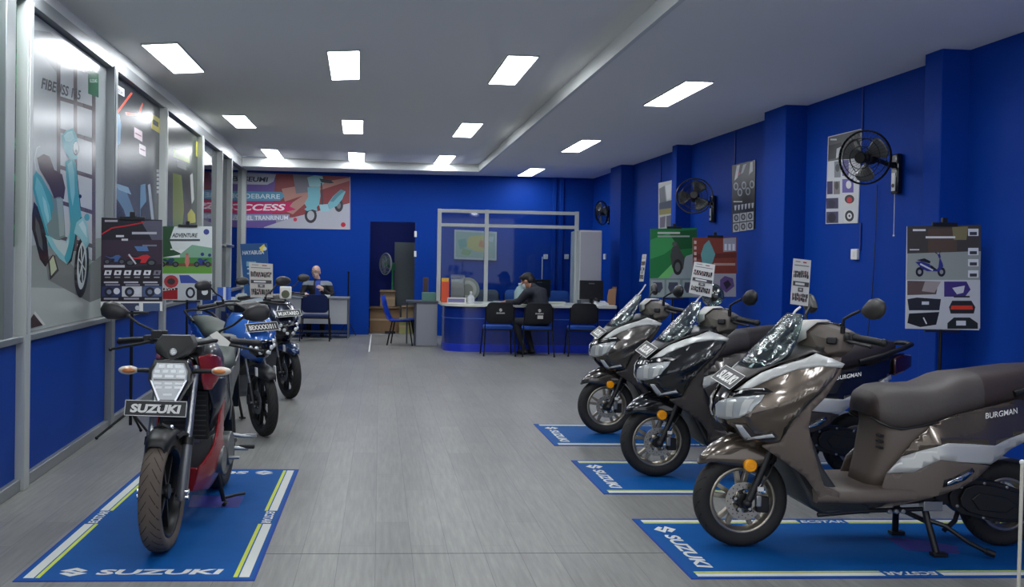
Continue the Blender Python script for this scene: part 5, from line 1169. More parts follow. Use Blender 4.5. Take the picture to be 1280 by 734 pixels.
A.disc((60,60,62), 1046,232,2.5,5).disc((212,212,216), 1061,231,3.4,5).disc((40,36,56), 1040,255,4.5,5).disc((40,40,44), 1062,249,6,5.5).disc((196,40,44), 1062,250,3.4,3.6).disc((36,34,44), 1040,272,5,6).disc((34,36,38), 1062,270,5.6,7).disc((214,214,214), 1062,270,3,3.8).disc((50,52,54), 1062,270,1.2,1.6).disc((66,68,72), 1047,210,2.6,5)
A.build('poster_print', o)
o, A = wall_sheet('tall black poster with rows of round gauges, on the right wall', [(915,207),(944,200),(943,286),(915,291)], (26,28,32))
A.poly((206,208,212), [(921,207),(925,206),(922,222),(918,226)]).poly((160,164,170), [(929,206),(933,205),(929,216),(926,218)]).poly((190,194,198), [(938,203),(941,202),(941,214),(936,219)]).disc((180,60,90), 924,217,1.5,2)
for q in range(5): A.disc((150,154,160), 920+q*5,233+(q%2)*8-q*.6,3,5).disc((30,32,36), 920+q*5,233+(q%2)*8-q*.6,1.8,3.2)
for q in range(6): A.poly((196,198,202), [(918+q*4.3,257-q*.6),(921+q*4.3,256.4-q*.6),(920+q*4.3,263-q*.6),(918.6+q*4.3,263.2-q*.6)])
A.rect((214,214,214), 917,251.5,928,252.8)
for r_ in range(2):
    for q in range(3): x, y = 920.5+q*8.7, 272.5+r_*12-q*1.2; A.poly((182,184,186), [(x-4,y-4.6),(x+4,y-5.6),(x+4,y+5),(x-4,y+5.8)]).disc((36,38,42), x,y,2.9,4).disc((150,152,156), x,y,1.5,2.2)
A.build('poster_print', o)
o, A = wall_sheet('pale narrow poster on the right wall beside the second pilaster', [(823,229),(841,225),(840.5,285),(823,287)], (186,188,178))
A.poly((110,112,104), [(824,236),(831,232),(833,252),(825,256)]).poly((72,76,74), [(824,254),(840,250),(840,261),(824,262)]).poly((150,140,64), [(824,262),(840,260),(840,267),(824,269)]).poly((110,104,112), [(825,272),(832,270),(831,284),(825,285)]).poly((92,94,98), [(833,270),(839,269),(839,283),(833,284)]).poly((206,208,206), [(832,232),(839,230),(838,248),(834,250)])
A.build('poster_print', o)

# ---- banner on the back wall
FBN = FY(YB-.012)
o, A = sheet('banner', 'wide red and blue banner with a pale teal scooter, on the back wall', 'banner', FBN, [(280,214),(438,221),(438,287),(280,284)], .006, .45, (146,140,160))
A.poly((104,84,150), [(280,215),(345,217),(345,285),(280,284)]).poly((138,62,66), [(345,217),(437,221),(437,262),(370,272),(340,270)]).poly((178,128,116), [(352,236),(437,222),(437,226),(356,252)]).poly((176,132,122), [(352,262),(392,236),(398,240),(366,268)]).poly((120,118,128), [(366,218),(392,219),(388,240),(370,242)])
A.poly((176,180,190), [(280,215),(345,218),(342,227),(334,231),(280,230)]).text((34,36,64), 'SEUMI', 305, 223.5, 335, 6, .1, .03, y1=224.5)
A.poly((84,146,176), [(280,239),(352,240),(356,245),(350,251),(280,251)]).text((206,220,226), 'SK BOEBARRE', 284, 244.6, 350, 6, 0, .01, y1=245.6).poly((196,34,96), [(280,252),(366,253),(362,258),(370,262),(352,266),(280,267)]).text((236,228,234), 'ACCESS', 286, 259, 357, 8, .2, .03, y1=259)
A.poly((140,150,178), [(280,268),(362,268),(361,275),(280,277)]).text((226,230,236), 'THOUBEL TRANRINUM', 284, 272.5, 360, 5.5, 0, .015, y1=272).poly((176,178,190), [(330,284),(366,272),(437,254),(437,287),(330,285)])
k = 7.34
def Q(pts): return [(290+x/k, 200+y/k) for x, y in pts]
A.disc((58,54,62), 423.5,257,5.4,8).disc((120,116,124), 423.5,257,2.6,4).disc((58,54,62), 388.4,269.5,7.6,9.5).disc((176,176,184), 388.4,269.5,4.6,6)
A.poly((150,196,202), Q([(690,160),(760,140),(830,150),(845,215),(800,245),(710,245)])).poly((66,66,74), Q([(800,170),(905,185),(935,210),(900,215),(820,205)])).poly((118,180,192), Q([(692,250),(806,245),(812,330),(800,410),(770,440),(690,440),(664,400),(700,340)])).poly((118,180,192), Q([(664,452),(700,425),(775,420),(785,470),(740,455),(690,470)])).poly((150,196,206), Q([(800,410),(880,405),(895,470),(815,476)])).poly((118,180,192), Q([(880,400),(930,330),(1000,270),(1042,290),(1012,360),(962,422),(895,455)])).poly((88,140,154), Q([(900,380),(940,325),(1000,272),(1035,285),(980,330),(930,385)])).line((70,68,76), Q([(820,210),(830,410)]), 1.6).disc((198,60,80), 369,274.5,2.4).disc((186,26,50), 429,281,3)
A.build('banner_print', o)

# ---- price cards hanging on the scooters and the bike
def price_card(label, F, corners, strap, group, colour=(206,206,204), busy=3, seed=1):
    root = thing('price_card', label, 'card', (0,0,0), 0, group)
    pts = [onF(x, y, F) for x, y in corners]; base = F @ Vector((sum(p[0] for p in pts)/4, min(p[1] for p in pts), 0)); root.location = base
    inv = Matrix.Translation(-base)
    cd = MB().prism(pts, -.003, inv @ F).build('card', [ink(colour)], root, smooth=False)
    A = Art(F); (x0,y0),(x1,y1),(x2,y2),(x3,y3) = corners; r2 = random.Random(seed)
    def P(u, v): return (x0+(x1-x0)*u+(x3-x0)*v + (x2-x1-x3+x0)*u*v, y0+(y1-y0)*u+(y3-y0)*v + (y2-y1-y3+y0)*u*v)
    def quad(rgb, u0, v0, u1, v1): A.poly(rgb, [P(u0,v0),P(u1,v0),P(u1,v1),P(u0,v1)])
    quad((150,70,80), .55,.05,.75,.08); quad((120,120,122), .12,.05,.4,.07); quad((110,110,112), .08,.13,.9,.15)
    for v0 in (.26,.33,.76,.84):
        u = .06
        while u < .9:
            w_ = r2.uniform(.04,.10); quad((52,50,52) if r2.random() < .8 else (120,90,90), u, v0+r2.uniform(-.02,.01), u+w_, v0+r2.uniform(.05,.085)); u += w_+r2.uniform(.01,.03)
    quad((70,70,74), .05,.49,.95,.59); quad((206,206,206), .18,.515,.70,.565); quad((96,94,94), .35,.62,.65,.71); quad((180,180,182), .44,.64,.56,.68)
    o = A.b.build('card_print', A.m, cd, smooth=False, weld=False); o.location = -base
    b = MB(); b.tube([Vector(p)-base for p in strap], .006, 8); b.build('strap', [WHITE], root)
    return root
def scoot_pt(S, x, y, z): l = S.location; return Vector((l.x-x, l.y-y, z))
F1 = FY(4.84); g = 'price cards on the motorbikes'
price_card('printed price card standing over the windscreen of the bronze-brown scooter', F1, [(992,323),(1014,325.5),(1010,383),(988,380)], [scoot_pt(S1,-.30,.0,1.245),scoot_pt(S1,-.275,0,1.225),scoot_pt(S1,-.262,0,1.205)], g, seed=1)
F2_ = FY(6.50)
price_card('printed price card standing over the windscreen of the black scooter', F2_, [(868,327),(894,331),(889,372),(861,366)], [scoot_pt(S2,-.305,0,1.255),scoot_pt(S2,-.28,0,1.23),scoot_pt(S2,-.262,0,1.205)], g, seed=2)
F3_ = Matrix.Translation(at(802,340,8.18)) @ Matrix.Rotation(R(-58), 4, 'Z') @ frame((0,0,0), (1,0,0), (0,0,1))
price_card('price card seen nearly edge-on over the windscreen of the dark grey scooter', F3_, [(803,318),(808,318),(804,352),(799,352)], [scoot_pt(S3,-.33,.0,1.30),scoot_pt(S3,-.30,0,1.25),scoot_pt(S3,-.262,0,1.205)], g, seed=3)
FT3 = FY(9.9)
price_card('printed price card hanging at the handlebar of the dark navy motorcycle', FT3, [(311,328),(341,330),(341,372),(313,372)], [at(327,371,9.9), at(330,374,10.2)], g, (196,192,184), seed=4)
Fp1 = Matrix.Translation((-.86,5.22,1.0)) @ Matrix.Rotation(R(-8), 4, 'Z') @ Matrix.Rotation(R(-18), 4, 'X') @ frame((0,0,0), (1,0,0), (0,0,1))
pts = [onF(x, y, Fp1) for x, y in [(262,419),(271,414),(288,428),(285,433),(274,432)]]
tag(MB().prism(pts, -.003, Fp1).build('paper_tag', [PAPER]), 'white paper tag on the left grip of the charcoal and red motorcycle', 'tag')
b = MB(); p = at(357,366,10.0); t = thing('tag_holder', 'small white box with a dark round window at the navy motorcycle', 'tag holder', p)
b.cbox((0,0,0), (.12,.02,.13)); b.build('holder', [PAPER], t, bevel=.01); b = MB(); b.lathe([(0,-.014),(.038,-.014),(.042,-.010)], (0,0,-.015), 'y', 20); b.build('window', [mat('olive_print', (88,92,70), .5)], t)
b = MB(); b.tube([(-.0,.01,-.06),(-.03,.05,-.10),(-.05,.12,-.13)], .006, 6); b.build('strap', [BLACK], t)

# =================================================================== wall fans
CAGE = mat('fan_cage_black', (18, 18, 20), .4, metal=.4)
BLADE = mat('smoky_fan_blade', (70, 72, 72), .3, coat=.4)
FANW = mat('fan_silver_face', (176, 178, 180), .3, metal=.5)
def fan_head(root, c, d, r, blades=3, cage=CAGE, blade=BLADE, hub=BLACK, roll=0.0):
    d = Vector(d).normalized(); x = Vector((0,0,1)).cross(d).normalized(); y = d.cross(x); F = frame(c, x, y, d)
    for sgn, nm in ((1, 'front_grille'), (-1, 'rear_grille')):
        b = MB(); dep = .075*r/.22
        for rr in (1.0, .72, .42):
            w = sgn*dep*(1-rr**2)**.5 if rr < 1 else 0
            b.tube([(r*rr*math.cos(2*PI*i/36), r*rr*math.sin(2*PI*i/36), w+sgn*.008) for i in range(36)], .0035 if rr < 1 else .008, 6, 0, False, True, F)
        for k in range(40):
            t = 2*PI*k/40
            b.tube([(r*q*math.cos(t), r*q*math.sin(t), sgn*(dep*(1-q**2)**.5+.008)) for q in (.16,.4,.65,.85,.96,1.0)], .0013, 4, 0, False, False, F)
        b.lathe([(0,sgn*(dep+.014)),(r*.2,sgn*(dep+.012)),(r*.22,sgn*(dep+.004)),(0,sgn*(dep+.002))], (0,0,0), 'z', 24, 0, F)
        b.build(nm, [cage], root)
    hb = MB(); hb.lathe([(0,.035),(.03*r/.22,.033),(.042*r/.22,.02),(.045*r/.22,-.02),(0,-.02)], (0,0,0), 'z', 20, 0, F); hb.build('hub', [hub], root)
    for k in range(blades):
        t0 = 2*PI*k/blades+roll; b = MB(); rings = []
        for q in np.linspace(0, 1, 9):
            rr = r*(.18+.72*q); hw = (.25+.38*math.sin(PI*min(1, q*.62+.12)))*(1 if q < .95 else .75); rings.append([(rr*math.cos(t0+a), rr*math.sin(t0+a), .03*r/.22*(a/hw)*(1-.4*q)) for a in np.linspace(-hw, hw*.9, 9)])
        b.loft(rings, 0, False, False, F); b.build('blade', [blade], root, solid=.003, out=lambda p: d)
    m_ = MB(); m_.lathe([(0,-.05),(.05,-.05),(.065,-.07),(.065,-.13),(.05,-.165),(0,-.17)], (0,0,0), 'z', 24, 0, F); m_.build('motor', [hub], root)
    return F
def wall_fan(label, c, d, wall_pt, r, roll, cords=True):
    root = thing('wall_fan', label, 'fan', wall_pt, 0, 'wall fans'); w = Vector(wall_pt); c = Vector(c)-w
    F = fan_head(root, c, d, r, 3, CAGE, BLADE, BLACK, roll)
    n = Vector((-DR.y, DR.x, 0)); q = F @ Vector((0,0,-.13))
    b = MB(); b.tube([n*.06+Vector((0,0,.05)), n*.12+Vector((0,0,.06)), q+Vector((0,0,-.01)), q], [.03,.026,.024,.03], 10); b.build('arm', [BLACK], root)
    Fb = frame((0,0,0), DR, (0,0,1), n)
    b = MB(); b.box((-.055,-.22,.004), (.055,.16,.065), 0, Fb); bk = b.build('wall_bracket', [BLACK_G], root, bevel=.018)
    b = MB(); b.box((-.03,-.19,.064), (.03,-.02,.069), 0, Fb); b.build('switch_face', [FANW], bk, bevel=.004)
    b = MB(); b.lathe([(0,.074),(.018,.074),(.02,.068)], (0,-.14,0), 'z', 16, 0, Fb); b.build('speed_knob', [BLACK], bk)
    if cords:
        b = MB(); b.tube([n*.05+Vector((0,0,-.2)), n*.05+Vector((0,0,-.60))], .003, 6); b.ball(n*.05+Vector((0,0,-.61)), .010, 0, 8, 6); b.build('pull_cord', [PAPER], root)
        b = MB(); b.tube([n*.02-DR*.35*-1+Vector((0,0,-.1)), n*.02+DR*.36+Vector((0,0,-.6)), n*.02+DR*.40+Vector((0,0,-1.2)), n*.03+DR*.45+Vector((0,0,-1.62))], .004, 6); b.tube([n*.03+DR*.45+Vector((0,0,-1.62)), n*.03+DR*.46+Vector((0,0,-1.69))], .014, 8)
        b.build('power_cable', [BLACK], root)
    return root
wall_fan('black wall fan nearest the camera, in front of the tall parts poster', at(1081,197,8.42), (-.78,-.55,-.10), MR @ Vector(((8.80-9.476)/DR.y,0,2.40)), .238, .5)
wall_fan('black wall fan between the two middle pilasters, beside the black gauge poster', at(868,245,12.85), (-.35,-.92,.12), MR @ Vector(((13.3-9.476)/DR.y,0,2.33)), .24, 1.2, False)
wall_fan('black wall fan in the far corner above the grey cabinet', at(752,266,18.35), (-.9,-.25,-.12), MR @ Vector(((18.5-9.476)/DR.y,0,2.52)), .23, .1, False)

# ---- switches on the walls
def wall_switch(label, s, z, group='wall switches'):
    Fb = MR @ frame((s,0,z), (-1,0,0), (0,0,1))
    t = thing('wall_switch', label, 'switch', Fb @ Vector((0,0,0)), 0, group); i = Matrix.Translation(-t.location)
    MB().box((-.06,-.055,.002), (.06,.055,.035), 0, i @ Fb).build('switch_box', [WHITE], t, bevel=.006); MB().box((-.02,-.03,.035), (.02,.03,.041), 0, i @ Fb).build('rocker', [PAPER], t, bevel=.003)
s, z = wr(1071, 318); wall_switch('white wall switch under the tall parts poster', s, z)
s, z = wr(757, 321); wall_switch('white wall switch beside the grey cabinet', s, z)
# =================================================================== chairs
FRAMEC = mat('chair_frame_black', (18, 19, 21), .35, metal=.4)
def rounded(w, h, r, n=5):
    o = []
    for cx, cy, a0 in ((w/2-r,h/2-r,0),(-w/2+r,h/2-r,PI/2),(-w/2+r,-h/2+r,PI),(w/2-r,-h/2+r,1.5*PI)):
        for i in range(n+1): a = a0+PI/2*i/n; o.append((cx+r*math.cos(a), cy+r*math.sin(a)))
    return o
def office_chair(label, loc, rz, group, back_m, seat_m, badge=0, w=.46):
    """stacking chair; the sitter faces local +y"""
    root = thing('chair', label, 'chair', loc, rz, group)
    b = MB(); rings = []
    o = rounded(w, .44, .07)
    for z, k in ((.425,.93),(.432,1.0),(.462,1.0),(.475,.93)): rings.append([(u*k, .02+v*k, z+.012*math.cos(v*4)) for u, v in o])
    b.loft(rings); b.build('seat', [seat_m], root, angle=60)
    b = MB(); rings = []; ob = rounded(w-.02, .34, .08)
    for d, k in ((.020,.94),(.012,1.0),(-.012,1.0),(-.020,.94)): rings.append([(u*k*(1-.28*v), -.235-(v*k)*.16+d-.05*(1-(u/(w/2))**2), .70+v*k) for u, v in ob])
    b.loft(rings); bk = b.build('backrest', [back_m], root, angle=60)
    if badge:
        F = frame((0, -.312, .70), (1,0,0), Vector((0,-.16,1)).normalized())
        b = MB(); s_logo(b, F @ Matrix.Translation((0,.05,0)), .055, 0, .004); b.text('SUZUKI', F, .022, 0, .1, .03, 1.3, w=.004)
        b.build('back_print', [LETTER], bk, smooth=False)
        if badge == 2: MB().box((-.03,-.085,.003), (.06,-.03,.006), 0, F).build('sticker', [PAPER], bk, smooth=False)
    b = MB()
    for s in (1, -1): b.tube([(s*(w/2+.005), -.20, .43), (s*(w/2+.005), -.225, .55), (s*(w/2-.004), -.255, .80)], .011, 8)
    b.tube([(w/2,.20,.42),(w/2,-.20,.425),(-w/2,-.20,.425),(-w/2,.20,.42)], .011, 8); b.build('frame', [FRAMEC], root)
    for s in (1, -1):
        for y0, y1 in ((.17, .235), (-.19, -.285)):
            b = MB(); b.tube([(s*w/2, y0, .425), (s*(w/2+.025), y1, .012)], .011, 8); b.tube([(s*(w/2+.025), y1, .016), (s*(w/2+.026), y1*1.005, .0)], .015, 8); b.build('leg', [FRAMEC], root)
    return root
BACKF = mat('black_chair_fabric', (22, 24, 30), .85, bump=(150, .1))
g = 'chairs in front of the counter'
office_chair('black-backed visitor chair, the first in front of the blue counter next to the side table', (1.935, 15.62, 0), 0, g, BACKF, SEATBLUE, 1, .46)
office_chair('black-backed visitor chair the seated customer sits on', (2.56, 15.60, 0), 0, g, BACKF, SEATBLUE, 2, .46)
office_chair('black-backed visitor chair in front of the counter monitor', (3.34, 15.72, 0), R(-4), g, BACKF, SEATBLUE, 0, .45)
office_chair('navy chair standing in front of the grey desk at the back left', (-1.19, 18.25, 0), 0, 'chairs at the desk', NAVY, NAVY, 0, .50)
office_chair('chair behind the grey desk under the seated clerk', (-1.23, 19.48, 0), PI, 'chairs at the desk', NAVY, NAVY, 0, .46)
STAFF = mat('light_blue_chair_back', (40, 92, 172), .6); GREYC = mat('grey_chair_back', (84, 92, 104), .6)
g = 'staff chairs behind the partition'
for x, y, m_, lab in ((at(612,370,18.5).x, 18.5, GREYC, 'grey staff chair behind the glass partition'), (at(646,372,18.5).x, 18.5, STAFF, 'blue staff chair behind the partition beside the seated customer'), (at(702,370,18.4).x, 18.4, STAFF, 'blue staff chair behind the partition, next to the grey cabinet')):
    office_chair(lab, (x, y, 0), PI, g, m_, m_, 0, .44).scale = (1,1,1.14)
# blue plastic side chair by the doorway
root = thing('chair', 'blue plastic chair seen from the side by the storeroom doorway', 'chair', (.40, 17.45, 0), R(-100))
prof = [(.24,.455),(.20,.47),(.0,.445),(-.16,.44),(-.215,.47),(-.25,.56),(-.30,.72),(-.335,.88)]
b = MB(); b.loft([[(u*(1-.12*(abs(i-3.5)/4)), y, z+.02*abs(u*4)**2) for u in np.linspace(-.22,.22,9)] for i, (y, z) in enumerate(prof)], 0, False, False)
b.build('seat_shell', [BLUEP], root, solid=.02, out=lambda p: Vector((0,.5,1)), angle=60)
for s in (1, -1):
    for y0, y1 in ((.16,.24),(-.14,-.22)):
        b = MB(); b.tube([(s*.15, y0, .44), (s*.22, y1, .0)], .013, 8); b.build('leg', [FRAMEC], root)
b = MB(); b.tube([(.15,.16,.435),(.15,-.14,.43),(-.15,-.14,.43),(-.15,.16,.435),(.15,.16,.435)], .012, 8); b.build('frame', [FRAMEC], root)

# =================================================================== service counter, partition, cabinets
CB = mat('counter_blue_gloss', (12, 42, 128), .22, coat=.4); CB2 = mat('counter_kick_blue', (16, 50, 190), .3, coat=.3); CLINE = mat('counter_line_blue', (60, 96, 176), .3)
def counter_outline(off=0.0):
    o = []
    r = .38; cx, cy = 1.10+r, 16.14+r
    for i in range(9):
        a = PI+PI/2*i/8; o.append((cx+(r+off)*math.cos(a), cy+(r+off)*math.sin(a)))
    o += [(2.5, 16.12-off), (4.02, 16.18-off), (4.02+off, 16.3), (4.02+off, 16.85), (1.10-off, 16.85)]
    return o
root = thing('service_counter', 'long dark blue service counter with a pale top and rounded end', 'counter', (2.5, 16.45, 0)); iv = Matrix.Translation((-2.5,-16.45,0))
b = MB(); b.prism(counter_outline(0), .76, iv); b.build('body', [CB], root, angle=25)
b = MB(); b.prism(counter_outline(.008), .13, iv); b.build('kick_board', [CB2], root, angle=25)
b = MB(); b.prism(counter_outline(.004), .014, iv @ Matrix.Translation((0,0,.555))); b.build('inlay_line', [CLINE], root, angle=25)
b = MB(); o = counter_outline(.05); o = o[:-3]+[(4.07,16.3),(4.07,16.9),(3.48,16.9),(3.48,17.36),(1.05,17.36)]; b.prism(o, .05, iv @ Matrix.Translation((0,0,.76))); b.build('counter_top', [CREAM], root, bevel=.006, angle=25)
ZC = .81
YP = 17.3
root = thing('glass_partition', 'white framed glass partition standing on the back edge of the counter', 'partition', (2.2, YP, 0))
xl, xm, xr_ = at(549,300,YP).x-2.2, at(608,300,YP).x-2.2, at(721,275,YP).x-2.2
zt, zb_ = at(546,261,YP).z, at(546,281,YP).z
for x in (xl, xm, xr_):
    MB().box((x-.035,-.03,ZC), (x+.035,.03,zt)).build('post', [ALU_W], root, bevel=.004)
for z in (zt-.035, zb_): MB().box((xl,-.025,z-.03), (xr_,.025,z+.03)).build('rail', [ALU_W], root, bevel=.004)
for a, c in ((xl,xm),(xm,xr_)):
    MB().box((a,-.004,ZC), (c,.004,zb_)).build('pane', [GLASS_C], root, smooth=False); MB().box((a,-.004,zb_), (c,.004,zt-.05)).build('pane', [GLASS_C], root, smooth=False)
x0, x1, zt = at(725,300,16.95).x, at(752.5,300,16.95).x, at(738,288,16.95).z
root = thing('filing_cabinet', 'tall grey steel cabinet at the right end of the glass partition', 'cabinet', ((x0+x1)/2, 17.35, 0)); w_ = (x1-x0)/2
MB().box((-w_,-.40,0), (w_,.42,zt)).build('body', [mat('cabinet_light_grey', (198, 200, 198), .45)], root, bevel=.006)
MB().box((-w_+.008,-.415,.05), (w_-.008,-.398,zt-.03)).build('door', [mat('cabinet_grey', (166, 166, 172), .5)], root, bevel=.004)
b = MB(); b.box((-w_-.012,.0,1.2), (-w_,.03,1.36)); b.cyl((-w_-.014,.015,1.12),(-w_,.015,1.12),.014,10); b.build('handle', [STEEL], root)
# side table left of the counter
root = thing('side_table', 'grey side table with a dark top between the blue chair and the counter', 'table', (.765, 17.5, 0))
MB().box((-.28,-.30,.77), (.28,.30,.805)).build('table_top', [mat('dark_grey_edge', (70,76,86), .4)], root, bevel=.004)
MB().box((-.10,-.27,.0), (.275,.28,.77)).build('cabinet_body', [mat('table_grey', (150, 154, 164), .5)], root, bevel=.004)
MB().box((-.13,-.26,.0), (-.105,.27,.77)).build('side_panel', [mat('dark_grey_side', (74,80,90), .5)], root, bevel=.002)
MB().box((-.27,.2,.0), (-.24,.26,.77)).build('leg', [mat('dark_grey_edge', (70,76,86), .4)], root, bevel=.003)
zs = .805
p = at(536,372,17.45); b = MB(); b.box((-.125,-.08,0),(.125,.08,.15)); tag(b.build('box', [mat('pale_green_card', (96,140,130), .6)], None, bevel=.004, loc=(p.x,17.45,zs)), 'pale green box standing on the grey side table', 'box')
p = at(532,360,17.62); t = thing('picture_frame', 'narrow brown frame standing behind the pale green box', 'frame', (p.x,17.62,zs)); MB().box((-.05,-.012,0),(.05,.012,.42)).build('frame', [mat('brown_wood', (86,58,54), .5)], t, bevel=.004); MB().box((-.035,-.015,.03),(.035,-.011,.39)).build('picture', [mat('dark_picture', (64,46,52), .4)], t, smooth=False)
p = at(549,370,17.42); b = MB(); b.box((-.055,-.06,0),(.055,.06,.13)); b.box((-.05,-.055,.13),(.05,.055,.17)); tag(b.build('canister', [mat('navy_tin', (26,40,84), .4)], None, bevel=.008, loc=(p.x,17.42,zs)), 'small navy canister on the grey side table beside the counter', 'canister')

# things on the counter top
def on(px, Y, z=ZC): q = at(px, 370, Y); return Vector((q.x, Y, z))
OR = mat('orange_folder', (206, 78, 44), .5); YE = mat('yellow_card', (222, 170, 52), .5)
p = on(556,16.6); t = thing('magazine_file', 'orange and yellow file box on the counter beside the clear leaflet rack', 'file box', p); MB().box((-.065,-.10,0),(.065,.10,.36)).build('box', [OR], t, bevel=.004); MB().box((-.06,-.08,.30),(.06,.09,.42)).build('folder', [YE], t, bevel=.003)
p = on(571.5,16.62); t = thing('leaflet_rack', 'clear plastic leaflet rack on the counter top', 'rack', p)
MB().box((-.12,-.10,0),(.12,.11,.02)).build('base', [WHITE], t, bevel=.004); MB().box((-.12,-.10,.02),(.12,-.094,.46)).build('front_panel', [CLEAR], t, smooth=False); MB().box((-.12,.09,.02),(.12,.096,.48)).build('back_panel', [CLEAR], t, smooth=False)
for s in (1,-1): MB().box((s*.12-.003,-.10,.02),(s*.12+.003,.096,.47)).build('side_panel', [CLEAR], t, smooth=False)
for k in range(3): MB().box((-.11,-.06+.05*k,.02),(.11,-.05+.05*k,.26+.07*k)).build('leaflet', [mat('grey_leaflet_%d' % k, ((186,190,194),(206,208,208),(168,176,184))[k], .6)], t, smooth=False)
p = on(584,16.95); t = thing('round_display', 'round grey display wheel behind the white spray bottle', 'display', p)
b = MB(); b.lathe([(.0,-.03),(.19,-.03),(.215,-.015),(.215,.015),(.19,.03),(0,.03)], (0,0,.22), 'y', 32, 0); b.build('disc', [mat('grey_green_disc', (118,126,120), .5)], t); b = MB(); b.lathe([(.10,-.035),(.16,-.035),(.16,-.03),(.10,-.03)], (0,0,.22), 'y', 32, closed=True); b.build('ring', [mat('pale_ring', (160,164,160), .5)], t); MB().box((-.09,-.05,0),(.09,.05,.03)).build('foot', [BLACK], t, bevel=.004)
p = on(571,16.38); t = thing('tissue_box', 'flat white and violet box lying in front of the leaflet rack', 'box', p); MB().box((-.16,-.05,0),(.16,.05,.09)).build('box', [PAPER], t, bevel=.004); MB().box((-.15,-.053,.015),(.13,-.05,.075)).build('printed_side', [mat('violet_print', (116,112,160), .6)], t, smooth=False)
p = on(588.5,16.34); t = thing('spray_bottle', 'white spray bottle on the counter beside the violet box', 'bottle', p); b = MB(); b.lathe([(0,0),(.06,0),(.065,.01),(.065,.10),(.03,.14),(.018,.15),(.018,.17),(0,.17)], (0,0,0), 'z', 20); b.build('bottle', [mat('white_bottle', (206,208,216), .35)], t); b = MB(); b.cbox((0,-.02,.19),(.03,.09,.03)); b.cyl((0,0,.165),(0,0,.18),.02); b.build('nozzle', [WHITE], t, bevel=.004)
p = on(650,16.85); t = thing('water_jug', 'pale clear bottle on the counter behind the customer', 'bottle', p); b = MB(); b.lathe([(0,0),(.10,0),(.105,.02),(.105,.20),(.06,.28),(.03,.30),(.03,.33),(0,.33)], (0,0,0), 'z', 20); b.build('bottle', [mat('pale_clear_plastic', (150,176,178), .2, spec=.6)], t); b = MB(); b.cyl((0,0,.325),(0,0,.35),.034); b.build('cap', [WHITE], t)
for px, Y, lab in ((739,16.7,'black monitor on the counter, its back to us, above the empty chair'), (674,17.75,'dark monitor behind the glass partition, past the customer')):
    zz = ZC if Y < 17 else .80; p = on(px, Y, zz); t = thing('monitor', lab, 'monitor', p, 0, 'monitors')
    b = MB(); b.box((-.21,-.02,.09),(.21,.02,.42)); b.box((-.12,.0,.16),(.12,.05,.36)); b.build('screen', [BLACK], t, bevel=.008); MB().box((-.05,-.024,.355),(.05,-.0195,.375)).build('badge', [GUN], t, smooth=False); MB().box((-.025,-.01,.01),(.025,.03,.12)).build('stand', [BLACK], t, bevel=.004); MB().box((-.12,-.08,0),(.12,.09,.014)).build('base', [BLACK], t, bevel=.005)
root = thing('office_desk', 'plain desk behind the glass partition', 'desk', (2.75, 17.75, 0)); MB().box((-.62,-.28,.765),(.62,.30,.80)).build('desk_top', [GREYW], root, bevel=.004)
for s in (1,-1): MB().box((s*.6-.015,-.26,0),(s*.6+.015,.28,.765)).build('side_panel', [GREYW], root, bevel=.003)
p = on(764.5,16.55); t = thing('paper_bag', 'brown paper bag at the right end of the counter', 'bag', p, R(-15)); b = MB(); b.loft([[(-.07,-.05,0),(.07,-.05,0),(.07,.05,0),(-.07,.05,0)],[(-.075,-.05,.14),(.075,-.05,.14),(.075,.05,.14),(-.075,.05,.14)],[(-.05,-.02,.27),(.085,-.012,.30),(.085,.012,.30),(-.05,.02,.27)]]); b.build('bag', [mat('kraft_paper', (150,112,82), .8)], t, bevel=.004); MB().cbox((.045,0,.29),(.08,.03,.05)).build('folded_top', [mat('kraft_paper_dark', (120,86,62), .8)], t, bevel=.003)
p = on(752,16.38); t = thing('desk_phone', 'white telephone on the counter beside the paper bag', 'telephone', p, R(12)); b = MB(); b.loft([[(-.11,-.09,0),(.11,-.09,0),(.11,.09,0),(-.11,.09,0)],[(-.10,-.08,.03),(.10,-.08,.03),(.10,.08,.07),(-.10,.08,.07)]]); b.build('body', [WHITE], t, bevel=.006); b = MB(); b.tube([(-.08,-.06,.08),(-.08,0,.09),(-.08,.07,.10)], [.026,.018,.026], 10); b.build('handset', [BLACK], t)
for k, (px, Y, w_, l_, h_, col, lab) in enumerate(((733,16.36,.10,.14,.035,(196,200,200),'small white stack of paper in front of the black monitor'), (694,16.45,.15,.20,.045,(190,198,190),'stack of white papers on the counter right of the customer'), (632,16.32,.14,.20,.012,(214,214,210),'sheet of white paper in front of the customer'), (724,16.5,.06,.06,.06,(86,92,100),'little grey cup on the counter left of the black monitor'))):
    p = on(px, Y); b = MB()
    if k == 3: b.lathe([(0,0),(.03,0),(.038,.08),(.034,.08),(.028,.01),(0,.01)], (0,0,0), 'z', 18)
    else:
        for q in range(3 if h_ > .02 else 1): b.cbox((.004*q,-.006*q,h_*(q+.5)/3 if h_ > .02 else h_/2),(w_*2 if k == 1 else w_, l_, h_/3 if h_ > .02 else h_), rot=(0,0,.06*q))
    tag(b.build('cup' if k == 3 else 'paper_stack', [ink(col, .6)], None, loc=p, smooth=(k == 3)), lab, 'cup' if k == 3 else 'papers')
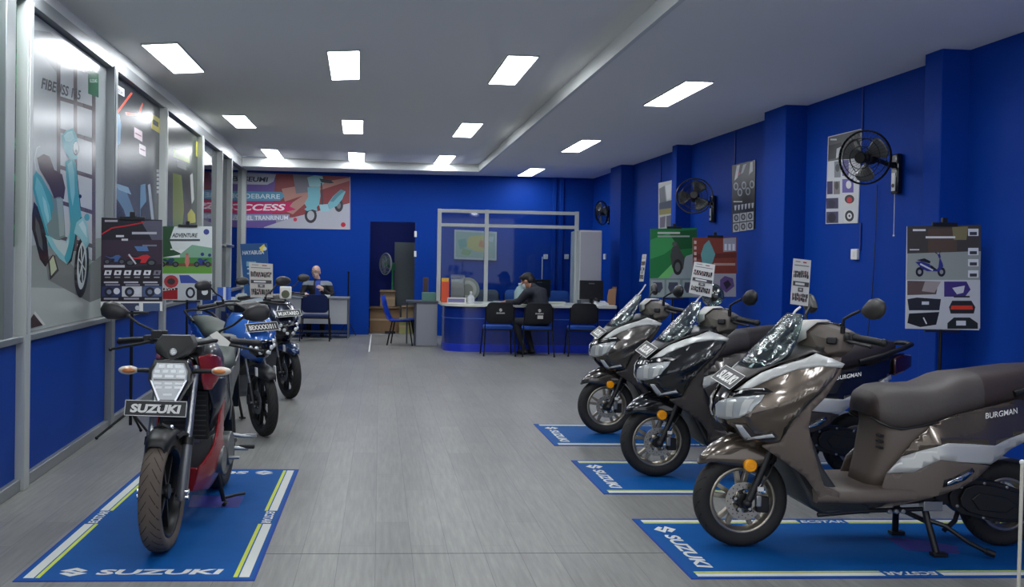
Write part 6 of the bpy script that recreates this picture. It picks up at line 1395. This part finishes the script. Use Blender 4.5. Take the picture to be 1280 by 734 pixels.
# map on the back wall
FM = FY(YB-.02); pts = [onF(x, y, FM) for x, y in ((568,287),(621,290),(620.5,326),(567.5,324))]
t = thing('wall_map', 'framed pale map on the back wall seen through the partition', 'map', (sum(p[0] for p in pts)/4, YB-.02, pts[3][1])); iv = Matrix.Translation(-t.location)
MB().prism(pts, .018, iv @ FM).build('frame', [mat('pale_frame', (176,184,186), .4)], t, bevel=.004)
A = Art(FM, .5, .019); A.poly((150,170,160), [(570,289.5),(619,292),(618.5,323.5),(569.5,321.5)]).poly((184,176,116), [(586,296),(604,294),(612,304),(608,316),(594,314),(582,308)]).poly((190,140,104), [(600,300),(608,303),(605,310),(598,308)]).poly((120,158,148), [(572,300),(582,298),(584,308),(575,312)]).poly((134,160,120), [(578,310),(590,314),(586,320),(576,318)]).poly((176,190,186), [(610,296),(617,296),(616,303),(611,302)])
o = A.b.build('map_print', A.m, t, smooth=False, weld=False); o.location = -t.location
s_ = [(682,321,'white switch on the back wall, in the partition'), (708,321,'white switch on the back wall, close to the grey cabinet')]
for px, py, lab in s_:
    q = at(px, py, YB-.002); t = thing('wall_switch', lab, 'switch', q, 0, 'wall switches'); MB().box((-.045,-.03,-.05),(.045,0,.05)).build('switch_box', [WHITE], t, bevel=.005); MB().box((-.015,-.036,-.025),(.015,-.029,.025)).build('rocker', [PAPER], t, bevel=.002)
q = at(682,321,YB-.01)
b = MB(); b.box((q.x-.075,YB-.014,.0),(q.x-.06,YB,q.z)); struct(b.build('trim_21', WHITE, smooth=False))

# =================================================================== desk at the back left, table along the glass
root = thing('desk', 'grey office desk with a modesty panel at the back left', 'desk', (-1.42, 19.0, 0))
MB().box((-.84,-.28,.765),(.84,.30,.80)).build('desk_top', [mat('desk_top_grey', (128,136,144), .4)], root, bevel=.004)
MB().box((-.80,-.24,.28),(.80,-.215,.765)).build('modesty_panel', [GREYW], root, bevel=.003)
for s in (1,-1): MB().box((s*.82-.014,-.26,0),(s*.82+.014,.28,.765)).build('side_panel', [mat('desk_side_grey', (84,92,102), .5)], root, bevel=.003)
MB().box((-.80,-.02,.10),(.80,.02,.14)).build('stretcher', [mat('desk_side_grey', (84,92,102), .5)], root, bevel=.003)
p = at(402,368,18.95); b = MB()
for q in range(3): b.cbox((.004*q,0,.006+.012*q),(.22,.16,.010), rot=(0,0,.05*q))
tag(b.build('paper_stack', [PAPER], None, loc=(p.x+.05,18.95,.80), smooth=False), 'sheets of paper on the grey desk by the clerk', 'papers')
root = thing('side_table', 'long white table along the glass wall beyond the motorcycles', 'table', (-2.25, 16.2, 0), R(2.4))
MB().box((-.33,-1.25,.79),(.36,1.0,.83)).build('table_top', [mat('table_white', (196,204,204), .35)], root, bevel=.005)
for x in (-.29,.32):
    for y in (-1.2,.95): MB().box((x-.02,y-.02,0),(x+.02,y+.02,.79)).build('leg', [ALU], root, bevel=.003)
MB().box((-.31,-1.19,.68),(.34,-1.17,.79)).build('apron', [ALU], root, bevel=.002)
zt_ = .83; g = 'leaflets on the white table'
for k, (px, col) in enumerate(((251,(40,86,176)),(254.5,(198,206,216)),(258,(34,76,160)),(261.5,(60,104,190)))):
    Y = 15.25+.12*k; p = at(px, 362, Y); b = MB(); b.cbox((0,0,.11),(.09,.014,.21), rot=(R(-12),0,R(10)))
    tag(b.build('leaflet', [ink(col, .4)], None, loc=(p.x+.30,Y,zt_), smooth=False), ['upright blue leaflet, first of the row on the white table', 'upright white leaflet between two blue ones on the white table', 'upright dark blue leaflet behind the white one on the table', 'upright light blue leaflet, last of the row on the white table'][k], 'leaflet', g)
p = at(283,372,15.6); b = MB(); b.cbox((0,0,.045),(.16,.20,.09)); b.cbox((.01,0,.10),(.12,.15,.02)); tag(b.build('box', [mat('pale_box', (176,184,182), .6)], None, loc=(p.x+.24,15.6,zt_), bevel=.004, smooth=False), 'small pale box on the white table behind the motorcycles', 'box')
FSD = FY(16.6, R(6)); t, A = sheet('display_board', 'blue printed board standing on the white table', 'board', FSD, [(300,305),(334,304),(338,372),(306,373)], .012, .4, (40,92,150))
A.poly((30,84,140), [(301,306),(333,305),(337,371),(307,372)]).text((206,214,220), 'HAYABUSA', 303, 316, 330, 5, .1, .02, y1=315).poly((226,206,90), [(324,310),(330,305),(333,312),(327,315)]).disc((222,222,210), 331,311,2.4).rect((120,170,190), 308,327,320,333).rect((170,196,206), 309,335,332,337).rect((150,182,196), 309,341,328,343)
A.build('board_print', t)
# tripod leaning by the desk
p = at(434.5,417,19.5); p.z = 0; root = thing('tripod_stand', 'thin black tripod stand by the wall right of the desk', 'stand', p)
hh = at(435,340,p.y).z; b = MB(); b.tube([(0,0,.25),(0,0,hh)], .014, 8); b.ball((0,0,hh),.022,0,8,6); b.build('pole', [STANDM], root)
for k in range(3): b = MB(); b.tube([(0,0,.32),(.20*math.cos(2.1*k+.6),-.05+.10*math.sin(2.1*k+.6),.01)], .010, 6); b.build('leg', [STANDM], root)
# white post at the right edge
p0 = at(1273,740,3.95); p1 = at(1278,578,3.95); t = thing('white_pole', 'slim white pole at the right edge beside the rear of the nearest scooter', 'pole', (p0.x,3.95,0))
b = MB(); b.tube([(0,0,.02),(p1.x-p0.x,0,p1.z)], .008, 10); b.build('pole', [mat('worn_white_pole', (196,192,180), .5)], t); b = MB(); b.lathe([(0,0),(.10,0),(.11,.008),(.10,.02),(.012,.03),(0,.03)], (0,0,0), 'z', 24); b.build('base', [BLACK], t); b = MB(); b.ball((p1.x-p0.x,0,p1.z),.012,0,10,8); b.build('cap', [WHITE], t)

# =================================================================== storeroom seen through the doorway
GREEN = mat('green_fan_plastic', (52,140,96), .4); FWH = mat('pale_fan_cage', (170,180,180), .4)
p = at(482,330,21.08); root = thing('pedestal_fan', 'pale and green pedestal fan standing in the storeroom', 'fan', (p.x+.16,21.2,0)); c = Vector((-.16,-.12,p.z))
fan_head(root, c, (-.86,-.5,.03), .235, 3, FWH, mat('pale_blade', (130,150,152), .4), GREEN, .3)
b = MB(); b.tube([(0,0,.03),(0,0,c.z-.1)], .026, 10); b.tube([(0,0,c.z-.14),(-.01,-.01,c.z+.02)], .055, 12); b.build('pole', [GREEN], root); b = MB(); b.lathe([(0,0),(.19,0),(.20,.015),(.17,.04),(.03,.06),(0,.06)], (0,0,0), 'z', 24); b.build('base', [GREEN], root)
x0, x1 = at(493,330,21.5).x, at(519,330,21.5).x; tag(MB().box((x0,21.5,0),(x1+.25,21.56,at(500,303,21.5).z)).build('grey_board', [mat('grey_green_board', (92,104,106), .5)], None, bevel=.006), 'tall grey board leaning in the storeroom behind the fan', 'board')
KR = mat('cardboard', (140,112,84), .85, noise=(5,.1)); KR2 = mat('cardboard_pale', (160,138,112), .85)
for lab, x0, y0, x1, y1, z0, Y, m_, top in (('wide brown cardboard box on the storeroom floor', 462,384,500,412,0,20.6,KR,None), ('brown cardboard box on top of the wide one', 475,363,494,384,None,20.62,KR2,None), ('open cardboard box at the right in the storeroom', 502,382,518,404,0,20.5,KR2,None), ('yellow and green carton on the floor in the doorway', 499,398,516,415,0,20.15,mat('yellow_green_carton', (150,150,96), .7),None)):
    a = at(x0,y1,Y); c = at(x1,y0,Y); zb = .0 if z0 == 0 else at(475,384,20.6).z+.012
    t = thing('cardboard_box', lab, 'box', ((a.x+c.x)/2, Y+.16, zb), 0, 'boxes in the storeroom'); w_ = (c.x-a.x)/2; h_ = c.z-zb
    MB().box((-w_,-.16,0),(w_,.16,h_)).build('carton', [m_], t, bevel=.004)
    MB().box((-w_-.002,-.165,h_*.5-.02),(w_+.002,.162,h_*.5+.02)).build('tape', [mat('packing_tape', (176,150,116), .4)], t, smooth=False)
    b = MB(); b.add([(-w_,-.16,h_),(w_,-.16,h_),(w_+.02,-.24,h_-.03),(-w_-.02,-.24,h_-.03)],[(0,1,2,3)]); b.build('flap', [m_], t, solid=.004, out=lambda p: Vector((0,0,1)))
p = at(487,410,20.25); tag(MB().box((-.10,-.06,0),(.12,.06,.06)).build('black_case', [BLACK], None, bevel=.006, loc=(p.x,20.25,0)), 'small black case on the storeroom floor before the wide box', 'case')

lamp = bpy.data.lights.new('storeroom_fill', 'POINT'); lamp.energy = 7; lamp.shadow_soft_size = .08; lo = bpy.data.objects.new('storeroom_fill', lamp); lo.location = (.2, 20.9, 2.5); COL.objects.link(lo)  # added fill light with no fitting, brightens the dark storeroom
# =================================================================== people
def body_mesh(name, mb, mats, colour, parent, voxel=.011, smooth_it=6, loc=None):
    """fuse overlapping tapered volumes into one continuous skin, then colour its faces by region"""
    o = mb.build('tmp_body', mats, None, weld=False, smooth=False)
    d = o.modifiers.new('r', 'REMESH'); d.mode = 'VOXEL'; d.voxel_size = voxel
    s = o.modifiers.new('s', 'SMOOTH'); s.factor = .5; s.iterations = smooth_it
    dg = bpy.context.evaluated_depsgraph_get(); dg.update()
    me = bpy.data.meshes.new_from_object(o.evaluated_get(dg)); me.name = name
    bpy.data.objects.remove(o)
    me.materials.clear()
    for m_ in mats: me.materials.append(m_)
    for p in me.polygons: p.material_index = colour(p.center)
    me.shade_smooth()
    o = bpy.data.objects.new(name, me); COL.objects.link(o); o.parent = parent
    return o
def limb(b, pts, rs, n=14):
    b.tube(pts, rs, n)
    for p, r in zip(pts, rs): b.ball(p, r*1.0, 0, n, 8)
def hand(b, wrist, d, up, curl=.5, s=1.0):
    """palm, four unequal bent fingers and a thumb from the side of the palm"""
    d = Vector(d).normalized(); up = Vector(up).normalized(); sd = d.cross(up).normalized(); up = sd.cross(d).normalized(); w = Vector(wrist)
    F = Matrix(((d.x,sd.x,up.x,w.x),(d.y,sd.y,up.y,w.y),(d.z,sd.z,up.z,w.z),(0,0,0,1)))
    b.ball((.045*s,0,0), (.052*s,.041*s,.017*s), 0, 14, 10, F)
    for k, (y, L) in enumerate(((-.030,.066),(-.010,.076),(.010,.071),(.029,.056))):
        L *= s; p0 = Vector((.075*s, y*s, 0)); p1 = p0+Vector((L*.45,y*.15,-.12*L*curl)); p2 = p1+Vector((L*.30,0,-.30*L*curl)); p3 = p2+Vector((L*.18,0,-.30*L*curl))
        b.tube([F @ q for q in (p0,p1,p2,p3)], [.0088*s,.0084*s,.0078*s,.0066*s], 8); b.ball(F @ p3, .0068*s, 0, 8, 6)
    p0 = Vector((.020*s,-.032*s,-.004)); p1 = p0+Vector((.028*s,-.026*s,-.008)); p2 = p1+Vector((.026*s,-.010*s,-.008)); b.tube([F @ q for q in (p0,p1,p2)], [.0115*s,.010*s,.008*s], 8); b.ball(F @ p2, .0082*s, 0, 8, 6)
def head(b, c, rz, rx, s=1.0):
    """skull, jaw, nose, lips, brow, ears; looks towards local -y"""
    T = Matrix.Translation(Vector(c)) @ Matrix.Rotation(rz, 4, 'Z') @ Matrix.Rotation(rx, 4, 'X') @ Matrix.Scale(s, 4)
    b.ball((0,.012,.03), (.076,.094,.088), 0, 20, 14, T); b.ball((0,-.012,-.045), (.058,.070,.066), 0, 16, 12, T); b.ball((0,-.046,-.092), (.030,.028,.022), 0, 12, 8, T)
    b.tube([T @ Vector(p) for p in ((0,-.080,.020),(0,-.098,-.010),(0,-.104,-.026))], [.009*s,.012*s,.014*s], 8); b.ball((0,-.103,-.028), (.017,.014,.011), 0, 10, 8, T)
    b.ball((0,-.080,-.064), (.024,.010,.006), 0, 10, 6, T); b.ball((0,-.079,-.073), (.021,.011,.007), 0, 10, 6, T); b.ball((0,-.074,.030), (.050,.014,.010), 0, 12, 6, T)
    for q in (1,-1): b.ball((q*.076,.014,-.012), (.010,.022,.032), 0, 10, 8, T)
    return T
def face_details(T, parent, glasses=True, eye=True):
    for q in (1,-1):
        b = MB(); b.ball((q*.030,-.079,.008), (.012,.008,.009), 0, 10, 8, T); b.ball((q*.030,-.086,.008), (.005,.003,.005), 1, 8, 6, T); b.build('eye', [WHITE, HAIR], parent)
        b = MB(); b.tube([T @ Vector(p) for p in ((q*.014,-.089,.026),(q*.032,-.089,.031),(q*.048,-.078,.026))], .0035, 6); b.build('eyebrow', [HAIR], parent)
    b = MB(); b.tube([T @ Vector(p) for p in ((-.021,-.087,-.068),(0,-.092,-.0685),(.021,-.087,-.068))], .0028, 6); b.build('mouth', [mat('lips', (140,84,76), .5)], parent)
    if glasses:
        b = MB()
        for q in (1,-1):
            b.tube([T @ Vector((q*.031+.021*math.cos(t), -.098, .006+.016*math.sin(t))) for t in np.linspace(0, 2*PI, 17)[:-1]], .0022, 6, 0, False, True)
            b.tube([T @ Vector(p) for p in ((q*.052,-.096,.010),(q*.078,-.04,.012),(q*.080,.02,.004))], .002, 6)
        b.tube([T @ Vector(p) for p in ((-.010,-.098,.010),(.010,-.098,.010))], .002, 6); b.build('glasses', [BLACK], parent)
JACK = mat('black_jacket', (20,21,26), .75); GREYS = mat('grey_shoulder_cloth', (128,136,146), .75); BSH = mat('blue_shirt', (36,66,150), .75); TROU = mat('dark_trousers', (26,28,36), .85); SHOE = mat('black_shoe', (16,16,17), .5); COAT = mat('charcoal_jacket', (36,39,48), .8)
# clerk behind the desk, facing the room
P = thing('person', 'bald-headed person with glasses, in a black and grey jacket, sitting behind the desk', 'person', (-1.25, 19.5, 0))
b = MB()
b.ball((0,.02,.53), (.17,.14,.12), 0, 18, 12); limb(b, [(0,.02,.55),(0,.0,.75),(0,-.02,.95)], [.145,.155,.165]); b.ball((0,-.02,.96), (.20,.125,.13), 0, 18, 12); limb(b, [(-.19,-.01,1.03),(.19,-.01,1.03)], [.075,.075]); limb(b, [(0,-.02,1.05),(0,-.035,1.16)], [.06,.055])
for q in (1,-1):
    limb(b, [(q*.10,0,.53),(q*.13,-.38,.55)], [.09,.065]); limb(b, [(q*.13,-.38,.54),(q*.13,-.34,.28),(q*.13,-.33,.09)], [.062,.056,.04]); b.ball((q*.13,-.40,.045), (.045,.12,.042), 0, 14, 8)
limb(b, [(-.23,-.01,1.02),(-.29,-.06,.86),(-.27,-.17,.80)], [.072,.058,.048]); limb(b, [(-.27,-.17,.80),(-.20,-.36,.845)], [.045,.034]); hand(b, (-.195,-.38,.845), (.15,-1,-.05), (0,0,1), .6)
limb(b, [(.23,-.01,1.02),(.30,-.08,.85),(.27,-.16,.82)], [.072,.058,.048]); limb(b, [(.27,-.16,.82),(.14,-.235,.93)], [.045,.033]); hand(b, (.135,-.24,.935), (-.85,-.25,.5), (.2,-1,.2), .9)
T1 = head(b, (-.03,-.055,1.275), R(-16), R(4), 1.12)
def col1(p):
    if p.z > 1.135 and abs(p.x+.02) < .13: return 0
    if (p.y < -.375 and p.z > .78) or (p.x < .14 and p.x > -.02 and p.y < -.222 and p.z > .87): return 0
    if p.z < .10: return 5
    if p.z < .60: return 4
    if p.z > 1.015 and abs(p.x) > .07: return 2
    if abs(p.x-.02) < .055 and p.y < -.05 and p.z > .75: return 3
    return 1
bo = body_mesh('body', b, [mat('pale_skin', (198, 164, 148), .6), JACK, GREYS, BSH, TROU, SHOE], col1, P, .009)
face_details(T1, P)
# customer at the counter, seen from behind
P = thing('person', 'black-haired person in a charcoal jacket bending over the counter, back to us', 'person', (2.62, 15.62, 0), R(46))
b = MB()
b.ball((0,.0,.55), (.18,.15,.115), 0, 18, 12); limb(b, [(0,-.02,.58),(.0,.0,.76),(0,.06,.95)], [.155,.165,.17]); b.ball((0,.06,.99), (.19,.14,.14), 0, 18, 12); limb(b, [(-.18,.08,1.03),(.18,.08,1.03)], [.08,.08]); limb(b, [(0,.10,1.08),(0,.17,1.15)], [.075,.058])
for q in (1,-1):
    limb(b, [(q*.10,.02,.535),(q*.13,.38,.54)], [.09,.066]); limb(b, [(q*.13,.38,.53),(q*.12,.30,.28),(q*.11,.22,.09)], [.064,.056,.042]); b.ball((q*.11,.26,.045), (.045,.12,.042), 0, 14, 8)
    limb(b, [(q*.215,.10,1.03),(q*.25,.24,.88),(q*.22,.36,.865)], [.078,.062,.052]); limb(b, [(q*.22,.36,.865),(q*.10,.60,.862)], [.05,.036])
hand(b, (.09,.615,.86), (-.35,1,-.05), (0,0,1), .6); hand(b, (-.09,.615,.86), (.35,1,-.05), (0,0,1), .6)
T2 = head(b, (0,.265,1.21), PI+R(8), R(24), 1.1)
T2i = T2.inverted()
def col2(p):
    q = T2i @ p
    if q.length < .14 and q.z > -.125 and p.y > .15: return 0
    if p.y > .60 and p.z > .8: return 0
    if p.z < .10: return 3
    if p.z < .615: return 2
    return 1
body_mesh('body', b, [SKIN, COAT, TROU, SHOE], col2, P, .009)
face_details(T2, P, True)
b = MB(); b.ball((0,.022,.045), (.086,.098,.084), 0, 22, 14, T2); b.ball((0,.07,-.01), (.076,.057,.075), 0, 16, 12, T2); b.ball((0,.075,-.055), (.055,.04,.05), 0, 14, 10, T2)
for k in range(7): b.ball((-.06+.02*k,-.055,.095-.004*(k-3)**2*.4), (.018,.030,.020), 0, 8, 6, T2)
def hair_col(p): return 0
body_mesh('hair', b, [HAIR], hair_col, P, .007, 3)
b = MB(); b.loft([[T2 @ Vector((x*math.cos(0), y, z)) for x, y, z in ((-.062,-.03,z0),(-.045,-.075,z0),(0,-.108 if z0 > -.07 else -.095,z0),(.045,-.075,z0),(.062,-.03,z0))] for z0 in (-.025,-.06,-.10)], 0, False, False)
b.build('face_mask', [mat('pale_mask', (186,200,206), .7)], P, solid=.003, out=lambda p: p-T2.translation)

for k, px in enumerate((692, 701)):
    q = at(px, 300, YB); struct(MB().box((q.x-.04,YB-.05,0),(q.x+.04,YB,3.30)).build('trim_%d' % (22+k), BLUE, bevel=.01))
